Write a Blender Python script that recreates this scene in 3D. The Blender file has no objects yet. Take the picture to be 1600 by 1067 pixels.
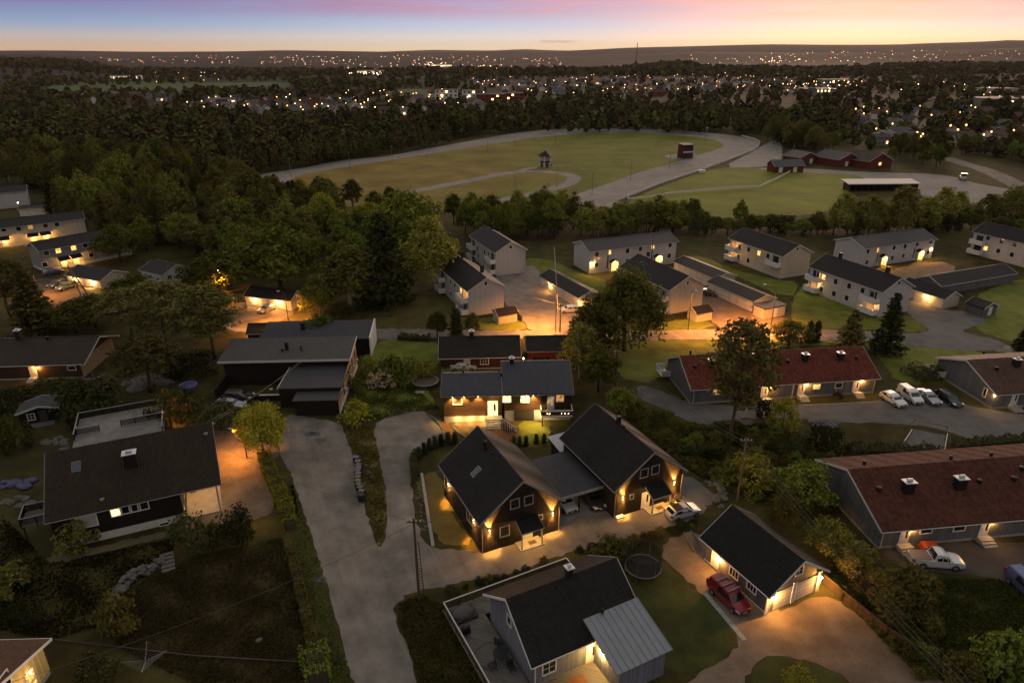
import bpy, math, random
import numpy as np
from mathutils import Vector
R = math.radians
rnd = random.Random(7)
sc = bpy.context.scene
col = sc.collection
# ---- camera geometry: the photograph was taken from about 50 m up, looking down 22.8 degrees
CH = 50.0; FOC = 1067.0; PIT = R(22.84)
SP, CP = math.sin(PIT), math.cos(PIT)
def ray(px, py):
    a = (px - 800) / FOC; b = (533.5 - py) / FOC
    return Vector((a, CP + b * SP, -SP + b * CP))
def P(px, py, z=0.0):
    d = ray(px, py); t = (z - CH) / d.z
    return Vector((d.x * t, d.y * t, z))
def proj(p):
    dz = p[2] - CH; f = p[1] * CP - dz * SP
    return 800 + FOC * p[0] / f, 533.5 - FOC * (p[1] * SP + dz * CP) / f
def height_to(b, py):
    # height of a vertical thing standing at b whose top is seen at row py
    k = (533.5 - py) / FOC          # (y*SP+dz*CP) = k*(y*CP-dz*SP)
    dz = b[1] * (k * CP - SP) / (CP + k * SP)
    return dz + CH - b[2]
def px_size(b, wpx):
    f = b[1] * CP - (b[2] - CH) * SP
    return wpx * f / FOC

class MB:
    """collects faces for one mesh"""
    def __init__(s): s.v = []; s.f = []; s.m = []; s.k = 0
    def mat(s, k): s.k = k; return s
    def face(s, pts):
        n = len(s.v); s.v += [tuple(p) for p in pts]; s.f.append(tuple(range(n, n + len(pts)))); s.m.append(s.k)
    def hexa(s, p):
        n = len(s.v); s.v += [tuple(q) for q in p]
        for q in ((3,2,1,0),(4,5,6,7),(0,1,5,4),(1,2,6,5),(2,3,7,6),(3,0,4,7)):
            s.f.append(tuple(n + i for i in q)); s.m.append(s.k)
        return s
    def box(s, x0, x1, y0, y1, z0, z1):
        return s.hexa([(x0,y0,z0),(x1,y0,z0),(x1,y1,z0),(x0,y1,z0),(x0,y0,z1),(x1,y0,z1),(x1,y1,z1),(x0,y1,z1)])
    def bar(s, p, q, w, h=None, up=(0,0,1)):
        p, q = Vector(p), Vector(q); h = h or w; d = (q - p).normalized(); u = Vector(up)
        if abs(d.dot(u)) > .98: u = Vector((1,0,0))
        a = d.cross(u).normalized() * w / 2; b = a.normalized().cross(d).normalized() * h / 2
        return s.hexa([p-a-b, p+a-b, p+a+b, p-a+b, q-a-b, q+a-b, q+a+b, q-a+b])
    def tube(s, pts, rr, n=6, cap=True):
        pts = [Vector(p) for p in pts]
        if not isinstance(rr, (list, tuple)): rr = [rr] * len(pts)
        base = len(s.v)
        for i, p in enumerate(pts):
            d = (pts[min(i+1, len(pts)-1)] - pts[max(i-1, 0)]).normalized()
            u = Vector((0,0,1)) if abs(d.z) < .9 else Vector((1,0,0))
            a = d.cross(u).normalized(); b = d.cross(a).normalized()
            for k in range(n):
                t = 2 * math.pi * k / n
                s.v.append(tuple(p + (a * math.cos(t) + b * math.sin(t)) * rr[i]))
        for i in range(len(pts) - 1):
            for k in range(n):
                k2 = (k + 1) % n
                s.f.append((base+i*n+k, base+i*n+k2, base+(i+1)*n+k2, base+(i+1)*n+k)); s.m.append(s.k)
        if cap:
            s.f.append(tuple(base + k for k in range(n))[::-1]); s.m.append(s.k)
            e = base + (len(pts)-1)*n; s.f.append(tuple(e + k for k in range(n))); s.m.append(s.k)
        return s
    def lathe(s, prof, c=(0,0,0), n=12):
        base = len(s.v)
        for r, z in prof:
            for k in range(n):
                t = 2*math.pi*k/n; s.v.append((c[0]+r*math.cos(t), c[1]+r*math.sin(t), c[2]+z))
        for i in range(len(prof)-1):
            for k in range(n):
                k2 = (k+1) % n
                s.f.append((base+i*n+k, base+i*n+k2, base+(i+1)*n+k2, base+(i+1)*n+k)); s.m.append(s.k)
        s.f.append(tuple(base+(len(prof)-1)*n+k for k in range(n))); s.m.append(s.k)
        return s
    def prism(s, poly, z0, z1):
        n = len(poly); b = len(s.v)
        s.v += [(p[0], p[1], z0) for p in poly] + [(p[0], p[1], z1) for p in poly]
        s.f.append(tuple(range(b, b+n))[::-1]); s.m.append(s.k)
        s.f.append(tuple(range(b+n, b+2*n))); s.m.append(s.k)
        for i in range(n):
            j = (i+1) % n; s.f.append((b+i, b+j, b+n+j, b+n+i)); s.m.append(s.k)
        return s
    def ball(s, c, r, seg=8, rings=5, sq=(1,1,1), jit=0, rg=rnd):
        b = len(s.v); c = Vector(c)
        for i in range(rings+1):
            ph = math.pi*i/rings
            for k in range(seg):
                t = 2*math.pi*k/seg; q = r*(1+rg.uniform(-jit, jit))
                s.v.append((c.x+q*sq[0]*math.sin(ph)*math.cos(t), c.y+q*sq[1]*math.sin(ph)*math.sin(t), c.z+q*sq[2]*math.cos(ph)))
        for i in range(rings):
            for k in range(seg):
                k2 = (k+1) % seg
                s.f.append((b+i*seg+k, b+(i+1)*seg+k, b+(i+1)*seg+k2, b+i*seg+k2)); s.m.append(s.k)
        return s
    def mesh(s, name, mats, smooth=False):
        me = bpy.data.meshes.new(name); me.from_pydata(s.v, [], s.f)
        for m in (mats if isinstance(mats, (list, tuple)) else [mats]): me.materials.append(m)
        if any(s.m): me.polygons.foreach_set('material_index', s.m)
        if smooth: me.polygons.foreach_set('use_smooth', [True]*len(s.f))
        me.validate(); me.update(); return me
    def build(s, name, mats, parent=None, smooth=False, bevel=0):
        o = bpy.data.objects.new(name, s.mesh(name, mats, smooth)); col.objects.link(o)
        if parent: o.parent = parent
        if bevel:
            b = o.modifiers.new('bevel', 'BEVEL'); b.width = bevel; b.segments = 2; b.limit_method = 'ANGLE'
        return o

def tag(o, label=None, cat=None, group=None, kind=None):
    if label: o['label'] = label
    if cat: o['category'] = cat
    if group: o['group'] = group
    if kind: o['kind'] = kind
    return o
def thing(name, label, cat, loc=(0,0,0), rotz=0, group=None):
    o = bpy.data.objects.new(name, None); o.empty_display_size = .3
    o.location = loc; o.rotation_euler = (0, 0, rotz); col.objects.link(o)
    return tag(o, label, cat, group)
def kids(o): return KID.get(o.name) or list(o.children)
KID = {}
def freeze(o):
    # remember the children of a prototype, so that copying stays fast
    KID[o.name] = list(o.children)
    for c in KID[o.name]: freeze(c)
    return o
def copy_tree(o, parent=None, label=None, group=None):
    c = o.copy(); col.objects.link(c)
    if parent: c.parent = parent
    if label: c['label'] = label
    if group: c['group'] = group
    for ch in KID.get(o.name, []): copy_tree(ch, c)
    return c

# ------------------------------------------------------------------ materials
MATS = {}
def newmat(name):
    m = bpy.data.materials.new(name); m.use_nodes = True; nt = m.node_tree; nt.nodes.clear()
    return m, nt
def N(nt, t, **kw):
    n = nt.nodes.new(t)
    for k, v in kw.items():
        if k.startswith('i_'): n.inputs[k[2:].replace('_', ' ')].default_value = v
        else: setattr(n, k, v)
    return n
def c4(c): return (c[0], c[1], c[2], 1)
def ramp(nt, stops, interp='LINEAR'):
    n = nt.nodes.new('ShaderNodeValToRGB'); e = n.color_ramp.elements; n.color_ramp.interpolation = interp
    while len(e) > 1: e.remove(e[-1])
    for i, (p, c) in enumerate(stops):
        x = e[0] if i == 0 else e.new(p)
        x.position = p; x.color = c4(c)
    return n
def math_n(nt, op, a, b=None, clamp=False):
    n = nt.nodes.new('ShaderNodeMath'); n.operation = op; n.use_clamp = clamp
    for i, q in enumerate((a, b)):
        if q is None: continue
        if isinstance(q, (int, float)): n.inputs[i].default_value = q
        else: nt.links.new(q, n.inputs[i])
    return n.outputs[0]
def mixc(nt, f, a, b, mode='MIX'):
    n = nt.nodes.new('ShaderNodeMix'); n.data_type = 'RGBA'; n.blend_type = mode
    for s, q in ((0, f), (6, a), (7, b)):
        if isinstance(q, (int, float)): n.inputs[s].default_value = q
        elif isinstance(q, tuple): n.inputs[s].default_value = c4(q)
        else: nt.links.new(q, n.inputs[s])
    return n.outputs[2]
def noise(nt, vec, scale, detail=4, rough=.55):
    n = N(nt, 'ShaderNodeTexNoise'); n.inputs['Scale'].default_value = scale
    n.inputs['Detail'].default_value = detail; n.inputs['Roughness'].default_value = rough
    if vec: nt.links.new(vec, n.inputs['Vector'])
    return n.outputs['Fac']
def finish(nt, colr, rough=.8, bump=None, bstr=.3, metal=0, spec=.3, bdist=.05):
    b = N(nt, 'ShaderNodeBsdfPrincipled'); o = N(nt, 'ShaderNodeOutputMaterial')
    if isinstance(colr, tuple): b.inputs['Base Color'].default_value = c4(colr)
    else: nt.links.new(colr, b.inputs['Base Color'])
    if isinstance(rough, (int, float)): b.inputs['Roughness'].default_value = rough
    else: nt.links.new(rough, b.inputs['Roughness'])
    b.inputs['Metallic'].default_value = metal; b.inputs['Specular IOR Level'].default_value = spec
    if bump is not None:
        bn = N(nt, 'ShaderNodeBump'); bn.inputs['Strength'].default_value = bstr; bn.inputs['Distance'].default_value = bdist
        nt.links.new(bump, bn.inputs['Height']); nt.links.new(bn.outputs[0], b.inputs['Normal'])
    nt.links.new(b.outputs[0], o.inputs[0]); return b
def coords(nt, which='Object'):
    return N(nt, 'ShaderNodeTexCoord').outputs[which]
def sep(nt, v):
    n = N(nt, 'ShaderNodeSeparateXYZ'); nt.links.new(v, n.inputs[0]); return n.outputs
def plain(name, c, rough=.6, var=.25, scale=2.0, metal=0, spec=.3, bump=0):
    """a base colour broken up by two sizes of noise, as weathered surfaces are"""
    if name in MATS: return MATS[name]
    m, nt = newmat(name); v = coords(nt)
    f = noise(nt, v, scale, 5); g = noise(nt, v, scale * 9, 3)
    f = math_n(nt, 'ADD', math_n(nt, 'MULTIPLY', f, .65), math_n(nt, 'MULTIPLY', g, .35))
    rp = ramp(nt, [(.3, tuple(x*(1-var) for x in c)), (.7, tuple(min(1, x*(1+var)) for x in c))])
    nt.links.new(f, rp.inputs[0])
    finish(nt, rp.outputs[0], rough, g if bump else None, bump, metal, spec)
    MATS[name] = m; return m
def tiles(name, c, px=.30, py=.36, rough=.62, var=.3, spec=.2, bstr=.6):
    """interlocking roof tiles: rolls across x, lapped rows down the slope (local y)"""
    m, nt = newmat(name); v = coords(nt); s = sep(nt, v)
    wave = math_n(nt, 'ABSOLUTE', math_n(nt, 'SINE', math_n(nt, 'MULTIPLY', s[0], math.pi/px)))
    row = math_n(nt, 'FRACT', math_n(nt, 'MULTIPLY', math_n(nt, 'ABSOLUTE', s[1]), 1/py))
    hgt = math_n(nt, 'ADD', math_n(nt, 'MULTIPLY', wave, .6), math_n(nt, 'MULTIPLY', row, .5))
    fx = math_n(nt, 'FLOOR', math_n(nt, 'MULTIPLY', s[0], 1/px)); fy = math_n(nt, 'FLOOR', math_n(nt, 'MULTIPLY', s[1], 1/py))
    cb = N(nt, 'ShaderNodeCombineXYZ'); nt.links.new(fx, cb.inputs[0]); nt.links.new(fy, cb.inputs[1])
    wn = N(nt, 'ShaderNodeTexWhiteNoise'); nt.links.new(cb.outputs[0], wn.inputs['Vector'])
    f = math_n(nt, 'ADD', math_n(nt, 'MULTIPLY', wn.outputs['Value'], .45), math_n(nt, 'MULTIPLY', noise(nt, v, .5, 6, .65), .55))
    rp = ramp(nt, [(.2, tuple(x*(1-var) for x in c)), (.8, tuple(x*(1+var) for x in c))]); nt.links.new(f, rp.inputs[0])
    finish(nt, rp.outputs[0], rough, hgt, bstr, 0, spec, .06); return m
def boards(name, c, period=.16, axis='v', var=.25, rough=.75):
    """painted timber boards, vertical ('v') or horizontal ('h')"""
    m, nt = newmat(name); v = coords(nt); s = sep(nt, v)
    q = s[2] if axis == 'h' else math_n(nt, 'ADD', s[0], s[1])
    t = math_n(nt, 'FRACT', math_n(nt, 'MULTIPLY', q, 1/period))
    gap = math_n(nt, 'LESS_THAN', t, .14)
    wn = N(nt, 'ShaderNodeTexWhiteNoise'); wn.noise_dimensions = '1D'
    nt.links.new(math_n(nt, 'FLOOR', math_n(nt, 'MULTIPLY', q, 1/period)), wn.inputs['W'])
    f = math_n(nt, 'ADD', math_n(nt, 'MULTIPLY', wn.outputs['Value'], .5), math_n(nt, 'MULTIPLY', noise(nt, v, 1.2, 5), .5))
    rp = ramp(nt, [(.2, tuple(x*(1-var) for x in c)), (.8, tuple(min(1,x*(1+var)) for x in c))]); nt.links.new(f, rp.inputs[0])
    cc = mixc(nt, math_n(nt, 'MULTIPLY', gap, .55), rp.outputs[0], tuple(x*.4 for x in c))
    finish(nt, cc, rough, math_n(nt, 'SUBTRACT', 1, gap), .5, 0, .25, .03); return m
def emis(name, c, s, var=0.0):
    if name in MATS: return MATS[name]
    m, nt = newmat(name); e = N(nt, 'ShaderNodeEmission'); o = N(nt, 'ShaderNodeOutputMaterial')
    e.inputs[0].default_value = c4(c); e.inputs[1].default_value = s
    if var:
        f = noise(nt, coords(nt), 2.5, 2); mr = N(nt, 'ShaderNodeMapRange')
        mr.inputs[1].default_value = .35; mr.inputs[2].default_value = .65; mr.inputs[3].default_value = s*(1-var); mr.inputs[4].default_value = s*(1+var)
        nt.links.new(f, mr.inputs[0]); nt.links.new(mr.outputs[0], e.inputs[1])
    nt.links.new(e.outputs[0], o.inputs[0]); MATS[name] = m; return m
def groundmat(name, cols, scale, rough=.95, bump=.4, fine=6.0, track=False, streak=None, bdist=.08):
    """ground cover: three colours driven by broad noise, fine grain on top"""
    m, nt = newmat(name); v = coords(nt)
    if streak:
        mp = N(nt, 'ShaderNodeMapping'); mp.vector_type = 'TEXTURE'; mp.inputs['Rotation'].default_value = (0, 0, streak[0]); mp.inputs['Scale'].default_value = (streak[1], 1, 1)
        nt.links.new(v, mp.inputs[0]); sk = noise(nt, mp.outputs[0], streak[2], 4, .6)
    a = noise(nt, v, scale, 7, .62); g = noise(nt, v, fine, 4, .7); big = noise(nt, v, scale*.17, 3, .5)
    f = math_n(nt, 'ADD', math_n(nt, 'MULTIPLY', a, .45), math_n(nt, 'ADD', math_n(nt, 'MULTIPLY', g, .25), math_n(nt, 'MULTIPLY', big, .30)))
    if streak: f = math_n(nt, 'ADD', math_n(nt, 'MULTIPLY', f, .84), math_n(nt, 'MULTIPLY', sk, .16))
    n = len(cols); rp = ramp(nt, [(.385 + .23*i/(n-1), c) for i, c in enumerate(cols)]); nt.links.new(f, rp.inputs[0])
    finish(nt, rp.outputs[0], rough, g, bump, 0, .15, bdist); return m

WHITE = plain('white_paint', (.62,.61,.59), .55, .12)
TRIM = plain('pale_trim', (.50,.49,.47), .55, .15)
GREYW = plain('grey_steel', (.20,.20,.21), .4, .2, metal=.6)
DARKM = plain('dark_metal', (.025,.025,.028), .5, .3)
BLACKP = plain('black_plastic', (.012,.012,.013), .5, .3)
GLASS = plain('dark_glass', (.012,.014,.018), .06, .2, spec=.7)
CONC = plain('concrete', (.30,.29,.28), .9, .22, 1.2, bump=.2)
WOODG = boards('grey_wood', (.16,.14,.12), .14)
WOODB = boards('brown_wood', (.10,.065,.035), .14)
DECK = boards('deck_boards', (.15,.14,.125), .15)
STONE = plain('rock', (.12,.115,.105), .9, .45, 1.3, bump=.6)
LITW = emis('lit_window', (1,.50,.13), 1.0, .7)
LITDIM = emis('dim_lit_window', (1,.42,.12), .35, .7)
LITBR = emis('bright_lit_window', (1,.60,.20), 2.0, .6)
BULB = emis('lamp_bulb', (1,.62,.25), 40)
WBULB = emis('white_lamp_bulb', (1,.86,.66), 30)
# ------------------------------------------------------------------ sky, sun, camera
w = bpy.data.worlds.new('World'); sc.world = w; w.use_nodes = True
nt = w.node_tree; nt.nodes.clear()
tc = N(nt, 'ShaderNodeTexCoord').outputs['Generated']; s = sep(nt, tc)
SUN_AZ = R(24); SUN_EL = R(1.5)
sky = N(nt, 'ShaderNodeTexSky'); sky.sky_type = 'NISHITA'; sky.sun_disc = False
sky.sun_elevation = SUN_EL; sky.sun_rotation = SUN_AZ; sky.air_density = 1.0; sky.dust_density = 1.5; sky.ozone_density = 1.5
el = s[2]
hor = math_n(nt, 'SQRT', math_n(nt, 'ADD', math_n(nt, 'MULTIPLY', s[0], s[0]), math_n(nt, 'MULTIPLY', s[1], s[1])))
az = math_n(nt, 'DIVIDE', s[0], math_n(nt, 'MAXIMUM', hor, .001))
fr = math_n(nt, 'POWER', math_n(nt, 'MAXIMUM', el, 0), .5)       # spreads the band above the horizon
def lin(*c): return tuple(((x/255+.055)/1.055)**2.4 if x > 10 else x/255/12.92 for x in c)
def band(rows):   # rows: (picture row, colour); then the upper sky
    st = [(max(0, (84-y)/1120)**.5, lin(*c)) for y, c in rows]
    return ramp(nt, st + [(.42, lin(202,188,184)), (.62, lin(194,187,180)), (1, lin(184,180,174))])
rl = band([(84,(226,184,150)),(76,(224,188,158)),(62,(196,190,188)),(46,(140,168,204)),(26,(118,136,188)),(4,(112,108,172))])
rc = band([(84,(250,222,172)),(76,(248,228,190)),(62,(228,226,222)),(46,(186,206,232)),(26,(166,170,214)),(4,(170,146,198))])
rr = band([(84,(255,214,146)),(76,(255,230,178)),(62,(248,234,208)),(48,(214,216,222)),(26,(206,184,200)),(4,(196,164,196))])
for q in (rl, rc, rr): nt.links.new(fr, q.inputs[0])
def maprange(v, a, b, c=0, d=1, smooth=True):
    n = N(nt, 'ShaderNodeMapRange'); n.interpolation_type = 'SMOOTHSTEP' if smooth else 'LINEAR'
    for i, q in enumerate((a, b, c, d)): n.inputs[i+1].default_value = q
    nt.links.new(v, n.inputs[0]); return n.outputs[0]
grad = mixc(nt, maprange(az, -.58, .0), rl.outputs[0], rc.outputs[0])
grad = mixc(nt, maprange(az, .0, .45), grad, rr.outputs[0])
# the sunset side is bright, the sky behind the viewer dull
back = maprange(s[1], -.5, .5, .75, 1.0)
# streaky pink clouds low above the sunset
mp = N(nt, 'ShaderNodeMapping'); mp.inputs['Scale'].default_value = (2.2, 2.2, 34); mp.inputs['Rotation'].default_value = (0, R(2.0), 0); nt.links.new(tc, mp.inputs[0])
cn = N(nt, 'ShaderNodeTexNoise'); cn.inputs['Scale'].default_value = 1.6; cn.inputs['Detail'].default_value = 6; cn.inputs['Roughness'].default_value = .58; cn.inputs['Distortion'].default_value = .25
nt.links.new(mp.outputs[0], cn.inputs[0])
cl = maprange(cn.outputs[0], .36, .60)
elc = math_n(nt, 'SUBTRACT', el, math_n(nt, 'MULTIPLY', az, -.010))
cmask = math_n(nt, 'MULTIPLY', cl, math_n(nt, 'MULTIPLY', maprange(elc, .036, .060), maprange(el, .16, .09)))
pink = mixc(nt, maprange(az, -.45, .30), lin(146,112,172), lin(238,166,172))
grad = mixc(nt, math_n(nt, 'MULTIPLY', cmask, .85), grad, pink)
# the small grey cloud just above the ridge
du = math_n(nt, 'MULTIPLY', math_n(nt, 'SUBTRACT', az, .062), 26); dv = math_n(nt, 'MULTIPLY', math_n(nt, 'SUBTRACT', el, .0148), 420)
dd = math_n(nt, 'ADD', math_n(nt, 'MULTIPLY', du, du), math_n(nt, 'MULTIPLY', dv, dv))
mp2 = N(nt, 'ShaderNodeMapping'); mp2.inputs['Scale'].default_value = (60, 60, 300); nt.links.new(tc, mp2.inputs[0])
sm = maprange(math_n(nt, 'SUBTRACT', math_n(nt, 'MULTIPLY', noise(nt, mp2.outputs[0], 1, 4), 2.4), dd), .5, 1.1)
grad = mixc(nt, math_n(nt, 'MULTIPLY', sm, .75), grad, lin(204,176,172))
hsv = N(nt, 'ShaderNodeHueSaturation'); hsv.inputs['Saturation'].default_value = .97; nt.links.new(grad, hsv.inputs['Color']); grad = hsv.outputs[0]
gs = N(nt, 'ShaderNodeVectorMath'); gs.operation = 'SCALE'; nt.links.new(grad, gs.inputs[0]); nt.links.new(back, gs.inputs['Scale'])
b1 = N(nt, 'ShaderNodeBackground'); b1.inputs[1].default_value = .02; nt.links.new(sky.outputs[0], b1.inputs[0])
b2 = N(nt, 'ShaderNodeBackground'); b2.inputs[1].default_value = .55; nt.links.new(gs.outputs[0], b2.inputs[0])
ad = N(nt, 'ShaderNodeAddShader'); nt.links.new(b1.outputs[0], ad.inputs[0]); nt.links.new(b2.outputs[0], ad.inputs[1])
wo = N(nt, 'ShaderNodeOutputWorld'); nt.links.new(ad.outputs[0], wo.inputs[0])

sl = bpy.data.lights.new('sun', 'SUN'); sl.energy = 1.2; sl.angle = R(25); sl.color = (1, .62, .40)
so = bpy.data.objects.new('sun', sl); col.objects.link(so)
e_ = R(9); dirv = Vector((math.sin(SUN_AZ)*math.cos(e_), math.cos(SUN_AZ)*math.cos(e_), math.sin(e_)))
so.rotation_euler = dirv.to_track_quat('Z', 'Y').to_euler()

cam = bpy.data.cameras.new('camera'); co = bpy.data.objects.new('camera', cam); col.objects.link(co); sc.camera = co
co.location = (0, 0, CH); co.rotation_euler = (math.pi/2 - PIT, 0, 0)
cam.sensor_width = 36; cam.sensor_fit = 'HORIZONTAL'; cam.lens = 36*FOC/1600; cam.clip_start = .5; cam.clip_end = 60000
sc.view_settings.view_transform = 'Standard'; sc.view_settings.look = 'None'; sc.view_settings.gamma = 1; sc.view_settings.exposure = .78
sc.cycles.use_denoising = True; sc.cycles.max_bounces = 6; sc.cycles.diffuse_bounces = 2; sc.cycles.glossy_bounces = 2
sc.cycles.transmission_bounces = 2; sc.cycles.transparent_max_bounces = 4; sc.cycles.volume_bounces = 0
sc.cycles.caustics_reflective = False; sc.cycles.caustics_refractive = False; sc.cycles.sample_clamp_indirect = 3
# ------------------------------------------------------------------ terrain
def az_of(px): d = ray(px, 84); return math.atan2(d.x, d.y)
def el_h(px, py, rng):
    d = ray(px, py); return CH + rng * d.z / math.hypot(d.x, d.y)
SKY = [(-400,80),(0,82),(100,81),(200,82),(350,81.5),(430,79.5),(520,80.5),(600,82),(700,82.6),(790,81),(850,82),(900,80),(980,76),(1060,75),(1130,72.5),(1200,71),(1300,71.5),(1400,72),(1460,70),(1520,69),(1570,66),(1600,66.5),(2000,68)]
MID = [(-400,88),(0,89),(60,90),(120,95),(170,102),(230,112),(400,108),(430,107),(520,112),(700,113),(900,108),(960,106),(1000,102),(1040,98),(1078,96),(1095,101),(1200,107),(1250,104),(1350,102),(1450,99),(1600,98),(2000,98)]
NEARR = [(-400,90),(0,88),(120,90),(250,92),(400,91),(560,90),(700,92),(850,89),(930,87),(1010,84),(1100,82),(1180,83.5),(1300,84),(1400,81.5),(1500,79),(1600,77),(2000,76)]
FARM = [(-400,83),(560,84),(620,82),(680,79.5),(720,80.5),(770,81),(820,79),(870,81),(930,82),(1000,84),(2000,84)]
def table(rows, rng):
    a = np.array([az_of(p) for p, _ in rows]); h = np.array([el_h(p, q, rng) for p, q in rows]); return a, h
T4 = table(NEARR, 5600)
T1, T2, T3 = table(SKY, 9000), table(MID, 2700), table(FARM, 14500)
def sst(a, b, x):
    t = np.clip((x-a)/(b-a), 0, 1); return t*t*(3-2*t)
def terr(x, y):
    x = np.asarray(x, float); y = np.asarray(y, float)
    r = np.hypot(x, y); a = np.arctan2(x, y)
    m = np.maximum(np.interp(a, *T2) - 12, 0) * sst(1500, 2700, r) * (1 - .75*sst(2800, 4200, r))
    n = (np.sin(x*.0021+1)*np.cos(y*.0027) + .6*np.sin(x*.0057+y*.004))
    m = m + np.maximum(np.interp(a, *T4), 0) * sst(4300, 5600, r) * (1-.8*sst(5800, 7200, r))
    h = m + np.maximum(np.interp(a, *T1), 0) * (sst(7000, 9000, r) * (1-.8*sst(9200, 11500, r)))
    h = h + np.maximum(np.interp(a, *T3), 0) * sst(12500, 14300, r)
    return h + n * 5 * sst(1500, 3500, r) * (1-sst(7000, 9000, r)*.7)
GRASS = groundmat('grass', [(.018,.015,.006),(.040,.038,.011),(.062,.060,.016),(.080,.064,.024)], .35, fine=5)
gm, gnt = newmat('terrain')
gv = coords(gnt)
g1 = noise(gnt, gv, .35, 7, .62); g2 = noise(gnt, gv, 5, 4, .7); g3 = noise(gnt, gv, .045, 3)
gf = math_n(gnt, 'ADD', math_n(gnt, 'MULTIPLY', g1, .42), math_n(gnt, 'ADD', math_n(gnt, 'MULTIPLY', g2, .26), math_n(gnt, 'MULTIPLY', g3, .32)))
gr = ramp(gnt, [(.32,(.016,.013,.005)),(.46,(.040,.034,.011)),(.56,(.068,.062,.018)),(.70,(.095,.074,.028))]); gnt.links.new(gf, gr.inputs[0])
# beyond the town the sheet is wooded country: coarser, darker mottling
fn = noise(gnt, gv, .012, 8, .75); frp = ramp(gnt, [(.38,(.006,.006,.004)),(.52,(.022,.018,.011)),(.66,(.055,.042,.026))]); gnt.links.new(fn, frp.inputs[0])
ln = N(gnt, 'ShaderNodeVectorMath'); ln.operation = 'LENGTH'; gnt.links.new(gv, ln.inputs[0])
fm = N(gnt, 'ShaderNodeMapRange'); fm.inputs[1].default_value = 500; fm.inputs[2].default_value = 1400; gnt.links.new(ln.outputs['Value'], fm.inputs[0])
finish(gnt, mixc(gnt, fm.outputs[0], gr.outputs[0], frp.outputs[0]), .95, g2, .5, 0, .1, .12)
NR, NA = 110, 300
rad = np.concatenate([[0], np.geomspace(4, 15500, NR)]); ang = np.linspace(0, 2*np.pi, NA, endpoint=False)
vx = [0.0]; vy = [0.0]
rr_, aa_ = np.meshgrid(rad[1:], ang, indexing='ij')
X = (rr_*np.sin(aa_)).ravel(); Y = (rr_*np.cos(aa_)).ravel(); Z = terr(X, Y)
verts = [(0, 0, 0)] + list(zip(X.tolist(), Y.tolist(), Z.tolist())); faces = []
for k in range(NA): faces.append((0, 1+(k+1) % NA, 1+k))
for i in range(NR-1):
    for k in range(NA):
        a, b = 1+i*NA+k, 1+i*NA+(k+1) % NA; faces.append((a, b, b+NA, a+NA))
me = bpy.data.meshes.new('ground'); me.from_pydata(verts, [], faces); me.materials.append(gm); me.polygons.foreach_set('use_smooth', [True]*len(faces)); me.update()
go = bpy.data.objects.new('ground', me); col.objects.link(go); tag(go, kind='structure')

# ------------------------------------------------------------------ roads, yards, lawns: sheets a few mm above each other
LV = [0]
def smooth_poly(pts, n=3, k=.25):
    for _ in range(n):
        q = []
        for i in range(len(pts)):
            a, b = Vector(pts[i]), Vector(pts[(i+1) % len(pts)]); q += [a.lerp(b, k), a.lerp(b, 1-k)]
        pts = q
    return pts
def rough_edge(pts, amp, seed=1):
    rg = random.Random(seed); out = []
    for i in range(len(pts)):
        a, b = Vector(pts[i]), Vector(pts[(i+1) % len(pts)]); L = (b-a).length; n = max(1, int(L/.7))
        for j in range(min(n, 60)):
            p = a.lerp(b, j/n); out.append((p.x+rg.uniform(-amp, amp), p.y+rg.uniform(-amp, amp)))
    return out
def sheet(name, pxs, mat, z, n=2, amp=.22, world=False, kind='structure'):
    pts = [(p[0], p[1]) for p in pxs] if world else [tuple(P(x, y)[:2]) for x, y in pxs]
    pts = smooth_poly(pts, n) if n else pts
    pts = rough_edge([(p[0], p[1]) for p in pts], amp) if amp else [(p[0], p[1]) for p in pts]
    b = MB(); b.face([(p[0], p[1], z) for p in pts]); o = b.build(name, mat)
    # triangulate the outline properly
    import bmesh
    bm = bmesh.new(); bm.from_mesh(o.data); bmesh.ops.triangulate(bm, faces=bm.faces[:], ngon_method='EAR_CLIP'); bm.normal_update()
    for f in bm.faces:
        if f.normal.z < 0: f.normal_flip()
    bm.to_mesh(o.data); bm.free()
    return tag(o, kind=kind)
def strip(name, pxs, width, mat, z, world=False):
    pts = [Vector(p[:2]) for p in pxs] if world else [P(x, y).xy for x, y in pxs]
    # Catmull-Rom through the points
    cr = []
    for i in range(len(pts)-1):
        p0, p1, p2, p3 = pts[max(i-1, 0)], pts[i], pts[i+1], pts[min(i+2, len(pts)-1)]
        for j in range(8):
            t = j/8; cr.append(.5*((2*p1)+(p2-p0)*t+(2*p0-5*p1+4*p2-p3)*t*t+(3*p1-p0-3*p2+p3)*t**3))
    cr.append(pts[-1]); b = MB(); L = []; Rr = []
    for i, p in enumerate(cr):
        d = (cr[min(i+1, len(cr)-1)]-cr[max(i-1, 0)]).normalized(); n = Vector((-d.y, d.x)); ww = width/2*(1+rnd.uniform(-.04, .04))
        L.append(p+n*ww); Rr.append(p-n*ww)
    for i in range(len(cr)-1): b.face([(*L[i], z), (*Rr[i], z), (*Rr[i+1], z), (*L[i+1], z)][::-1])
    return tag(b.build(name, mat), kind='structure')
GRAVEL = groundmat('gravel', [(.10,.088,.078),(.18,.16,.142),(.28,.25,.222)], .35, fine=9, bump=.35, streak=(R(-65), 14, .8))
ASPH = groundmat('asphalt', [(.085,.082,.082),(.125,.12,.118),(.165,.155,.15)], .45, fine=9, bump=.2)
YARD = groundmat('yard_gravel', [(.13,.115,.10),(.20,.175,.155),(.26,.23,.20)], .5, fine=8, bump=.3)
DRIVE = groundmat('brown_gravel', [(0.113,0.083,0.062),(0.170,0.127,0.095),(0.222,0.166,0.128)], .5, fine=8, bump=.3)
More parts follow.
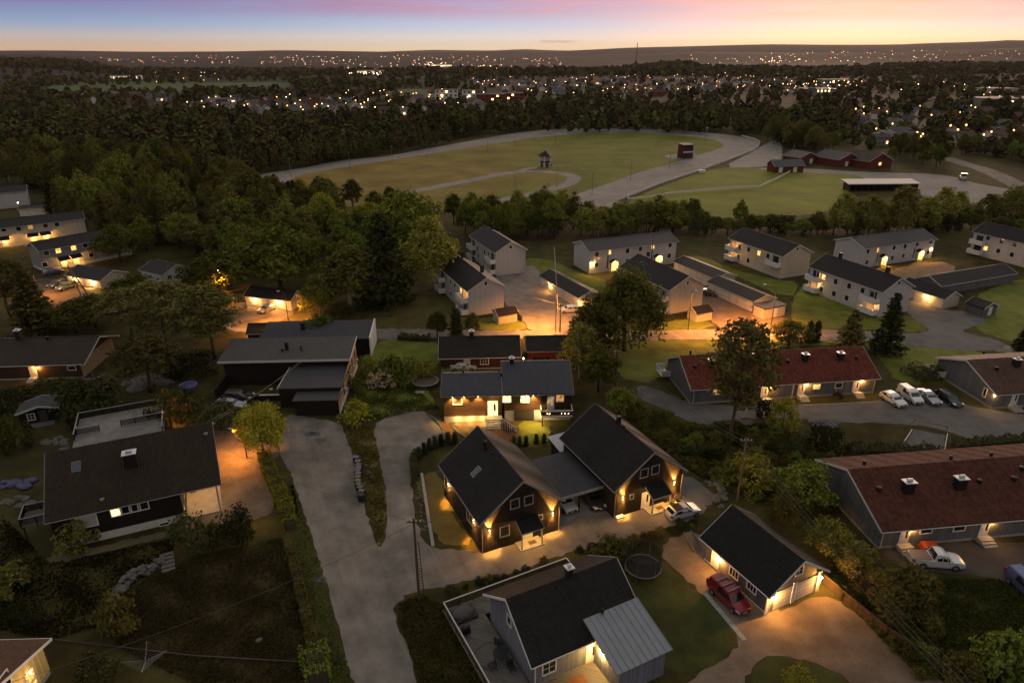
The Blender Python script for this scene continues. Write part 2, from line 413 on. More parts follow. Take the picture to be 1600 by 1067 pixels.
ORANGE = groundmat('lit_gravel', [(.045,.036,.028),(.11,.09,.07),(.20,.165,.13)], .3, fine=6, bump=.4)
LAWN = groundmat('lawn', [(0.071,0.074,0.014),(0.118,0.136,0.022),(0.168,0.194,0.031)], .30, fine=6, bump=.5)
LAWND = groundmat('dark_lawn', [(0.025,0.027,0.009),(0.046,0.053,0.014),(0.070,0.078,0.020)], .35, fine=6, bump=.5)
DRYG = groundmat('dry_grass', [(0.075,0.060,0.020),(0.131,0.106,0.033),(0.188,0.147,0.045)], .35, fine=6, bump=.6)
TRACK = groundmat('track_sand', [(.15,.138,.126),(.22,.204,.188),(.285,.266,.245)], .25, fine=2, bump=.1, streak=(R(33), 16, .35))
INF1 = groundmat('infield_meadow', [(0.099,0.081,0.017),(0.177,0.135,0.032),(0.234,0.169,0.045)], .05, fine=1.2, bump=.4)
INF2 = groundmat('infield_green', [(0.086,0.090,0.010),(0.145,0.164,0.017),(0.196,0.202,0.023)], .05, fine=1.2, bump=.4)
INFM, q_ = newmat('infield_grass'); v_ = coords(q_); s_ = sep(q_, v_)
n1, n2, n3 = noise(q_, v_, .05, 6, .65), noise(q_, v_, 1.3, 4, .7), noise(q_, v_, .018, 4, .6)
f_ = math_n(q_, 'ADD', math_n(q_, 'MULTIPLY', s_[0], .011), math_n(q_, 'ADD', math_n(q_, 'MULTIPLY', s_[1], -.0012), math_n(q_, 'MULTIPLY', n3, 2.6)))
mr_ = N(q_, 'ShaderNodeMapRange'); mr_.inputs[1].default_value = .55; mr_.inputs[2].default_value = 1.35; q_.links.new(f_, mr_.inputs[0])
t_ = math_n(q_, 'ADD', math_n(q_, 'MULTIPLY', n1, .6), math_n(q_, 'MULTIPLY', n2, .4))
ra, rb = ramp(q_, [(.33,(.085,.064,.018)),(.5,(.185,.138,.036)),(.66,(.265,.19,.055))]), ramp(q_, [(.33,(.060,.066,.012)),(.5,(.122,.136,.020)),(.66,(.185,.19,.034))])
q_.links.new(t_, ra.inputs[0]); q_.links.new(t_, rb.inputs[0]); finish(q_, mixc(q_, mr_.outputs[0], ra.outputs[0], rb.outputs[0]), .95, n2, .5, 0, .1, .15)
FIELD = groundmat('field', [(0.037,0.058,0.018),(0.054,0.083,0.025),(0.070,0.099,0.031)], .02, fine=.4, bump=.3)
MULCH = groundmat('mulch', [(.07,.040,.020),(.13,.072,.034),(.17,.095,.045)], .8, fine=7, bump=.5)

sheet('gravel_road', [(446,648),(472,649),(500,655),(533,660),(545,690),(552,720),(562,760),(575,812),(588,856),(597,850),(606,826),(604,786),(598,735),(590,700),(583,662),(610,651),(635,644),(652,641),(666,645),(681,660),(692,675),(694,690),(672,698),(657,708),(647,722),(642,745),(644,778),(650,812),(664,850),(679,857),(710,856),(752,866),(800,850),(880,828),(905,800),(960,806),(1064,776),(1085,784),(1108,790),(1090,809),(1015,831),(940,852),(880,865),(790,900),(728,908),(690,918),(642,924),(627,936),(615,951),(620,973),(637,1016),(653,1067),(690,1180),(590,1180),(551,1067),(544,1034),(525,973),(510,915),(493,856),(473,795),(455,740),(442,720),(432,696),(444,672)], GRAVEL, .012, 2, .2)
sheet('side_yard', [(1062,778),(1066,742),(1082,746),(1099,757),(1117,776),(1108,791),(1085,788)], ASPH, .008, 1)
sheet('shared_yard', [(830,790),(905,760),(960,790),(957,812),(900,838),(850,845)], YARD, .008, 1)
sheet('house_drive', [(330,655),(372,664),(400,690),(436,697),(440,715),(412,716),(424,760),(430,800),(400,812),(330,818),(262,834),(250,815),(345,770)], ORANGE, .008, 2)
sheet('back_road', [(350,500),(420,503),(470,512),(560,515),(640,513),(740,517),(830,516),(1000,517),(1120,514),(1240,514),(1330,515),(1410,521),(1450,520),(1510,526),(1600,545),(1700,560),(1700,585),(1575,549),(1500,543),(1404,536),(1300,531),(1135,530),(1000,532),(900,530),(740,528),(640,529),(560,531),(470,530),(420,522),(350,516)], GRAVEL, .012, 2)
sheet('left_yard', [(48,440),(66,434),(104,440),(108,446),(160,453),(150,470),(120,482),(80,478),(60,465)], ORANGE, .016, 1)
sheet('garage_yard', [(352,470),(455,478),(462,488),(440,500),(430,512),(350,512)], ORANGE, .016, 1)
sheet('courtyard', [(760,432),(775,435),(823,412),(842,420),(848,446),(914,486),(905,520),(826,518),(822,506),(806,494),(785,470)], YARD, .016, 2)
sheet('courtyard', [(1098,440),(1108,452),(1176,488),(1238,497),(1240,520),(1122,520),(1128,512),(1105,498),(1096,478)], DRIVE, .016, 2)
sheet('courtyard', [(1415,476),(1424,466),(1468,482),(1520,487),(1548,503),(1512,512),(1500,519),(1575,534),(1560,552),(1400,540),(1402,524),(1452,519),(1451,511),(1417,492)], ASPH, .016, 2)
sheet('courtyard', [(1380,424),(1462,406),(1504,420),(1450,434),(1400,440)], DRIVE, .016, 1)
sheet('car_park', [(990,598),(1040,612),(1077,632),(1244,634),(1375,628),(1400,612),(1461,622),(1555,641),(1650,655),(1650,700),(1540,696),(1484,673),(1424,662),(1311,660),(1262,655),(1150,651),(1094,668),(1040,640),(1000,625)], ASPH, .008, 2)
sheet('goal_pitch', [(1424,670),(1480,680),(1476,709),(1407,698)], ASPH, .016, 0, .05)
sheet('garage_drive', [(1034,846),(1092,826),(1112,860),(1199,964),(1286,926),(1320,944),(1475,1067),(1530,1110),(1350,1110),(1330,1067),(1307,1045),(1262,1030),(1202,1020),(1180,1037),(1150,1090),(1040,1090),(1075,1067),(1112,1041),(1165,1000),(1101,929),(1034,874)], DRIVE, .012, 1)
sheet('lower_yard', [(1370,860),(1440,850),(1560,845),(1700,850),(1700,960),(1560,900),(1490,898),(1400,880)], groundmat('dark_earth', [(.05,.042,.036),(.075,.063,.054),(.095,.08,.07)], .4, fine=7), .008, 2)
# lawns
sheet('lawn', [(572,530),(690,530),(690,560),(660,600),(688,640),(640,645),(583,658),(555,650),(550,640),(560,600)], LAWN, .004, 2)
sheet('lawn', [(738,498),(806,494),(822,506),(824,516),(742,518)], LAWN, .008, 1)
sheet('lawn', [(1020,532),(1135,530),(1300,532),(1404,537),(1560,552),(1600,585),(1480,600),(1400,600),(1378,560),(1342,535),(1050,552),(1030,600),(960,590),(960,535)], LAWN, .004, 1)
sheet('lawn', [(1042,500),(1100,498),(1122,512),(1022,518)], LAWN, .008, 1)
sheet('lawn', [(1235,470),(1260,440),(1375,490),(1417,491),(1452,512),(1446,520),(1330,514),(1240,514)], LAWN, .008, 1)
sheet('lawn', [(1505,470),(1600,430),(1700,440),(1700,560),(1600,540),(1512,512),(1550,500)], LAWN, .008, 1)
sheet('lawn', [(770,414),(850,400),(900,425),(960,440),(930,470),(846,430),(838,418)], LAWN, .008, 1)
sheet('lawn', [(1100,400),(1140,420),(1215,438),(1250,440),(1235,470),(1150,430),(1060,400)], LAWN, .008, 1)
sheet('lawn', [(560,500),(640,470),(690,450),(735,500),(740,512),(560,514)], groundmat('brown_lawn', [(0.051,0.044,0.015),(0.082,0.071,0.020),(0.111,0.099,0.029)], .3, fine=5), .008, 1)
sheet('grass_verge', [(538,660),(578,660),(586,690),(594,730),(602,780),(604,826),(596,848),(588,852),(579,812),(566,762),(555,715),(548,690)], DRYG, .020, 2)
sheet('mulch_bed', [(660,643),(690,655),(725,680),(700,690),(694,676),(683,660)], MULCH, .016, 1)
sheet('mulch_bed', [(778,655),(808,672),(812,685),(790,690),(740,670),(760,655)], MULCH, .016, 1)
sheet('house_terrace', [(700,652),(775,655),(775,672),(735,678),(712,664)], groundmat('terrace_paving', [(.05,.038,.026),(.09,.07,.048),(.13,.10,.07)], .8, fine=6), .020, 1)
sheet('lawn', [(810,655),(850,660),(872,690),(830,700),(808,690)], LAWN, .012, 1)
sheet('lawn', [(645,750),(676,735),(690,745),(700,790),(740,850),(720,852),(682,850),(660,770)], DRYG, .0045, 1)
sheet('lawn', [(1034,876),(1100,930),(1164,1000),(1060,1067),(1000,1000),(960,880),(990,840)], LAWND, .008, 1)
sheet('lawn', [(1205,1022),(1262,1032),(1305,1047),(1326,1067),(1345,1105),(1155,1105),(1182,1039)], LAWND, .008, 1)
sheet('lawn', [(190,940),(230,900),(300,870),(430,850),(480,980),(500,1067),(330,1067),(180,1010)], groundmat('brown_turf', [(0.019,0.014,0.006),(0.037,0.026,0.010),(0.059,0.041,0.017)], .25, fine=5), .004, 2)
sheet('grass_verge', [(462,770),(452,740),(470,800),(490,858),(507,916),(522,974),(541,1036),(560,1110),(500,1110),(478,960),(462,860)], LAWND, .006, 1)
sheet('footpath', [(70,870),(160,852),(275,825),(280,833),(165,862),(80,882)], groundmat('dusty_path', [(.10,.085,.05),(.14,.12,.07)], .8), .010, 1)
# track and its fields
outer = [(560,330),(300,287),(452,266),(535,251),(597,245),(665,233),(732,221),(800,209),(867,202.5),(920,201),(985,201.5),(1049,204),(1112,208.5),(1159,214),(1180,219.5),(1187,226.6),(1176,235.5),(1134,252),(1091,267.5),(1036,286),(981,308),(930,326),(881,345)]
inner = [(560,345),(420,312),(462,277),(530,263),(614,250),(699,236.5),(766,226),(834,216),(901,210),(985,208.5),(1049,211),(1102,216.5),(1123,221.5),(1130,227.6),(1125,232),(1102,239.5),(1064,251),(1006,267.5),(949,287.5),(900,304),(862,318),(800,341)]
b = MB()
def dense(pl):
    pts = [P(x, y).xy for x, y in pl]; cr = []
    for i in range(len(pts)-1):
        p0, p1, p2, p3 = pts[max(i-1, 0)], pts[i], pts[i+1], pts[min(i+2, len(pts)-1)]
        for j in range(6):
            t = j/6; cr.append(.5*((2*p1)+(p2-p0)*t+(2*p0-5*p1+4*p2-p3)*t*t+(3*p1-p0-3*p2+p3)*t**3))
    return cr + [pts[-1]]
# pair both edges by arc length inside matching spans
OI = dense(outer[1:]); II = dense(inner[1:])
def resamp(c, n):
    d = [0]
    for i in range(1, len(c)): d.append(d[-1]+(c[i]-c[i-1]).length)
    out = []; k = 0
    for i in range(n):
        t = d[-1]*i/(n-1)
        while k < len(d)-2 and d[k+1] < t: k += 1
        out.append(c[k].lerp(c[k+1], min(1, (t-d[k])/max(1e-6, d[k+1]-d[k]))))
    return out
def poly_obj(name, pts, mat, z):
    return sheet(name, pts, mat, z, 0, 0, True)
poly_obj('race_track', OI + II[::-1], TRACK, .030)
poly_obj('infield', II + [P(640,330).xy], INFM, .004)
strip('training_track', [(600,312),(640,300),(678,293),(740,281),(795,270.5),(845,268.5),(882,272),(897,278),(888,287),(860,296),(822,305),(790,312),(740,325)], 6.0, TRACK, .020)
strip('gravel_path', [(812,268),(822,264),(840,262)], 3.5, TRACK, .024)
sheet('gravel_apron', [(1035,243),(1060,241),(1095,240),(1066,250),(1045,248)], TRACK, .024, 1, 0)
sheet('paddock', [(985,312),(1040,288),(1092,270),(1127,262),(1181,264),(1240,262),(1340,268),(1350,280),(1320,300),(1330,320),(1250,340),(1100,340),(1000,345),(950,340)], INF2, .004, 1, .2)
sheet('gravel_lane', [(1127,262),(1171,240),(1198,224),(1210,218),(1222,224),(1222,248),(1215,256),(1181,263)], TRACK, .016, 1, .1)
sheet('gravel_lane', [(1185,262),(1240,264),(1300,266),(1350,269),(1429,271),(1482,274),(1521,286),(1562,293),(1600,300),(1600,330),(1540,326),(1495,332),(1440,309),(1437,292),(1352,281),(1340,273),(1260,270),(1190,266)], TRACK, .012, 1, .15)
sheet('gravel_lane', [(920,330),(960,312),(985,320),(985,334),(960,342),(900,345)], TRACK, .034, 1, .1)
strip('lit_road', [(1475,246),(1500,254),(1540,266),(1580,284),(1610,300),(1660,330)], 9, GRAVEL, .020)
# far fields
sheet('far_field', [(60,150),(130,146),(240,147),(330,142),(452,141),(452,128),(330,130),(130,127),(60,138)], FIELD, .3, 1, 0)
sheet('far_field', [(578,150),(600,143),(640,139),(680,141),(680,157),(620,156)], FIELD, .3, 1, 0)
sheet('far_field', [(640,119),(700,117),(700,121),(650,123)], FIELD, .5, 0, 0)
for k, (a, b_) in enumerate([((1205,272),(1270,275)),((1150,286),(1190,287)),((1230,302),(1297,305)),((1240,311),(1296,315)),((1210,327),(1296,332)),((1090,305),(1140,309)),((1160,312),(1200,314)),((1075,325),(1110,329))]):
    sheet('mown_hay', [(a[0],a[1]-.4),(b_[0],b_[1]-.4),(b_[0],b_[1]+.6),(a[0],a[1]+.6)], DRYG, .016, 0, .25)
# ------------------------------------------------------------------ trees and shrubs
def leafmat(name, dark, light, hue=.03, transl=.3):
    m, nt = newmat(name); v = coords(nt)
    oi = N(nt, 'ShaderNodeObjectInfo'); geo = N(nt, 'ShaderNodeNewGeometry')
    a = noise(nt, v, .55, 4, .6)
    f = math_n(nt, 'ADD', math_n(nt, 'MULTIPLY', a, .5), math_n(nt, 'MULTIPLY', geo.outputs['Random Per Island'], .5))
    rp = ramp(nt, [(.22, dark), (.78, light)]); nt.links.new(f, rp.inputs[0])
    hs = N(nt, 'ShaderNodeHueSaturation')
    def mr(lo, hi, src):
        n = N(nt, 'ShaderNodeMapRange'); n.inputs[3].default_value = lo; n.inputs[4].default_value = hi; nt.links.new(src, n.inputs[0]); return n.outputs[0]
    nt.links.new(mr(.5-hue, .5+hue, oi.outputs['Random']), hs.inputs['Hue'])
    rv = math_n(nt, 'FRACT', math_n(nt, 'MULTIPLY', oi.outputs['Random'], 7.31))
    nt.links.new(mr(.55, 1.6, rv), hs.inputs['Value']); nt.links.new(rp.outputs[0], hs.inputs['Color'])
    d = N(nt, 'ShaderNodeBsdfDiffuse'); t = N(nt, 'ShaderNodeBsdfTranslucent'); mx = N(nt, 'ShaderNodeMixShader'); o = N(nt, 'ShaderNodeOutputMaterial')
    nt.links.new(hs.outputs[0], d.inputs[0]); nt.links.new(hs.outputs[0], t.inputs[0]); mx.inputs[0].default_value = transl
    nt.links.new(d.outputs[0], mx.inputs[1]); nt.links.new(t.outputs[0], mx.inputs[2]); nt.links.new(mx.outputs[0], o.inputs[0]); return m
LEAF = leafmat('leaves_green', (0.051,0.061,0.012), (0.178,0.204,0.037), .022)
LEAFW = leafmat('leaves_willow', (.085,.086,.018), (.27,.265,.06), .012, .35)
LEAFB = leafmat('leaves_bright', (0.102,0.105,0.014), (0.323,0.323,0.041), .015)
LEAFY = leafmat('leaves_olive', (.056,.053,.014), (.150,.140,.036), .018)
LEAFN = leafmat('needles_dark', (0.020,0.025,0.010), (0.065,0.071,0.024), .015, .08)
LEAFP = leafmat('needles_pine', (0.048,0.048,0.015), (0.139,0.122,0.037), .015, .1)
BLOSSOM = leafmat('blossom', (.20,.14,.09), (.55,.42,.30), .01)
BARK = plain('bark', (.055,.042,.032), .9, .4, 3, bump=.5)
BARKW = plain('birch_bark', (.30,.27,.23), .8, .4, 2.5)
BARKP = plain('pine_bark', (.10,.060,.038), .9, .4, 2, bump=.4)

def leaf_mesh(name, cen, outw, size, mat, rg, flat=.0, seglen=1.0):
    """one small face per leaf tuft; cen (n,3), outw (n,3) the direction it leans to"""
    n = len(cen); d = rg.normal(size=(n, 3)); d /= np.linalg.norm(d, axis=1)[:, None]
    nv = d*.75 + outw*.75 + np.array([0, 0, flat]); nv /= np.linalg.norm(nv, axis=1)[:, None]
    t = rg.normal(size=(n, 3)); t -= (t*nv).sum(1)[:, None]*nv; t /= np.linalg.norm(t, axis=1)[:, None]; b = np.cross(nv, t)
    sz = size*rg.uniform(.6, 1.35, size=(n, 1)); a = t*sz*seglen; c = b*sz*.62
    q = np.stack([cen-a*.9, cen+c*.9-a*.1, cen+a, cen-c*.8+a*.15], 1).reshape(-1, 3)
    me = bpy.data.meshes.new(name); me.vertices.add(4*n); me.vertices.foreach_set('co', q.ravel().astype(np.float32))
    me.loops.add(4*n); me.loops.foreach_set('vertex_index', np.arange(4*n, dtype=np.int32))
    me.polygons.add(n); me.polygons.foreach_set('loop_start', np.arange(0, 4*n, 4, dtype=np.int32))
    me.materials.append(mat); me.update(); me.validate(); return me
def branchy(h, w, rg, top=.8, r0=.26, limbs=7, start=.22, lean=.03):
    b = MB(); path = [Vector((0, 0, -.3))]; x = y = 0
    for i in range(1, 7):
        x += rg.normal()*lean*h*.3; y += rg.normal()*lean*h*.3; path.append(Vector((x, y, h*top*i/6)))
    b.tube(path, [r0*(1-.86*i/6)+.02 for i in range(7)], 7)
    for k in range(limbs):
        t = start + (top-.12-start)*k/max(1, limbs-1); z = t*h; i = min(5, int(t/top*6)); p = path[i].lerp(path[i+1], t/top*6-i)
        an = k*2.4+rg.uniform(-.4, .4); L = w*.5*rg.uniform(.5, .85)
        q = p+Vector((math.cos(an)*L*.5, math.sin(an)*L*.5, L*.45)); e = p+Vector((math.cos(an)*L, math.sin(an)*L, L*.75))
        b.tube([p, q, e], [r0*.38*(1-.6*t), r0*.22*(1-.6*t), .02], 5)
    return b
def crown_pts(h, w, rg, ncl, per, base=.16, lobes=5, egg=.0, rc=.16, droop=0.0, gap=.0):
    """leaf tufts gathered in clumps through an uneven crown"""
    ph = rg.uniform(0, 6.28, 6); am = rg.uniform(.06, .2, 6); z0, z1 = base*h, h*.96
    C, O = [], []
    for k in range(ncl):
        for _ in range(30):
            u = rg.normal(size=3); u /= np.linalg.norm(u); r = rg.uniform(.35, 1)**.45
            if u[2] < -.55: continue
            break
        an = math.atan2(u[1], u[0]); lob = 1+sum(am[i]*math.sin((i+2)*an+ph[i]+2.2*u[2]) for i in range(4))
        zz = u[2]*r; wid = 1-egg*max(0, zz)
        p = np.array([u[0]*r*lob*w/2*wid, u[1]*r*lob*w/2*wid, (z0+z1)/2+zz*(z1-z0)/2*(1+.10*math.sin(3*an+ph[4]))])
        R_ = w*rc*rg.uniform(.6, 1.25); n = int(per*rg.uniform(.6, 1.3))
        v = rg.normal(size=(n, 3)); v /= np.linalg.norm(v, axis=1)[:, None]; rr = rg.uniform(.2, 1, size=(n, 1))**.5
        q = p+v*rr*R_*np.array([1, 1, .8]); q[:, 2] -= droop*R_*rg.uniform(0, 1, n)**2*3
        C.append(q); ov = v*.6+u*.6; O.append(ov)
    return np.concatenate(C), np.concatenate(O)
PROTO = {}
def reg(key, kind, h, w, bark, crown_me, trunk_b, barkmat):
    r = thing(kind, 'tree', 'tree'); col.objects.unlink(r)
    t = trunk_b.build('trunk', barkmat, r, True); col.objects.unlink(t)
    c = bpy.data.objects.new('crown', crown_me); c.parent = r
    PROTO[key] = (r, t, c, h, w)
def deciduous(key, kind, seed, h, w, mat, ncl=90, per=42, leaf=.30, bark=BARK, egg=.3, base=.14, droop=0, limbs=7, r0=.26, rc=.16, seglen=1.0):
    rg = np.random.default_rng(seed); c, o = crown_pts(h, w, rg, ncl, per, base, egg=egg, droop=droop, rc=rc)
    reg(key, kind, h, w, bark, leaf_mesh('crown', c, o, leaf, mat, rg, .25, seglen), branchy(h, w, rg, r0=r0, limbs=limbs), bark)
def spruce(key, seed, h, w, mat=LEAFN, leaf=.34, per=9, dens=1.0, pw=.85, kind='spruce_tree'):
    rg = np.random.default_rng(seed); C, O = [], []; z = .06*h
    while z < h*.985:
        Rr = w/2*(1-z/h)**pw*rg.uniform(.8, 1.12)+.12; nb = max(4, int((5+Rr*4.2)*dens))
        for k in range(nb):
            an = rg.uniform(0, 6.283); L = Rr*rg.uniform(.72, 1.1); t = rg.uniform(.18, 1, per)**.7
            q = np.stack([np.cos(an)*L*t, np.sin(an)*L*t, z-.30*L*t**1.5+.16*L*(t > .85)], 1)+rg.normal(size=(per, 3))*.13
            C.append(q); O.append(np.tile([math.cos(an)*.4, math.sin(an)*.4, .5], (per, 1)))
        z += h*.026*rg.uniform(.8, 1.25)+.10
    c, o = np.concatenate(C), np.concatenate(O)
    b = MB(); b.tube([(0, 0, -.3), (0, 0, h*.5), (0, 0, h*.96)], [.22, .13, .02], 6)
    reg(key, kind, h, w, BARK, leaf_mesh('crown', c, o, leaf, mat, rg, .3), b, BARK)
def pine(key, seed, h, w, start=.45, ncl=34, per=52, leaf=.26):
    rg = np.random.default_rng(seed); b = MB(); path = [Vector((0, 0, -.3))]; x = y = 0
    for i in range(1, 8): x += rg.normal()*.12; y += rg.normal()*.12; path.append(Vector((x, y, h*.93*i/7)))
    b.tube(path, [.27-.032*i for i in range(8)], 7); C, O = [], []
    for k in range(ncl):
        t = start+(.97-start)*((k+.5)/ncl); z = t*h; an = k*2.399+rg.uniform(-.5, .5)
        L = w/2*(math.sin(math.pi*min(1, (t-start)/(1.04-start)*.8+.2)))*rg.uniform(.45, 1.1)
        i = min(6, int(t/.93*7)); p = path[i]
        e = np.array([p.x+math.cos(an)*L, p.y+math.sin(an)*L, z+L*.22])
        b.tube([(p.x, p.y, z-.3*L*.3), tuple((np.array([p.x, p.y, z])+e)/2+np.array([0, 0, .1])), tuple(e)], [.07, .045, .015], 4, False)
        n = int(per*rg.uniform(.6, 1.4)); v = rg.normal(size=(n, 3)); v /= np.linalg.norm(v, axis=1)[:, None]
        C.append(e+v*rg.uniform(.3, 1, size=(n, 1))**.6*np.array([1, 1, .5])*w*.17*rg.uniform(.7, 1.2)); O.append(v*.5+np.array([0, 0, .6]))
    c, o = np.concatenate(C), np.concatenate(O)
    reg(key, 'pine_tree', h, w, BARKP, leaf_mesh('crown', c, o, leaf, LEAFP, rg, .3), b, BARKP)
def shrub(key, kind, seed, h, w, mat, ncl=34, per=34, leaf=.16, base=.0):
    rg = np.random.default_rng(seed); c, o = crown_pts(h, w, rg, ncl, per, base-.25, egg=.15, rc=.2)
    c[:, 2] = np.abs(c[:, 2])
    reg(key, kind, h, w, BARK, leaf_mesh('crown', c, o, leaf, mat, rg, .3), branchy(h, w, rg, .7, .06, 6, .1), BARK)
deciduous('round', 'leafy_tree', 1, 10, 8.0, LEAF)
deciduous('round2', 'leafy_tree', 2, 10, 7.2, LEAFY, egg=.5)
deciduous('bright', 'leafy_tree', 3, 10, 8.4, LEAFB, 100, 40, .28)
deciduous('tall', 'leafy_tree', 4, 12, 6.4, LEAFY, 95, 40, .30, egg=.55)
deciduous('tallg', 'leafy_tree', 5, 12, 6.8, LEAF, 95, 40, .30, egg=.5, base=.1)
deciduous('birch', 'birch_tree', 6, 12, 5.6, LEAFY, 90, 44, .24, BARKW, .5, .16, .55, 9, .19, .14, 1.2)
deciduous('birchg', 'birch_tree', 7, 12, 6.2, LEAFW, 105, 44, .24, BARKW, .55, .10, .5, 9, .19, .14, 1.2)
deciduous('willow', 'leafy_tree', 8, 12, 10, LEAFW, 130, 60, .27, BARK, .35, .05, .5, 9, .34, .13, 1.2)
deciduous('lime', 'leafy_tree', 9, 8, 7.4, LEAFB, 110, 60, .19, BARK, .3, .22, .35, 8, .16, .15, 1.2)
spruce('spruce', 11, 14, 6.4); spruce('spruce2', 12, 14, 5.4); spruce('bigspruce', 13, 16, 9.5, LEAFN, .40, 10, 1.05, .7)
spruce('spruceo', 14, 14, 6.6, LEAFP, .36, 9, 1, .75)
pine('pine', 21, 13, 7.0, .42, 50, 64); pine('pine2', 22, 14, 7.6, .3, 60, 64); pine('pine3', 23, 15, 8.4, .36, 80, 74, .27)
shrub('shrub', 'shrub', 31, 2.4, 3.2, LEAF); shrub('shrub2', 'shrub', 32, 2.2, 2.8, LEAFY); shrub('shrubb', 'shrub', 33, 2.6, 3.2, LEAFB)
shrub('shrubd', 'shrub', 34, 2.6, 3.6, LEAFN, 40, 40, .15); shrub('blossom', 'shrub', 35, 2.6, 2.8, BLOSSOM, 26, 30, .13, .1)
spruce('thuja', 41, 4, 1.5, LEAFN, .15, 7, 2.2, .35, 'thuja_tree')
spruce('cone', 42, 2.0, 1.05, LEAFN, .09, 6, 3.0, .7, 'thuja_tree')
def plant(key, pos, h, w, label, cat='tree', group=None, name=None):
    r, t, c, ph, pw = PROTO[key]
    o = r.copy(); o.name = name or r.name; col.objects.link(o); o.location = pos; o.rotation_euler = (0, 0, rnd.uniform(0, 6.28))
    o.scale = (w/pw, w/pw, h/ph); tag(o, label, cat, group)
    for q in (t, c):
        k = q.copy(); col.objects.link(k); k.parent = o
    return o
def tree_px(key, bx, by, top, wpx, label, cat='tree', group=None):
    b = P(bx, by); return plant(key, b, max(.5, height_to(b, top)), px_size(b, wpx), label, cat, group)

# --- trees that stand apart: (kind, foot column, foot row, top row, width, label)
for t in [
 ('lime',412,712,630,76,'round bright green tree standing beside the gravel road by the left house'),
 ('pine',236,612,528,92,'low pine with spreading crown beside the bare rocks and purple pool'),
 ('pine3',1139,690,503,98,'tall pine with bare trunk in front of the red roofed row house'),
 ('pine3',336,560,448,92,'tall pine leaning over the left corner of the flat roofed house'),
 ('pine2',268,545,438,104,'broad dark pine in the clump left of the garage yard'),
 ('pine',205,530,455,76,'pine at the left edge of the dark clump above the far left house'),
 ('bigspruce',602,474,330,112,'very large dark spruce on the brown lawn left of the courtyard'),
 ('birch',549,484,378,88,'brown birch with a bare white trunk on the brown lawn'),
 ('birchg',500,500,425,52,'slender birch at the corner of the lit garage yard'),
 ('round2',536,506,470,36,'small round tree below the white trunked birch'),
 ('round',440,458,352,118,'big dark tree with a bright green top behind the lit garage row'),
 ('round',342,455,392,92,'green topped tree behind the lamp of the left garage yard'),
 ('round',640,405,296,98,'large yellow green tree crown right of the dark spruce'),
 ('birchg',676,452,330,80,'grey green birch leaning out from the spruce to the courtyard houses'),
 ('willow',975,548,414,112,'huge spreading willow between the courtyard and the road'),
 ('birchg',925,562,455,74,'tall birch directly left of the huge willow'),
 ('birchg',905,592,500,60,'drooping birch at the right gable of the house with blue tiles'),
 ('tallg',935,612,540,52,'dense tree at the foot of the birches beside the utility pole'),
 ('thuja',713,528,482,19,'pillar shaped conifer behind the black roofed house'),
 ('round2',684,527,486,32,'small round dark tree left of the pillar shaped conifer'),
 ('round2',738,524,488,24,'small leafy tree right of the pillar shaped conifer'),
 ('spruce2',1382,552,458,60,'broad black spruce in front of the balcony block'),
 ('spruceo',1326,548,484,56,'dark conifer left of the broad black spruce'),
 ('round2',1232,540,500,58,'leafy tree on the lawn edge at the road by the street lamp'),
 ('thuja',1262,534,502,14,'left one of two pillar conifers behind the red roofed row house'),
 ('thuja',1274,534,502,13,'right one of two pillar conifers behind the red roofed row house'),
 ('spruce2',1596,548,500,36,'black spruce at the right edge beside the road'),
 ('tallg',506,536,494,62,'bushy green tree growing against the back of the flat roofed house'),
 ('round',190,410,350,60,'dark tree standing in front of the second left apartment block'),
 ('spruceo',60,520,420,84,'wide conifer at the left edge below the parked cars'),
 ('pine',20,500,405,70,'pine cut by the left edge above the far left house'),
 ('round2',120,520,470,80,'leafy tree beside the lit car park on the left'),
 ('tall',150,510,458,60,'olive tree between the wooden pole and the pines'),
 ('round',210,476,430,70,'leafy tree in front of the small white house on the left'),
 ('round',1250,792,724,82,'round green tree between the garage and the large row house'),
 ('round2',1220,832,768,44,'smaller green tree below the round one beside the power lines'),
 ('round',968,650,604,42,'leafy tree behind the ridge of the right hand black house'),
 ('round2',1405,975,888,98,'big dark bushy tree on the slope below the white pickup'),
 ('round2',1335,905,850,60,'dark tree between the plank fence and the row house'),
 ('round',1290,870,812,56,'leafy tree just beyond the tall gable of the double garage'),
]: tree_px(*t)
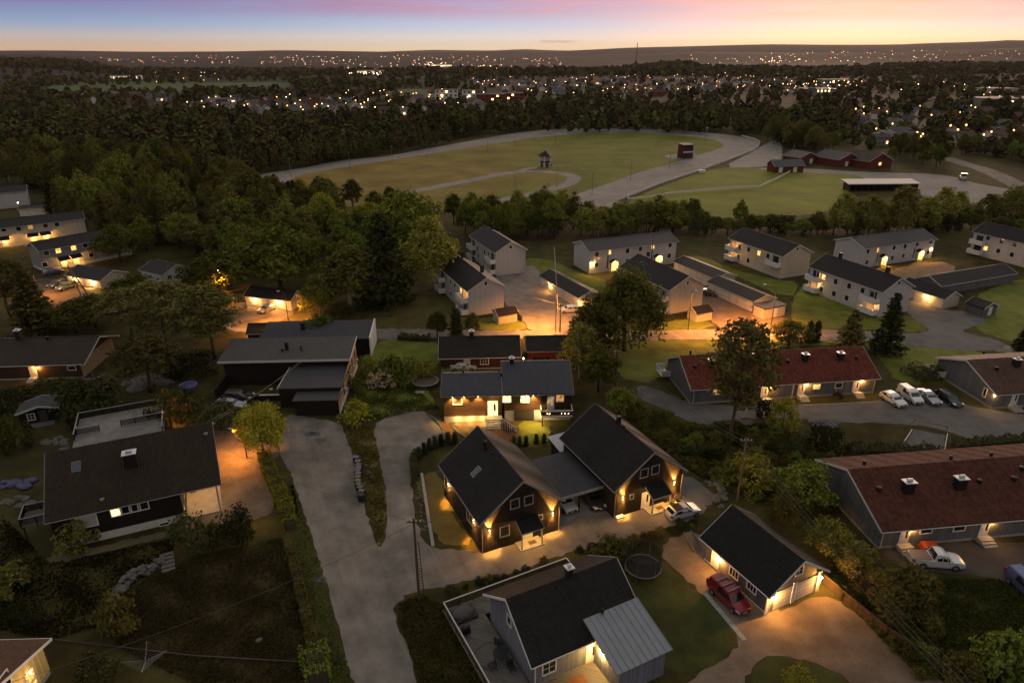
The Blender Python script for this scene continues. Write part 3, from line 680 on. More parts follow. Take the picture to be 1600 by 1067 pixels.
# --- shrubs with a place of their own
for t in [
 ('shrubb',1222,668,625,46,'bright round bush at the edge of the car park'),
 ('shrubb',1172,758,714,66,'wide yellow green bush behind the pole beside the black house'),
 ('shrub',1140,752,722,40,'green bush left of the wide yellow green one'),
 ('blossom',597,606,578,36,'small tree covered in cream blossom on the back lawn'),
 ('shrub',612,596,552,46,'tall green shrub behind the blossom tree'),
 ('shrub',640,598,556,44,'tall green shrub between the blossom tree and the trampoline'),
 ('shrubb',668,592,564,34,'light green shrub behind the trampoline'),
 ('shrub',578,590,556,34,'green shrub against the white gable of the flat roofed house'),
 ('shrubb',558,658,628,48,'spreading shrub at the corner of the flat roofed house'),
 ('shrub',553,610,590,26,'shrub along the white foundation of the flat roofed house'),
 ('shrubb',698,650,632,20,'round bush lit by the lamps beside the terrace'),
 ('shrub2',268,668,612,62,'bush glowing orange beside the roof terrace lamp'),
 ('shrub2',125,852,812,56,'shrub under the pale window of the deck house'),
 ('shrubd',300,850,802,62,'dark shrub at the corner of the lit carport'),
 ('shrubd',370,845,800,60,'dark shrub on the bank beside the small garden lamp'),
 ('shrub2',182,985,930,60,'flowering shrub at the lower end of the stone wall'),
 ('shrubd',35,972,942,44,'grey bush on the lower left lawn'),
 ('shrub2',20,925,890,60,'olive bush at the left edge above the cream house'),
 ('shrubd',155,1062,1030,60,'dark bush beside the drying rack'),
 ('shrub2',25,700,650,50,'bush at the left edge beside the small shed'),
 ('shrubd',150,650,592,80,'dark hedge bush right of the small shed'),
 ('shrubd',75,632,604,70,'clipped dark bush behind the small shed'),
 ('shrubd',30,640,604,56,'clipped dark bush left of the small shed'),
 ('shrubd',295,640,608,40,'dark bush beside the purple pool'),
 ('shrubd',345,668,632,60,'dark bush in front of the parked silver car'),
 ('shrubd',300,580,552,70,'dark bush left of the flat roofed house'),
 ('shrub',1560,1055,1000,90,'leafy bush at the lower right edge'),
 ('shrub',1590,1060,985,80,'leafy bush in the lower right corner'),
 ('shrub2',1500,1060,1022,60,'low bush left of the lower right bushes'),
 ('shrubb',1250,1075,1056,56,'bush at the bottom edge on the rounded lawn'),
 ('shrubd',1440,590,570,50,'dark bush on the lawn behind the white vans'),
 ('shrub2',955,868,845,60,'weedy bush beside the netted trampoline'),
 ('shrubd',1195,650,622,26,'small bush at the doors of the red roofed row house'),
 ('shrubd',1290,700,664,46,'bush beside the pale rock slab'),
]: tree_px(*t, cat='bush')
# --- hedges
def hedge(name, pxs, w, h, mat, label, leaf=.14, dens=210, seed=1, z=0):
    rg = np.random.default_rng(seed); pts = [P(x, y) for x, y in pxs]; C, O = [], []
    for i in range(len(pts)-1):
        a, b_ = np.array(pts[i]), np.array(pts[i+1]); L = np.linalg.norm(b_-a); n = int(L*dens*(w*.4+h*.6))
        t = rg.uniform(0, 1, n); d = (b_-a)/L; nn = np.array([-d[1], d[0], 0])
        u = rg.uniform(-1, 1, n); zz = rg.uniform(0, 1, n); face = rg.uniform(0, 1, n) < .62
        u = np.where(face, np.sign(u)*rg.uniform(.8, 1.02, n), u); zz = np.where(face, zz, rg.uniform(.88, 1.04, n))
        bum = 1+.16*np.sin(t*L*2.1)+.10*np.sin(t*L*5.3+1)
        C.append(a+np.outer(t*L, d)+np.outer(u*w/2*bum, nn)+np.outer(zz*h*bum, [0, 0, 1])); O.append(np.outer(u, nn)+np.outer((zz > .8)*.8, [0, 0, 1]))
    c, o = np.concatenate(C), np.concatenate(O); org = np.array([pts[0].x, pts[0].y, z])
    ob = bpy.data.objects.new(name, leaf_mesh(name, c-org+np.array([0, 0, z]), o, leaf, mat, rg, .2)); ob.location = org; col.objects.link(ob)
    core = MB()
    for i in range(len(pts)-1): core.bar(pts[i]-Vector(org)+Vector((0, 0, h*.36)), pts[i+1]-Vector(org)+Vector((0, 0, h*.36)), w*.66, h*.72)
    core.build('branches', BARK, ob)
    return tag(ob, label, 'hedge')
hedge('hedge', [(413,715),(422,742),(436,772),(448,800),(455,828)], 1.5, 1.3, LEAFB, 'bright leafy hedge along the left side of the gravel road')
hedge('hedge', [(455,858),(462,890),(470,925),(478,960),(486,1000),(490,1015)], .9, .9, LEAFY, 'thin brown hedge below the bright one beside the dark lawn', seed=2)
hedge('hedge', [(492,1030),(500,1075)], 2.2, 1.9, LEAF, 'clipped square hedge block at the bottom edge beside the road', seed=3)
hedge('hedge', [(648,752),(646,720),(654,708)], .8, .9, LEAFN, 'dark low hedge at the gravel turning place', seed=4)
hedge('hedge', [(624,529),(640,531),(672,532)], 1.6, .9, LEAFN, 'low dark hedge beside the back road', seed=5)
hedge('hedge', [(1330,712),(1400,715),(1470,716)], 1.8, 1.7, LEAFN, 'dark hedge between the goal frame and the row house', seed=6)
hedge('hedge', [(1490,702),(1540,698),(1610,692)], 1.6, 1.2, LEAFN, 'dark hedge along the lower edge of the car park', seed=7)
hedge('hedge', [(690,596),(735,596)], 1.4, 1.9, LEAF, 'light green hedge behind the house with blue tiles', seed=8)
hedge('hedge', [(60,608),(120,606),(165,640)], 1.6, 1.5, LEAFY, 'brown hedge in front of the far left house', seed=9)
# small clipped cones round the black house
for i, (x, y) in enumerate([(655,716),(663,709),(671,703),(680,699),(689,696),(700,693),(711,693)]):
    tree_px('cone', x, y, y-17, 10, 'small clipped cone conifer in the row along the gravel turning place', 'tree', 'clipped conifers in front of the left black house')
for i, (x, y) in enumerate([(803,696),(812,697),(822,696),(838,693),(850,692),(862,691)]):
    tree_px('cone', x, y, y-14, 8, 'small clipped cone conifer in the row behind the two black houses', 'tree', 'clipped conifers behind the two black houses')
# --- rough slope right of the black houses: scattered scrub
def inpoly(x, y, pl):
    c = False
    for i in range(len(pl)):
        (x1, y1), (x2, y2) = pl[i], pl[i-1]
        if (y1 > y) != (y2 > y) and x < (x2-x1)*(y-y1)/(y2-y1)+x1: c = not c
    return c
def scatter(pl, n, mind, seed, tries=60):
    """points spread over a patch of ground outlined in picture coordinates, kept mind metres apart"""
    rg = random.Random(seed); out = []; xs = [p[0] for p in pl]; ys = [p[1] for p in pl]
    for _ in range(n*tries):
        x, y = rg.uniform(min(xs), max(xs)), rg.uniform(min(ys), max(ys))
        if not inpoly(x, y, pl): continue
        p = P(x, y)
        if all((p-q).length > mind for q in out):
            out.append(p)
            if len(out) >= n: break
    return out
SCRUB = [(960,612),(1010,640),(1090,672),(1190,665),(1270,690),(1330,700),(1300,722),(1310,800),(1230,800),(1120,760),(1060,722),(1000,668)]
for i, p in enumerate(scatter(SCRUB, 85, 1.5, 3)):
    k = ['shrub', 'shrub2', 'shrub2', 'shrubd', 'shrub2', 'shrub'][i % 6]; h = rnd.uniform(.7, 1.9)
    plant(k, p, h, h*rnd.uniform(1.1, 1.6), 'low wild bush in the scrub between the black house and the car park', 'bush', 'wild bushes on the rough slope', 'wild_bush')
for i, p in enumerate(scatter([(1290,900),(1330,870),(1370,905),(1460,990),(1500,1060),(1440,1060),(1360,960)], 26, 1.3, 5)):
    h = rnd.uniform(.6, 1.5); plant(['shrubd', 'shrub2', 'shrub'][i % 3], p, h, h*1.5, 'low wild bush on the dark slope beyond the plank fence', 'bush', 'wild bushes beyond the plank fence', 'wild_bush')
for i, p in enumerate(scatter([(700,930),(790,898),(880,868),(990,850),(1090,822),(1090,812),(1015,834),(940,855),(880,868),(790,903),(700,925)], 40, .8, 6)):
    h = rnd.uniform(.4, .9); plant('shrubd' if i % 3 else 'shrub2', p, h, h*1.6, 'low tuft of weeds along the lower edge of the shared drive', 'bush', 'weeds along the shared drive', 'weed_tuft')
# grass growing on the verges and rough lawns: nobody could count the blades
def grass_patch(pl, n, seed, h, mat, label, smooth=1):
    rg = np.random.default_rng(seed); pts = [tuple(P(x, y)[:2]) for x, y in pl]; xs = [p[0] for p in pts]; ys = [p[1] for p in pts]; A = []
    c = rg.uniform((min(xs), min(ys)), (max(xs), max(ys)), size=(n*3, 2)); cl = np.sin(c[:, 0]*1.1+np.sin(c[:, 1]*.7)*2)+np.sin(c[:, 1]*1.3+c[:, 0]*.4)
    for q, k in zip(c, cl):
        if inpoly(q[0], q[1], pts) and rg.random() < .55+.22*k: A.append((q[0], q[1], rg.uniform(.25, .8)*h))
        if len(A) >= n: break
    A = np.array(A); o = bpy.data.objects.new('grass', leaf_mesh('grass', A, np.tile([0, -.2, .1], (len(A), 1)), h*.75, mat, rg, 0, 1.0)); col.objects.link(o); tag(o, label, 'grass', None, 'stuff')
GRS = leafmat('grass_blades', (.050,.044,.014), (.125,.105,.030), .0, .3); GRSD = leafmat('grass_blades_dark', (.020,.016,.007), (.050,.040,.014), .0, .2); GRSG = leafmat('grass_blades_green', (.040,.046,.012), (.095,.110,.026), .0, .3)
grass_patch([(540,664),(578,662),(590,700),(602,780),(603,826),(596,846),(588,848),(579,810),(566,762),(553,712)], 9000, 1, .22, GRS, 'dry grass on the wedge between the two gravel roads')
grass_patch([(452,740),(475,800),(492,858),(509,916),(524,974),(543,1036),(556,1090),(500,1090),(478,960),(462,860),(452,780)], 9000, 2, .18, GRSG, 'dark grass along the left side of the gravel road')
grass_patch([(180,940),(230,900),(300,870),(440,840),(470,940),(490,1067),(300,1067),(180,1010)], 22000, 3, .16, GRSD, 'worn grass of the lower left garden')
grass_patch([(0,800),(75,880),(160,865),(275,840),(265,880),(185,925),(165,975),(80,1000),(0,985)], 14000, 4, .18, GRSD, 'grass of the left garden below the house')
grass_patch([(622,945),(660,930),(690,945),(765,1080),(690,1110),(655,1067),(640,1016),(624,973)], 9000, 5, .25, GRS, 'rough grass between the road and the deck')
grass_patch([(1420,905),(1560,905),(1640,960),(1640,1110),(1530,1110),(1420,1000)], 15000, 6, .22, GRSG, 'grass on the dark lawn at lower right')
grass_patch([(960,612),(1010,640),(1090,672),(1190,665),(1270,690),(1330,700),(1300,722),(1310,800),(1230,800),(1120,760),(1060,722),(1000,668)], 26000, 7, .45, GRS, 'tall dry grass on the rough slope')
grass_patch([(1290,900),(1320,850),(1370,905),(1430,960),(1500,1060),(1440,1060),(1360,980)], 9000, 8, .35, GRSG, 'rough grass beyond the plank fence')
grass_patch([(560,600),(640,600),(690,640),(640,645),(583,658),(552,648)], 9000, 9, .14, GRSG, 'grass of the back lawn at the trampoline')
# ------------------------------------------------------------------ woods: single trees in front, the rest as one mass
GLB = 'tree of the wood left of the race track'
def wood(pl, n, mind, seed, kinds, hr, label, group, aspect=(.42, .62)):
    pts = sorted(scatter(pl, n, mind, seed), key=lambda p: p.y)
    for p in pts:
        h = rnd.uniform(*hr); plant(rnd.choice(kinds), p, h, h*rnd.uniform(*aspect), label, 'tree', group)
    return pts
DEC = ['tall', 'tallg', 'round2', 'birch', 'tall', 'round']; MIXK = DEC+['spruce', 'spruceo', 'pine2']
wood([(60,330),(150,345),(240,330),(330,300),(400,310),(460,322),(470,345),(420,372),(300,378),(200,372),(110,352)], 76, 4.6, 11, MIXK, (10, 16), 'brown green tree in the wood between the apartment blocks and the race track', 'trees left of the race track')
wood([(400,330),(470,325),(560,330),(640,345),(700,352),(690,372),(620,372),(560,390),(480,395),(420,385)], 34, 4.6, 12, ['tall', 'bright', 'tallg', 'round', 'round2', 'bright'], (8, 13), 'leafy tree in the belt between the infield and the courtyard houses', 'trees below the infield', (.55, .75))
wood([(700,345),(800,350),(880,348),(905,362),(880,372),(830,378),(730,372)], 36, 3.6, 13, ['bright', 'birchg', 'tallg', 'round'], (7, 12), 'leafy tree in the belt below the near straight of the race track', 'trees below the infield', (.5, .7))
wood([(905,360),(1000,352),(1080,350),(1100,362),(1000,368),(910,372)], 34, 3.0, 14, ['birchg', 'tallg', 'round', 'round2', 'birchg'], (6, 10), 'leafy tree in the belt behind the grey apartment blocks', 'trees below the paddock', (.6, .9))
wood([(210,372),(330,374),(470,374),(490,396),(450,425),(400,430),(300,400),(225,396)], 30, 4.2, 21, DEC+['spruceo'], (9, 13), 'dark tree at the lower edge of the wood behind the small white houses', 'trees behind the small white houses', (.6, .75))
wood([(470,372),(560,372),(660,376),(690,400),(660,420),(560,440),(480,420)], 16, 5.0, 22, ['round', 'tallg', 'round2', 'spruceo'], (9, 13), 'dark tree in the clump left of the pale courtyard blocks', 'trees left of the courtyard', (.6, .75))
for x, y, t, w_ in [(400,335,262,56),(430,338,272,50),(365,335,276,54),(335,330,282,48),(300,330,290,50),(455,330,283,40)]: tree_px('tall', x, y, t, w_, 'tall brown tree standing in front of the far end of the race track', 'tree', 'brown trees before the race track')
PADDOCK_DONE = True
wood([(1080,358),(1300,360),(1500,352),(1600,356),(1600,366),(1500,360),(1300,368),(1090,366)], 60, 2.6, 15, ['round2', 'shrubd', 'tall', 'round'], (3.5, 6), 'low dark tree in the thicket behind the right hand apartment blocks', 'trees below the paddock', (.8, 1.2))
for x, y, t, w in [(1310,372,296,44),(1352,374,300,46),(1400,372,285,56),(1335,366,310,34),(1440,362,304,50),(1468,356,288,46),(1492,350,296,36),(1540,352,300,44),(1575,350,286,52),(1600,352,292,40),(1155,352,312,22),(1022,360,316,60),(1050,362,318,56),(860,372,312,38),(500,312,276,30)]:
    tree_px('birchg' if x > 1290 else 'tallg', x, y, t, w, 'slender grey green tree standing by itself at the edge of the paddock' if x > 1000 else 'solitary tree on the infield edge', 'tree', 'slender trees around the paddock')
wood([(0,290),(60,300),(130,320),(200,330),(300,300),(290,280),(200,272),(100,262),(0,262)], 70, 6.0, 16, MIXK, (12, 18), 'tall dark tree of the left forest behind the apartment blocks', 'tall trees of the left forest')
wood([(1195,222),(1235,238),(1300,243),(1310,232),(1260,218),(1215,208)], 20, 5.0, 19, DEC, (9, 15), 'dark tree behind the red stable buildings', 'trees behind the stables', (.5, .7))
wood([(1380,250),(1470,262),(1480,250),(1520,240),(1600,262),(1600,240),(1500,226),(1400,232)], 26, 5.5, 20, DEC, (7, 12), 'dark tree between the stables and the right hand town houses', 'trees behind the stables', (.55, .8))

# far wood as one mass: low clumps of many faces
def mass(name, groups, mats, kind='stuff'):
    V, F, M = [], [], []; nv = 0
    for pts, hs, ws, mi, seed, nl in groups:
        rg = np.random.default_rng(seed); n = len(pts); pts = np.array(pts); hs = np.array(hs)[:, None]; ws = np.array(ws)[:, None]
        # nl tufts per tree, gathered toward an egg shaped crown
        u = rg.normal(size=(n, nl, 3)); u /= np.linalg.norm(u, axis=2)[..., None]; r = rg.uniform(.55, 1, size=(n, nl, 1))**.6
        c = u*r; zz = c[..., 2]
        wid = (1-.35*np.maximum(zz, 0))
        cx = pts[:, None, 0]+c[..., 0]*ws/2*wid; cy = pts[:, None, 1]+c[..., 1]*ws/2*wid; cz = pts[:, None, 2]+hs*(.55+.45*zz)
        C = np.stack([cx, cy, cz], 2).reshape(-1, 3); U = u.reshape(-1, 3)
        k = len(C); d = rg.normal(size=(k, 3)); nn = d*.5+U+np.array([0, 0, .3]); nn /= np.linalg.norm(nn, axis=1)[:, None]
        t = rg.normal(size=(k, 3)); t -= (t*nn).sum(1)[:, None]*nn; t /= np.linalg.norm(t, axis=1)[:, None]; b = np.cross(nn, t)
        sz = np.repeat(ws, nl, axis=1).reshape(-1, 1)*rg.uniform(.7, 1.3, size=(k, 1))*(1.55/math.sqrt(nl))
        q = np.stack([C-t*sz, C+b*sz*.8, C+t*sz, C-b*sz*.8], 1).reshape(-1, 3); V.append(q); M.append(np.full(k, mi, np.int32)); nv += 4*k
    V = np.concatenate(V); M = np.concatenate(M); n = len(M)
    me = bpy.data.meshes.new(name); me.vertices.add(4*n); me.vertices.foreach_set('co', V.ravel().astype(np.float32))
    me.loops.add(4*n); me.loops.foreach_set('vertex_index', np.arange(4*n, dtype=np.int32))
    me.polygons.add(n); me.polygons.foreach_set('loop_start', np.arange(0, 4*n, 4, dtype=np.int32)); me.polygons.foreach_set('material_index', M)
    for m in mats: me.materials.append(m)
    me.update(); me.validate(); o = bpy.data.objects.new(name, me); col.objects.link(o); return tag(o, kind=kind)
def massmat(name, dark, light, sc_=.09):
    m, nt = newmat(name); v = coords(nt); g = N(nt, 'ShaderNodeNewGeometry')
    f = math_n(nt, 'ADD', math_n(nt, 'MULTIPLY', noise(nt, v, sc_, 3), .62), math_n(nt, 'MULTIPLY', g.outputs['Random Per Island'], .38))
    rp = ramp(nt, [(.3, dark), (.72, light)]); nt.links.new(f, rp.inputs[0]); d = N(nt, 'ShaderNodeBsdfDiffuse'); o = N(nt, 'ShaderNodeOutputMaterial')
    nt.links.new(rp.outputs[0], d.inputs[0]); nt.links.new(d.outputs[0], o.inputs[0]); return m
MM = [massmat('far_leaves_green', (0.034,0.041,0.014), (0.119,0.122,0.034)), massmat('far_leaves_olive', (0.037,0.031,0.014), (0.116,0.095,0.037)), massmat('far_needles', (0.017,0.020,0.010), (0.051,0.054,0.024))]
def spread(pl, n, seed, hr, ar, mi, nl, avoid=(), ymax=None):
    rg = random.Random(seed); xs = [p[0] for p in pl]; ys = [p[1] for p in pl]; out = []
    while len(out) < n:
        x, y = rg.uniform(min(xs), max(xs)), rg.uniform(min(ys), max(ys))
        if not inpoly(x, y, pl) or any(inpoly(x, y, a) for a in avoid): continue
        p = P(x, y); z = float(terr(p.x, p.y)); out.append((p.x, p.y, z))
    hs = [rg.uniform(*hr) for _ in out]; return (out, hs, [h*rg.uniform(*ar) for h in hs], mi, seed, nl)
LF = [(-60,262),(0,262),(100,262),(200,272),(290,280),(300,277),(450,262),(600,238),(700,220),(800,205),(985,196),(1110,202),(1185,212),(1215,208),(1240,196),(1100,186),(900,182),(700,194),(560,206),(420,208),(280,208),(150,204),(-60,206)]
forest = []
for mi, n, sd in ((0, 330, 1), (1, 420, 2), (2, 130, 3)): forest.append(spread(LF, n, 40+sd, (10, 18), (.42, .66), mi, 150))
ROWS = [([(300,277),(450,262),(600,238),(700,222),(705,227),(600,243),(450,267),(310,285)], 62, 71, (9,13)), ([(700,219),(800,206),(870,200),(985,199),(1110,205),(1180,214),(1182,209),(1110,200),(985,195),(870,196),(800,201),(700,214)], 72, 72, (10,15))]
for pl, n, sd, hr in ROWS:
    pts = scatter(pl, n, 3.2, sd); rg = random.Random(sd); hs = [rg.uniform(*hr) for _ in pts]
    for mi in (0, 1): forest.append(([(p.x, p.y, 0) for p in pts[mi::2]], hs[mi::2], [h*rg.uniform(.36,.5) for h in hs[mi::2]], 1-mi, sd*3+mi, 190))
mass('forest', forest, MM)
# ------------------------------------------------------------------ houses
SIDES = {'N': ((1,0),(0,-1)), 'F': ((-1,0),(0,1)), 'L': ((0,-1),(-1,0)), 'R': ((0,1),(1,0))}
LGAIN = 7.0
def add_light(parent, loc, power, color=(1,.46,.11), kind='POINT', direction=None, size=1.1, radius=.06, blend=.5):
    l = bpy.data.lights.new('lamp', kind); l.energy = power*LGAIN; l.color = color; l.shadow_soft_size = radius
    o = bpy.data.objects.new('lamp', l); col.objects.link(o); o.location = loc
    if parent: o.parent = parent
    if kind == 'SPOT':
        l.spot_size = size; l.spot_blend = blend; o.rotation_euler = Vector(direction).to_track_quat('-Z', 'Y').to_euler()
    return o
class House:
    """gabled block; local x runs along the ridge, y- is the 'N' side, y+ the 'F' side"""
    def __init__(s, name, label, cat, c, th, L, Wn, Wf, he, hr, wall, roof, trim=None, ov=.45, ovx=None, hef=None, thick=.16, group=None,
                 parent=None, off=(0, 0), relief=0, wx=None, found=None, fh=.45, gutter=True, z0=0, ridge=True, base_d=0):
        trim = trim or TRIM; s.th = R(th); s.c = Vector((c[0], c[1], 0)); s.off = off; s.ov = ov; ovx = ov if ovx is None else ovx; s.ovx = ovx
        s.root = parent or thing(name, label, cat, s.c, s.th, group)
        s.L, s.Wn, s.Wf, s.he, s.hr, s.trim = L, Wn, Wf, he, hr, trim
        s.sl = (hr-he)/Wn; s.hef = hef if hef is not None else (he if Wf == Wn else hr-s.sl*Wf); s.slf = (hr-s.hef)/Wf
        ox, oy = off; x0, x1 = wx or (-L/2+ovx, L/2-ovx); x0 += ox; x1 += ox; y0, y1 = oy-Wn+ov, oy+Wf-ov; s.x0, s.x1, s.y0, s.y1 = x0, x1, y0, y1
        tn, tf, tr = he+s.sl*ov-thick*.9, s.hef+s.slf*ov-thick*.9, hr-thick*.9; s.tn, s.tf = tn, tf
        b = MB(); zb = z0+(fh if found else 0)
        b.face([(x0,y0,zb),(x1,y0,zb),(x1,y0,tn),(x0,y0,tn)]); b.face([(x1,y1,zb),(x0,y1,zb),(x0,y1,tf),(x1,y1,tf)])
        b.face([(x1,y0,zb),(x1,y1,zb),(x1,y1,tf),(x1,oy,tr),(x1,y0,tn)]); b.face([(x0,y1,zb),(x0,y0,zb),(x0,y0,tn),(x0,oy,tr),(x0,y1,tf)])
        s.wall = b.build('wall', wall, s.root)
        if found:
            b = MB(); b.box(x0+.03, x1-.03, y0+.03, y1-.03, z0-.3, zb-.002); b.build('foundation', found, s.root)
        # roof: two slabs meeting at the ridge, with the ridge tiles on top
        X0, X1 = ox-L/2, ox+L/2; b = MB()
        b.hexa([(X0,oy-Wn,he-thick),(X1,oy-Wn,he-thick),(X1,oy,hr-thick),(X0,oy,hr-thick),(X0,oy-Wn,he),(X1,oy-Wn,he),(X1,oy,hr),(X0,oy,hr)])
        b.hexa([(X0,oy+.001,hr-thick),(X1,oy+.001,hr-thick),(X1,oy+Wf,s.hef-thick),(X0,oy+Wf,s.hef-thick),(X0,oy+.001,hr),(X1,oy+.001,hr),(X1,oy+Wf,s.hef),(X0,oy+Wf,s.hef)])
        if ridge:
            n = int(L/.4); 
            for i in range(n):
                a = X0+L*i/n; e = .012*(i % 2); b.hexa([(a,oy-.13,hr-.05),(a+L/n-.012,oy-.13,hr-.05),(a+L/n-.012,oy+.13,hr-.05),(a,oy+.13,hr-.05),(a,oy-.06,hr+.055+e),(a+L/n-.012,oy-.06,hr+.055+e),(a+L/n-.012,oy+.06,hr+.055+e),(a,oy+.06,hr+.055+e)])
        if relief:
            px = relief; py_ = .38; ns = 5; ncol = int(L/px)*ns; prof = [0, .018, .045, .050, .022]
            for sg, run, he_ in ((-1, Wn, he), (1, Wf, s.hef)):
                nr = int(math.hypot(run, hr-he_)/py_); n0 = len(b.v); rows = []
                for j in range(nr):
                    for t, up in ((j/nr, .012), ((j+.97)/nr, .045)):   # each course lies over the one below it
                        rows.append((t, up))
                for t, up in rows:
                    for i in range(ncol+1): b.v.append((X0+L*i/ncol, oy+sg*(run*t+.002), hr+(he_-hr)*t+up+prof[i % ns]))
                for j in range(len(rows)-1):
                    for i in range(ncol):
                        a = n0+j*(ncol+1)+i; q = (a, a+1, a+ncol+2, a+ncol+1); b.f.append(q if sg > 0 else q[::-1]); b.m.append(b.k)
        s.roof = b.build('roof', roof, s.root)
        for X in (X0-.045, X1+.005):
            b = MB(); d = .22
            b.hexa([(X,oy-Wn-.02,he-d),(X+.04,oy-Wn-.02,he-d),(X+.04,oy,hr-d),(X,oy,hr-d),(X,oy-Wn-.02,he+.05),(X+.04,oy-Wn-.02,he+.05),(X+.04,oy,hr+.05),(X,oy,hr+.05)])
            b.hexa([(X,oy+.001,hr-d),(X+.04,oy+.001,hr-d),(X+.04,oy+Wf+.02,s.hef-d),(X,oy+Wf+.02,s.hef-d),(X,oy+.001,hr+.05),(X+.04,oy+.001,hr+.05),(X+.04,oy+Wf+.02,s.hef+.05),(X,oy+Wf+.02,s.hef+.05)])
            b.build('bargeboard', trim, s.root)
        if gutter:
            for y, z in ((oy-Wn-.07, he-.09), (oy+Wf+.07, s.hef-.09)):
                g = MB(); g.tube([(X0,y,z),(X1,y,z)], .055, 6); g.build('gutter', trim, s.root)
        s.M = s.root.matrix_basis.copy()
        from mathutils import Matrix
        s.MW = Matrix.Translation(s.c) @ Matrix.Rotation(s.th, 4, 'Z'); s.MI = s.MW.inverted()
        if parent: s.MW = parent['_mw'] if '_mw' in parent else s.MW
    def frame(s, side):
        t, n = SIDES[side]
        o = {'N': (0, s.y0), 'F': (0, s.y1), 'L': (s.x0, 0), 'R': (s.x1, 0)}[side]
        return Vector((*o, 0)), Vector((*t, 0)), Vector((*n, 0))
    def at(s, side, px, py):
        o, t, n = s.frame(side); cl = s.MI @ Vector((0, 0, CH)); d = s.MI.to_3x3() @ ray(px, py)
        k = (o-cl).dot(n)/d.dot(n); q = cl+d*k; return (q-o).dot(t), q.z
    def slab(s, b, side, u0, u1, z0, z1, d0, d1):
        o, t, n = s.frame(side); p = []
        for z in (z0, z1):
            for (u, d) in ((u0, d0), (u0, d1), (u1, d1), (u1, d0)): p.append(o+t*u+n*d+Vector((0, 0, z)))
        return b.hexa(p)
    def window(s, side, u, z, w=1.1, h=1.1, pane=None, frame=None, mull=1, trans=0, sill=True):
        fr = frame or WHITE; b = MB(); t = .11; e = .0
        s.slab(b, side, u-w/2-t, u-w/2, z-h/2-t, z+h/2+t, -.02, .06); s.slab(b, side, u+w/2, u+w/2+t, z-h/2-t, z+h/2+t, -.02, .06)
        s.slab(b, side, u-w/2, u+w/2, z+h/2, z+h/2+t, -.02, .057); s.slab(b, side, u-w/2-.03, u+w/2+.03, z-h/2-t, z-h/2, -.02, .09)
        for i in range(1, mull+1):
            x = u-w/2+w*i/(mull+1); s.slab(b, side, x-.03, x+.03, z-h/2, z+h/2, 0, .04)
        for i in range(1, trans+1):
            y = z-h/2+h*i/(trans+1); s.slab(b, side, u-w/2, u+w/2, y-.02, y+.02, 0, .038)
        o = b.build('window', fr, s.root); g = MB(); s.slab(g, side, u-w/2+.002, u+w/2-.002, z-h/2+.002, z+h/2-.002, -.02, .018); g.build('pane', pane or GLASS, o); return o
    def win_px(s, side, px, py, w=1.1, h=1.1, pane=None, **k):
        u, z = s.at(side, px, py); return s.window(side, u, z, w, h, pane, **k)
    def door(s, side, u, z0, w=.95, h=2.05, mat=None, glass=None, frame=None, handle=True, name='door'):
        b = MB(); t = .1; s.slab(b, side, u-w/2-t, u-w/2, z0, z0+h+t, -.02, .06); s.slab(b, side, u+w/2, u+w/2+t, z0, z0+h+t, -.02, .06); s.slab(b, side, u-w/2, u+w/2, z0+h, z0+h+t, -.02, .057)
        for k in range(3):   # raised panels of the leaf
            z = z0+.15+k*(h-.2)/3; s.slab(b, side, u-w/2+.14, u+w/2-.14, z, z+(h-.2)/3-.12, .03, .042)
        s.slab(b, side, u-w/2+.001, u+w/2-.001, z0+.001, z0+h-.001, -.02, .03); o = b.build(name, mat or WHITE, s.root)
        if glass:
            g = MB(); s.slab(g, side, u+w*.1, u+w*.36, z0+h*.35, z0+h*.85, .03, .05); g.build('pane', glass, o)
        if handle:
            g = MB(); s.slab(g, side, u-w/2+.06, u-w/2+.18, z0+1.0, z0+1.04, .03, .09); g.build('handle', GREYW, o)
        return o
    def door_px(s, side, px, py, **k):
        u, z = s.at(side, px, py); return s.door(side, u, k.pop('z0', max(0, z)), **k)
    def lamp(s, side, u, z, power=60, color=(1,.44,.09), bulb=None, r=.07, d=.16):
        o, t, n = s.frame(side); b = MB(); s.slab(b, side, u-.05, u+.05, z+.06, z+.16, .0, .2); f = b.build('wall_lamp', DARKM, s.root)
        p = o+t*u+n*d+Vector((0, 0, z)); g = MB(); g.ball(p, r, 8, 6); g.build('bulb', bulb or BULB, f, True)
        add_light(s.root, p+n*.1+Vector((0, 0, -.12)), power, color); return f
    def lamp_px(s, side, px, py, power=60, **k):
        u, z = s.at(side, px, py); return s.lamp(side, u, z, power, **k)
    def updown(s, side, u, z, power=30):
        """wall lamp throwing a narrow beam up and down the boards"""
        o, t, n = s.frame(side); b = MB(); s.slab(b, side, u-.05, u+.05, z-.12, z+.12, .04, .14); f = b.build('wall_lamp', DARKM, s.root)
        for sg in (1, -1):
            g = MB(); p = o+t*u+n*.09+Vector((0, 0, z+sg*.14)); g.ball(p, .045, 6, 4); g.build('bulb', BULB, f, True)
            add_light(s.root, o+t*u+n*.17+Vector((0, 0, z+sg*.22)), power*(.8 if sg < 0 else 1.5), (1,.42,.075), 'SPOT', (-n.x*.10, -n.y*.10, sg), R(64), .02, .4)
        add_light(s.root, o+t*u+n*.35+Vector((0, 0, z-.25)), power*.07, (1,.44,.08)); return f
    def updown_px(s, side, px, py, power=30):
        u, z = s.at(side, px, py); return s.updown(side, u, z, power)
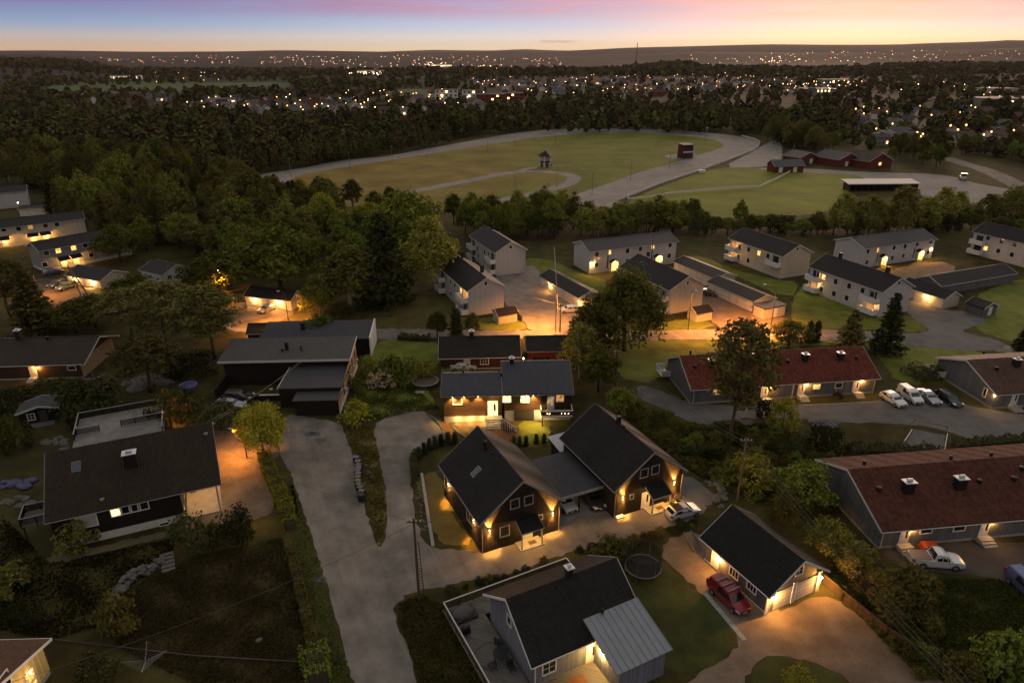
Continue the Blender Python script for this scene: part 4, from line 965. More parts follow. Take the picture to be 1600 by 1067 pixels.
    def canopy(s, side, u, w, z, depth, roofm, power):
        o, t, n = s.frame(side); b = MB()
        def q(a, d, zz): return o+t*(u+a)+n*d+Vector((0, 0, zz))
        a, h = w/2, z+.75
        b.hexa([q(-a,0,h-.1),q(-a,depth,z-.1),q(a,depth,z-.1),q(a,0,h-.1),q(-a,0,h),q(-a,depth,z),q(a,depth,z),q(a,0,h)]); pr = b.build('porch_roof', roofm, s.root)
        g = MB(); g.bar(q(-a,depth+.03,z-.06), q(a,depth+.03,z-.06), .05, .16)
        for k in (-1, 1): g.bar(q(k*(a+.03),.02,h-.04), q(k*(a+.03),depth,z-.04), .05, .18)
        g.build('bargeboard', s.trim, pr)
        for k in (-1, 1): g = MB(); s.slab(g, side, u+k*(a-.12)-.05, u+k*(a-.12)+.05, 0, z-.1, depth-.2, depth-.1); g.build('porch_post', s.trim, s.root)
        p = q(.2, depth*.45, z+.12); g = MB(); g.ball(p, .08, 8, 5); g.build('porch_lamp', BULB, s.root, True); add_light(s.root, p+Vector((0, 0, -.2)), power, (1,.47,.095))
    def zroof(s, y):
        y -= s.off[1]; return s.hr+s.sl*y if y < 0 else s.hr-s.slf*y
    def roof_at(s, px, py, far=False):
        n = Vector((0, -s.sl if not far else s.slf, 1)); o = Vector((0, s.off[1], s.hr)); cl = s.MI @ Vector((0, 0, CH)); d = s.MI.to_3x3() @ ray(px, py)
        k = (o-cl).dot(n)/d.dot(n); return cl+d*k
    def chimney(s, px, py, w=.75, d=.75, h=1.3, mat=None, cap=True, far=False):
        p = s.roof_at(px, py, far); b = MB(); b.box(p.x-w/2, p.x+w/2, p.y-d/2, p.y+d/2, p.z-.5, p.z+h); o = b.build('chimney', mat or BLACKP, s.roof)
        if cap:
            b = MB(); b.box(p.x-w/2-.12, p.x+w/2+.12, p.y-d/2-.12, p.y+d/2+.12, p.z+h+.004, p.z+h+.08); b.build('chimney_plate', CAPM, o)
            b = MB(); b.tube([(p.x-w*.28, p.y, p.z+h+.25), (p.x+w*.28, p.y, p.z+h+.25)], .17, 8); b.build('chimney_cowl', CAPM, o)
        return o
    def vent(s, px, py, r=.16, h=.5, far=False, mat=None):
        p = s.roof_at(px, py, far); b = MB(); b.lathe([(r, -.2), (r, h*.7), (r*1.35, h*.7), (r*1.35, h), (r*.6, h*1.12)], p, 10); return b.build('roof_vent', mat or BLACKP, s.roof)
    def skylight(s, px, py, w=.8, h=1.2):
        p = s.roof_at(px, py); a = math.atan(s.sl); b = MB()
        def q(x, y, z): return (p.x+x, p.y+y*math.cos(a)-z*math.sin(a), p.z+y*math.sin(a)+z*math.cos(a))
        def bx(m, x0, x1, y0, y1, z0, z1): m.hexa([q(x0,y0,z0),q(x1,y0,z0),q(x1,y1,z0),q(x0,y1,z0),q(x0,y0,z1),q(x1,y0,z1),q(x1,y1,z1),q(x0,y1,z1)])
        bx(b, -w/2-.08, w/2+.08, -h/2-.08, h/2+.08, -.02, .07); o = b.build('skylight', GREYW, s.roof); g = MB(); bx(g, -w/2, w/2, -h/2, h/2, .07, .09); g.build('pane', SKYGL, o)
    def balcony(s, side, u0, u1, z, depth=1.5, mat=None, h=1.0, door=True, glow=None, post=False):
        m = mat or WHITE; b = MB(); s.slab(b, side, u0, u1, z-.16, z, .01, depth)
        s.slab(b, side, u0, u1, z+.002, z+h, depth-.07, depth); s.slab(b, side, u0, u0+.07, z+.002, z+h, .01, depth-.072); s.slab(b, side, u1-.07, u1, z+.002, z+h, .01, depth-.072)
        s.slab(b, side, u0-.03, u1+.03, z+h+.002, z+h+.05, depth-.1, depth+.03)
        o = b.build('balcony', m, s.root)
        if door:
            um = (u0+u1)/2; g = MB(); s.slab(g, side, um-.9, um+.9, z+.05, z+2.05, -.02, .03); g.build('balcony_door', glow or GLASS, s.root)
        return o
    def balcony_px(s, side, p0, p1, **k):
        # p0, p1: the two lower corners of the parapet front, as seen
        z = k.pop('z'); u0, _ = s.at(side, *p0); u1, _ = s.at(side, *p1); return s.balcony(side, min(u0, u1), max(u0, u1), z, **k)
    def pipe(s, side, u, top=None, r=.05):
        o, t, n = s.frame(side); p = o+t*u+n*.09; b = MB(); top = top or (s.tn if side != 'F' else s.tf)
        b.tube([p+Vector((0, 0, .05)), p+Vector((0, 0, top-.25)), p+n*s.ov*.7+Vector((0, 0, top-.05))], r, 6); return b.build('downpipe_or_recess_shade', s.trim, s.root)
    def steps(s, side, u, w=1.3, n=3, rise=.17, mat=None, rail=True):
        b = MB()
        for k in range(n): s.slab(b, side, u-w/2, u+w/2, (0 if k == 0 else rise*(n-k-0)-rise+.002*k), rise*(n-k), .02+.0*k, .9+.32*k) if k == 0 else s.slab(b, side, u-w/2, u+w/2, 0, rise*(n-k), .9+.32*(k-1)+.002, .9+.32*k)
        return b.build('steps', mat or CONC, s.root)
    def porch(s, side, u, w=2.2, z=2.5, depth=1.5, wall=None, roofm=None, glow=True, power=120, posts=True):
        """hood over an entrance: pitched roof on two posts, the lit door below"""
        b = MB(); o, t, n = s.frame(side); hr_ = z+.55
        def q(a, d, zz): return o+t*a+n*d+Vector((0, 0, zz))
        for sg in (-1, 1):
            e, r0 = u+sg*(w/2+.2), u+sg*.001
            b.hexa([q(e, .0, z-.08), q(r0, .0, hr_-.08), q(r0, depth, hr_-.08), q(e, depth, z-.08), q(e, .0, z), q(r0, .0, hr_), q(r0, depth, hr_), q(e, depth, z)])
        pr = b.build('porch_roof', roofm or ROOFB, s.root); g = MB()
        g.bar(q(u-w/2-.2, depth+.03, z-.04), q(u, depth+.03, hr_-.04), .05, .18); g.bar(q(u, depth+.03, hr_-.04), q(u+w/2+.2, depth+.03, z-.04), .05, .18); g.build('bargeboard', s.trim, pr)
        if posts:
            for sg in (-1, 1):
                g = MB(); a = u+sg*w/2; s.slab(g, side, a-.06, a+.06, 0, z-.05, depth-.2, depth-.08); g.build('porch_post', s.trim, s.root)
        if wall:
            for sg in (-1, 1):
                g = MB(); a = u+sg*(w/2-.05); s.slab(g, side, a-.04, a+.04, 0, z-.1, .02, depth*.75); g.build('porch_side', wall, s.root)
        if power:
            p = q(u, depth*.55, z-.02); g = MB(); g.ball(p, .1, 8, 5); g.build('porch_lamp', BULB, s.root, True); add_light(s.root, p+Vector((0, 0, -.22)), power, (1,.47,.095))
        return pr
CAPM = plain('chimney_steel', (.62,.62,.63), .35, .15, metal=.5)
SKYGL = plain('skylight_glass', (.035,.04,.055), .05, .2, spec=.8)
ROOFD = tiles('roof_dark_tiles', (.013,.0115,.011)); ROOFB = tiles('roof_black', (.008,.0078,.008), .35, .4, .6); ROOFBR = tiles('roof_brown_tiles', (.026,.017,.010), .3, .36)
ROOFBL = tiles('roof_blue_tiles', (.025,.025,.036), .34, .42, .42, .25, .5); ROOFR = tiles('roof_red_tiles', (.125,.033,.021), .3, .40, .75, .4, .1); ROOFAP = tiles('roof_apartment', (.011,.009,.009), .33, .42, .6)
ROOFSL = tiles('roof_slate', (.040,.041,.046), .33, .42, .6); ROOFFLAT = plain('roof_felt', (.062,.059,.059), .8, .25, 1.5, bump=.2); ROOFFLATD = plain('roof_felt_dark', (.038,.038,.044), .75, .25, 1.5, bump=.2)
ROOFR2 = tiles('roof_red_brown_tiles', (.080,.029,.020), .3, .40, .75, .4, .1)
SBLACK = boards('siding_black', (.012,.009,.007), .15); SBROWN = boards('siding_brown', (.040,.022,.012), .17, 'h'); SGREY = boards('siding_grey', (.105,.105,.108), .16); SLIGHT = boards('siding_pale', (.46,.445,.45), .2, 'v', .10)
SDGREY = boards('siding_dark_grey', (.115,.12,.125), .16); SCREAM = boards('siding_cream', (.62,.47,.20), .2); SRED = boards('siding_red', (.12,.025,.018), .16); STAN = boards('siding_tan', (.36,.22,.10), .16); SBLUEG = boards('siding_blue_grey', (.16,.17,.20), .16)
SWHITE = boards('siding_white', (.55,.54,.52), .16, 'v', .1); SPEACH = boards('siding_buff', (.48,.42,.32), .18, 'v', .1)
GDOOR = boards('garage_door_white', (.58,.55,.50), .5, 'h', .08); METALR = None
# ---- the two black houses joined by a carport
def black_house(name, label, c, th, L, W, he, hr):
    return House(name, label, 'house', c, th, L, W/2, W/2, he, hr, SBLACK, ROOFD, GREYT, .38, .45, gutter=True, relief=.28)
GREYT = plain('grey_trim', (.24,.235,.23), .5, .15)
HA = black_house('black_house', 'left one of the two black gabled houses with a skylight and a lit front door', (-1.5,66.8), 295.2, 12.8, 10.3, 4.2, 8.25)
HB = black_house('black_house', 'right one of the two black gabled houses with a lit porch beside the white car', (13.6,73.1), 294.9, 13.1, 10.3, 4.05, 7.95)
for H, wins, small, lamps, door, porch in (
  (HA, [(804.5,786.5),(826,781)], (788.5,829.5), [(764.5,829.5),(863,802)], (824.5,831), (822.5,829)),
  (HB, [(1006.5,739),(1024,733.5)], (987,775.5), [(973,777),(1053,754)], (1008,786), (1021,783))):
    for x, y in wins: H.win_px('R', x, y, .95, 1.05, frame=GREYT, mull=0)
    for x, y in lamps: H.updown_px('R', x, y, 190)
    u, z = H.at('R', *porch); H.canopy('R', u, 2.7, 2.35, 1.6, ROOFB, 42); 
    b = MB(); H.slab(b, 'R', u-1.45, u+1.45, 0, .16, .02, 1.6); b.build('porch_step', CONC, H.root)
    b = MB(); H.slab(b, 'R', u-.1, u+.8, .163, .18, .5, 1.1); b.build('door_mat', plain('door_mat', (.10,.07,.04), .95, .3), H.root)
    ud, _ = H.at('R', *door); H.door('R', ud, .17, 1.0, 2.1, WHITE, GLASS, GREYT)
    H.pipe('R', -4.7, 3.6); H.pipe('R', 4.7, 3.6)
HA.win_px('R', 788.5, 829.5, 1.0, 1.2, frame=GREYT, mull=0); HA.win_px('R', 844.5, 807.5, .4, .55, frame=GREYT, mull=0)
HB.win_px('R', 987, 775.5, .4, .55, frame=GREYT, mull=0)
for x, y in ((702,757),(741.5,813.5)): HA.updown_px('N', x, y, 170)
HA.win_px('N', 734, 806, 1.6, 1.5, frame=GREYT, mull=1); HA.win_px('N', 697, 753, .9, 2.0, frame=GREYT, mull=0)
HA.skylight(744, 737); HA.vent(757.5, 702, .2, 1.1); HA.vent(768, 710, .12, .3)
HB.chimney(966.5, 661, .45, .45, 1.0, cap=False); HB.vent(975, 668, .1, .3, True)
# carport between them
ct = thing('carport', 'flat roofed carport between the two black houses sheltering two cars', 'carport', (6.5,70.2,0), R(25))
b = MB(); b.box(-2.95, 3.1, -4.0, 4.6, 2.72, 2.95); b.build('roof', ROOFFLATD, ct)
b = MB(); b.box(-2.98, 3.13, -4.1, -4.003, 2.62, 2.99); b.build('fascia', GREYT, ct)
for x in (-.2,):
    for y in (-3.7, .2): b = MB(); b.box(x-.07, x+.07, y-.07, y+.07, 0, 2.71); b.build('post', SBLACK, ct)
b = MB(); b.box(-2.9, 3.05, 4.3, 4.4, 0, 2.71); b.build('back_wall', SBLACK, ct)
add_light(ct, (1.6, 3.6, 2.4), 14, (1,.6,.28)); b = MB(); b.ball((1.6, 3.75, 2.5), .08, 8, 5); b.build('ceiling_lamp', BULB, ct, True)
cb = thing('garden_shed', 'low dark shed with a pale slanting roof behind the right hand black house', 'shed', P(882,716), R(25))
b = MB(); b.box(-1.2, 1.2, -1.2, 1.6, 0, 2.1); b.build('wall', SBLACK, cb); b = MB(); b.hexa([(-1.5,-1.4,2.1),(1.5,-1.4,2.1),(1.5,2.2,2.5),(-1.5,2.2,2.5),(-1.5,-1.4,2.2),(1.5,-1.4,2.2),(1.5,2.2,2.6),(-1.5,2.2,2.6)]); b.build('roof', plain('pale_sheet', (.42,.42,.44), .5, .12), cb)

# ---- double garage with lamps
HG = House('double_garage', 'grey double garage with three lamps and two white doors beside the red van', 'garage', (25.7,56.1), 296.7, 9.8, 4.05, 4.05, 2.8, 5.6, SGREY, ROOFB, WHITE, .5, .6, found=CONC, fh=.2, relief=.28)
for px, py in ((1225.5,931),(1260,911)):
    u, z = HG.at('R', px, py); HG.door('R', u, .05, 2.55, 2.15, GDOOR, None, WHITE, False, 'garage_door')
for u in (-3.4, .0, 3.4):
    b = MB(); HG.slab(b, 'R', u-.16, u+.16, 0, 2.5, .0, .07); HG.slab(b, 'R', u-.26, u-.165, 0, 2.6, .0, .1); HG.slab(b, 'R', u+.165, u+.26, 0, 2.6, .0, .1); b.build('corner_board', WHITE, HG.root)
HG.lamp_px('R', 1209, 931, 70, r=.1); HG.lamp_px('R', 1282, 900, 80, r=.1); HG.lamp_px('N', 1125, 871.5, 60, r=.1)
HG.win_px('R', 1249, 891, .9, .9, mull=1, trans=1)
for px, py in ((1147,895),(1175,917)): HG.win_px('N', px, py, 1.1, .85, mull=2)
u, z = HG.at('N', 1117, 880); HG.door('N', u, .2, .95, 2.0, WHITE, None, WHITE)
b = MB(); HG.slab(b, 'N', -4.3, 4.3, .2, .3, .0, .05); b.build('base_board', WHITE, HG.root); HG.pipe('R', -3.75, 2.7)
st = thing('wooden_stair', 'dark wooden stair climbing the far gable of the double garage', 'stair', P(1090,860), R(296.7))
b = MB()
for k in range(7): b.box(-.2-.28*k, .08-.28*k, -.5, .5, .18*k, .18*k+.05)
b.build('tread', WOODG, st); b = MB(); b.bar((.1,-.52,0), (-1.9,-.52,1.3), .05, .2); b.bar((.1,.52,0), (-1.9,.52,1.3), .05, .2); b.build('stringer', WOODG, st)

# ---- house at the bottom with the steel roofed extension and the deck
HBt = House('grey_house', 'blue grey house at the bottom with a steel roofed extension and wooden deck', 'house', (4.6,48.3), 27.2, 11.6, 4.7, 4.7, 3.35, 6.67, SBLUEG, ROOFD, WHITE, .45, .5, found=CONC, fh=.5, relief=.30)
HBt.chimney(889, 897, .55, .55, .8); HBt.vent(941, 958, .14, .55); HBt.win_px('L', 796, 969, .7, .9, mull=0)
HBt.win_px('N', 858, 1042, 1.2, 1.15, mull=1, trans=1)
r = HBt.root; b = MB()
def ext(x, y, z): return (x, y, z)
xa, xb = .15, 5.95; ya, yb = -3.2, -8.4; za, zb = HBt.zroof(-3.2)+.12, 3.15
b.hexa([(xa,yb,zb-.12),(xb,yb,zb-.12),(xb,ya,za-.12),(xa,ya,za-.12),(xa,yb,zb),(xb,yb,zb),(xb,ya,za),(xa,ya,za)])
n = 9
for i in range(n+1):
    x = xa+(xb-xa)*i/n; b.bar((x,yb,zb+.02), (x,ya,za+.02), .035, .06)
STEELR = plain('steel_roof', (.22,.235,.26), .38, .12, .8, metal=.5); ex = b.build('extension_roof', STEELR, r)
b = MB(); b.box(xa+.6, xb-.4, -8.0, -4.26, 0, 3.05); b.build('extension_wall', SBLUEG, r)
b = MB(); b.box(-5.3, xa+.55, -6.9, -4.26, .3, .42); b.build('porch_floor', DECK, r)
b = MB(); b.box(-2.4, -.9, -6.3, -4.9, .423, .44); b.build('porch_rug', plain('rug', (.20,.09,.04), .95, .3), r)
u, z = HBt.at('N', 923, 1030); HBt.door('N', u, .45, .95, 2.05, WHITE, GLASS, WHITE)
add_light(r, (xa+.35, -5.4, 2.4), 45, (1,.55,.14)); b = MB(); b.ball((xa+.5, -5.4, 2.45), .08, 8, 5); b.build('wall_lamp', BULB, r, True)
b = MB(); b.box(xa+.5, xa+.598, -5.5, -5.3, 2.5, 2.7); b.build('lamp_bracket', DARKM, r)
HBt.pipe('N', -5.2, 3.2)
dk = thing('wooden_deck', 'raised grey wooden deck with a pale railing left of the bottom house', 'deck', HBt.c, HBt.th); dk.location.z = 0
b = MB(); b.box(-8.95, -5.5, -9.5, 7.3, .42, .52); b.box(-5.498, 5.0, 5.0, 7.3, .42, .52); b.build('floor', DECK, dk)
def rail(pts, z, h, parent, mat, capm, gap=0):
    b = MB()
    for i in range(len(pts)-1):
        p, q = Vector((*pts[i], z)), Vector((*pts[i+1], z)); L = (q-p).length; n = max(1, int(L/1.4)); d = (q-p)/n
        for k in range(n+1): c = p+d*k; b.box(c.x-.05, c.x+.05, c.y-.05, c.y+.05, z-.3, z+h-.003)
        m = int(L/.13)
        for k in range(m): c = p+(q-p)*((k+.5)/m); b.bar(c+Vector((0,0,.06)), c+Vector((0,0,h-.06)), .09, .025, up=(q-p).cross(Vector((0,0,1))))
    o = b.build('railing', mat, parent); b = MB()
    for i in range(len(pts)-1): b.bar((*pts[i], z+h), (*pts[i+1], z+h), .12, .05)
    b.build('handrail', capm, o); return o
rail([(-8.85,-9.4),(-8.85,7.2),(4.9,7.2),(4.9,5.1)], .52, 1.0, dk, WOODB, TRIM)

# ---- left house with the big brown roof
HL = House('brown_roofed_house', 'black house with a big brown tiled roof and a lit carport at lower left', 'house', (-44.8,69.8), 24.4, 17.5, 7.55, 4.6, 4.1, 8.36, SBLACK, ROOFBR, GREYT, .5, .5, found=plain('white_foundation', (.5,.49,.47), .8, .15), fh=1.0, wx=(-8.25, 4.3), relief=.30)
HL.chimney(206, 726, 1.25, 1.0, 1.6); HL.skylight(119, 729, .8, 1.2); HL.vent(160, 782, .2, .25, mat=GREYW); HL.vent(322, 680, .2, .3, mat=GREYW)
HL.win_px('N', 181.5, 800, .95, .85, LITBR, mull=0)
for px, py in ((196.5,796),(210.5,793),(224,790)): HL.win_px('N', px, py, .95, .85, mull=0)
HL.win_px('N', 133, 815, 2.2, 1.3, plain('blind', (.36,.35,.32), .8, .08), mull=0); HL.win_px('N', 257, 818, .9, .3, mull=0)
r = HL.root
b = MB(); b.box(4.5, 8.3, -7.0, -1.2, .02, .14); b.build('carport_floor', CONC, r)
b = MB(); b.box(4.32, 8.25, -1.2, -1.0, 0, 6.9); b.build('carport_back_wall', SBLACK, r)
for x, y in ((8.15,-7.0),(4.6,-7.0)): b = MB(); b.box(x-.08, x+.08, y-.08, y+.08, 0, 4.25); b.build('post', GREYT, r)
b = MB(); b.box(5.9, 7.9, -1.29, -1.203, 1.7, 2.4); b.build('shelf', TRIM, r); b = MB(); b.box(4.9, 5.6, -1.8, -1.3, .2, 1.1); b.build('cabinet', WOODG, r)
add_light(r, (6.4, -3.6, 3.7), 60, (1,.50,.13)); b = MB(); b.ball((6.4, -3.6, 3.85), .09, 8, 5); b.build('ceiling_lamp', BULB, r, True)
b = MB(); b.box(-11.6, -8.5, -5.0, -2.2, 2.6, 2.75); b.build('balcony_floor', DECK, r)
rail([(-8.6,-5.0),(-11.55,-5.0),(-11.55,-2.25),(-8.6,-2.25)], 2.75, .95, r, BLACKP, GREYT)
for x in (-11.4, -8.9): b = MB(); b.box(x-.07, x+.07, -4.95, -4.81, 0, 2.6); b.build('balcony_post', SBLACK, r)
rt = thing('roof_terrace', 'flat pale roof terrace with dark railings behind the brown roofed house', 'terrace', P(125,655,2.8), R(25)); rt.location.z = 0
b = MB(); b.box(0, 10.6, -9.0, 0, 0, 2.7); b.build('wall', SBLACK, rt); b = MB(); b.box(-.1, 10.7, -9.1, .1, 2.7, 2.82); b.build('floor', plain('terrace_membrane', (.17,.16,.15), .85, .35, .8), rt)
rail([(0,-6.4),(0,0),(10.6,0),(10.6,-9)], 2.83, .95, rt, BLACKP, GREYT); rail([(10.5,-4.6),(5.4,-4.6)], 2.83, .95, rt, BLACKP, GREYT); rail([(0.1,-4.9),(2.8,-4.9)], 2.83, .95, rt, BLACKP, GREYT)
for p, pw in (((11.1,-2.4,3.0), 90), ((.2,-4.6,3.9), 2)):
    b = MB(); b.ball(p, .1, 8, 5); b.build('terrace_lamp', BULB if pw > 5 else WHITE, rt, True)
    if pw > 5: add_light(rt, (p[0]+.25, p[1], p[2]-.2), pw, (1,.45,.10))

# ---- far left house
HF = House('low_house', 'low dark house at the left edge with a lit door and a tan gable', 'house', (-79.8,108.2), 3.9, 17.5, 6.3, 6.3, 2.8, 5.15, boards('siding_dark_brown', (.045,.026,.014), .15), ROOFBR, TRIM, .5, 1.1, found=CONC, fh=.3)
u, z = HF.at('N', 51, 578); HF.door('N', u, .35, .95, 2.0, WHITE, None, GREYT); HF.lamp_px('N', 59.5, 573.5, 30, color=(1,.42,.08)); HF.win_px('N', 112, 575, 1.2, .6, mull=0); HF.steps('N', u)
b = MB(); o_, t_, n_ = HF.frame('R'); HF.slab(b, 'R', -5.6, 5.6, 0, 2.9, .002, .02); b.build('gable_cladding', boards('siding_beige', (.30,.235,.15), .18), HF.root)
HF.chimney(30, 528, .8, .8, 1.4); HF.vent(74, 530, .25, .5)

# ---- house with blue tiles: two roof levels on one long front
thb = 2.4; HC = House('blue_tiled_house', 'dark timber house with blue grey tiles, glowing windows and a balcony', 'house', (3.55,94.1), thb, 10.4, 6.0, 4.2, 4.6, 7.15, SBROWN, ROOFBL, GREYT, .5, .3, found=CONC, fh=1.75, relief=.34)
HC2 = House('blue_tiled_house', '', 'house', (3.55,94.1), thb, 8.85, 4.0, 4.0, 4.6, 6.3, SBROWN, ROOFBL, GREYT, .5, .3, parent=HC.root, off=(-9.65,-2.0), found=CONC, fh=1.0, wx=(-4.1, 4.42), relief=.34)
HC.chimney(799.5, 566, .6, .6, .7); HC.vent(783, 588, .15, .5); HC2.vent(724, 583, .12, .5)
HC2.win_px('N', 714.5, 625.5, 1.2, 1.15, plain('dim_room', (.10,.06,.03), .5), mull=0)
u, z = HC2.at('N', 770, 642); HC2.door('N', u, 1.0, 1.25, 2.3, emis('glowing_door', (1,.66,.24), 1.6, .3), GLASS, WHITE)
HC.win_px('N', 792, 622, 1.15, 1.25, LITBR, mull=0); HC.win_px('N', 820, 622, 1.15, 1.2, LITBR, mull=0)
u, z = HC.at('N', 875, 621); HC.window('N', u, z, 1.0, 1.2, LITDIM, mull=0); HC.door('N', u-1.35, 1.85, .85, 2.05, WHITE, LITDIM, WHITE)
for px in (707,725,747,823,833): 
    H = HC2 if px < 780 else HC; u, z = H.at('N', px, 616); b = MB(); o_, t_, n_ = H.frame('N'); p = o_+t_*u+n_*.42+Vector((0, 0, H.he-.2)); b.ball(p, .06, 8, 5); b.build('soffit_lamp', BULB, HC.root, True)
    add_light(HC.root, p+Vector((0, 0, -.1)), 120, (1,.50,.12), 'SPOT', (0, .12, -1), R(105), .04, .6)
for px in (715,735,755): u, z = HC2.at('N', px, 648); add_light(HC.root, HC2.frame('N')[0]+HC2.frame('N')[1]*u+Vector((0, -.55, .55)), 14, (1,.52,.13))
u, z = HC2.at('N', 770, 642); add_light(HC.root, HC2.frame('N')[0]+HC2.frame('N')[1]*u+Vector((0, -1.0, 3.2)), 18, (1,.54,.14))
b = MB(); HC2.slab(b, 'N', u-1.3, u+1.3, .8, .98, .02, 1.2); 
for k in range(4): HC2.slab(b, 'N', u-1.1, u+1.1, .02, .8-.2*k, 1.205+.3*k, 1.5+.3*k)
b.build('entrance_steps', CONC, HC.root)
u, z = HC.at('N', 819, 651); HC.door('N', u, .05, 2.7, 1.65, plain('garage_dark', (.035,.03,.026), .6, .2), None, TRIM, False, 'garage_door')
# balcony on posts
u0, _ = HC.at('N', 844, 640); u1, _ = HC.at('N', 892, 640); b = MB(); HC.slab(b, 'N', u0, u1, 1.55, 1.75, .02, 2.0); b.build('balcony_floor', TRIM, HC.root)
bal = MB(); HC.slab(bal, 'N', u0, u1, 1.9, 2.5, 1.92, 1.97); HC.slab(bal, 'N', u0, u0+.05, 1.9, 2.5, .02, 1.92); HC.slab(bal, 'N', u1-.05, u1, 1.9, 2.5, .02, 1.92); bo = bal.build('balcony_railing', SBROWN, HC.root)
bal = MB(); HC.slab(bal, 'N', u0-.05, u1+.05, 2.55, 2.63, 1.88, 2.02); HC.slab(bal, 'N', u0-.05, u0+.06, 2.55, 2.63, .02, 1.878); HC.slab(bal, 'N', u1-.06, u1+.05, 2.55, 2.63, .02, 1.878); bal.build('handrail', WHITE, bo)
for u in (u0+.2, u1-.2): b = MB(); HC.slab(b, 'N', u-.07, u+.07, 0, 1.55, 1.7, 1.84); b.build('balcony_post', SBROWN, HC.root)
o_, t_, n_ = HC.frame('N')
for u in (u0+.9, u0+1.2, u1-1.6, u1-1.1, u1-.6): b = MB(); b.ball(o_+t_*u+n_*2.03+Vector((0, 0, 2.2)), .035, 6, 4); b.build('string_light', BULB, HC.root, True)
add_light(HC.root, o_+t_*.2+n_*1.6+Vector((0, 0, 1.6)), 40, (1,.66,.24)); 
sr = thing('garden_stair', 'white railed timber stair running down from the lit entrance terrace', 'stair', P(806,672), R(-20))
b = MB()
for k in range(7): b.box(-1.9+.32*k, -1.6+.32*k, -.6, .6, 0, 1.15-.16*k)
b.build('tread', WOODB, sr); b = MB(); b.bar((-1.9,-.65,1.9), (.35,-.65,.8), .08, .1); 
for k in range(7): b.box(-1.8+.34*k, -1.74+.34*k, -.68, -.62, .1, 1.85-.165*k)
b.build('handrail', WHITE, sr)

# ---- house behind it, and its garage
HD = House('black_roofed_house', 'dark red house with a black roof directly behind the blue tiled house', 'house', (-5.7,110.0), 3.3, 14.1, 4.0, 4.0, 2.35, 4.7, boards('siding_dark_red', (.060,.022,.016), .15), ROOFD, TRIM, .4, .4, found=CONC, fh=.3)
HD.chimney(737, 527, .75, .75, 1.2); HD.door_px('N', 730, 575, z0=.35, mat=TRIM, glass=None); HD.win_px('N', 757, 564.5, 1.3, 1.0, mull=2, trans=1)
HD.lamp_px('R', 815, 560, 100, color=(1,.42,.08), r=.12, d=.3)
HE = House('dark_garage', 'dark garage with a red wall to the right of the black roofed house', 'garage', (8.3,112.0), 3.3, 12, 3.2, 3.2, 2.4, 4.0, SRED, ROOFD, GREYT, .4, .4)
HE.win_px('N', 845, 560, 3.0, .5, mull=3, frame=SRED)
# ---- flat roofed house
fr = thing('flat_roofed_house', 'wide dark house with grey stepped flat roofs and a tan side wall', 'house', (-26.2,100.7,0), R(2.9))
b = MB(); b.face([(-20.4,.5,0),(-.2,.5,0),(-.2,.5,4.25),(-20.4,.5,4.25)]); b.face([(-.2,6.6,0),(-20.4,6.6,0),(-20.4,6.6,5.2),(-.2,6.6,5.2)]); b.face([(-20.4,6.6,0),(-20.4,.5,0),(-20.4,.5,4.25),(-20.4,6.6,5.2)]); b.build('wall', SBLACK, fr)
b = MB(); b.face([(-.2,.5,.9),(-.2,6.6,.9),(-.2,6.6,5.2),(-.2,.5,4.25)]); b.face([(-.2,-7.8,.9),(-.2,.5,.9),(-.2,.5,4.2),(-.2,-7.8,3.1)]); b.face([(-.2,-10.4,.9),(-.2,-7.8,.9),(-.2,-7.8,3.1),(-.2,-10.4,2.6)]); b.build('side_wall', STAN, fr)
b = MB(); b.box(-.5, -.17, -10.2, 6.5, 0, .9); b.build('foundation', WHITE, fr)
b = MB(); b.hexa([(-21,-.15,4.3),(.0,-.15,4.3),(.0,7.1,5.35),(-21,7.1,5.35),(-21,-.15,4.55),(.0,-.15,4.55),(.0,7.1,5.6),(-21,7.1,5.6)]); rf = b.build('upper_roof', ROOFFLAT, fr)
b = MB(); b.box(-21.05, .05, -.22, -.153, 4.25, 4.6); b.hexa([(.003,-.15,4.2),(.06,-.15,4.2),(.06,7.1,5.25),(.003,7.1,5.25),(.003,-.15,4.62),(.06,-.15,4.62),(.06,7.1,5.67),(.003,7.1,5.67)]); b.build('fascia', TRIM, rf)
b = MB(); b.box(-9.7, -.05, -7.7, .48, 3.1, 3.3); b.build('middle_roof', ROOFFLATD, fr); b = MB(); b.box(-6.9, -.05, -10.7, -7.72, 2.5, 2.7); b.build('lower_roof', ROOFFLATD, fr)
b = MB(); b.box(-9.6, -.22, -7.6, .48, 0, 3.1); b.box(-6.6, -.22, -10.4, -7.61, 0, 2.5); b.build('garage_wall', SBLACK, fr)
b = MB(); b.box(-20.3, -9.62, -5.2, -4.95, 0, .9); b.box(-20.3, -20.05, -4.94, .4, 0, 2.0); b.build('court_wall', SBLACK, fr); b = MB(); b.box(-13.5, -9.6, -5.25, -4.9, .905, .98); b.build('court_coping', TRIM, fr)
b = MB(); b.box(-9.8, -9.705, -7.7, .1, 3.05, 3.36); b.build('fascia', TRIM, fr)
b = MB(); b.box(-11.0, -10.5, 2.9, 3.4, 4.6, 6.3); b.box(-11.1,-10.4,2.8,3.5,6.303,6.4); b.build('chimney', BLACKP, rf); b = MB(); b.box(-11.6,-11.3,2.6,2.9,4.8,5.4); b.build('roof_vent', BLACKP, rf); b = MB(); b.bar((-8.2,2.4,4.7),(-8.5,3.2,5.6),.35,.2); b.build('solar_panel', BLACKP, rf)
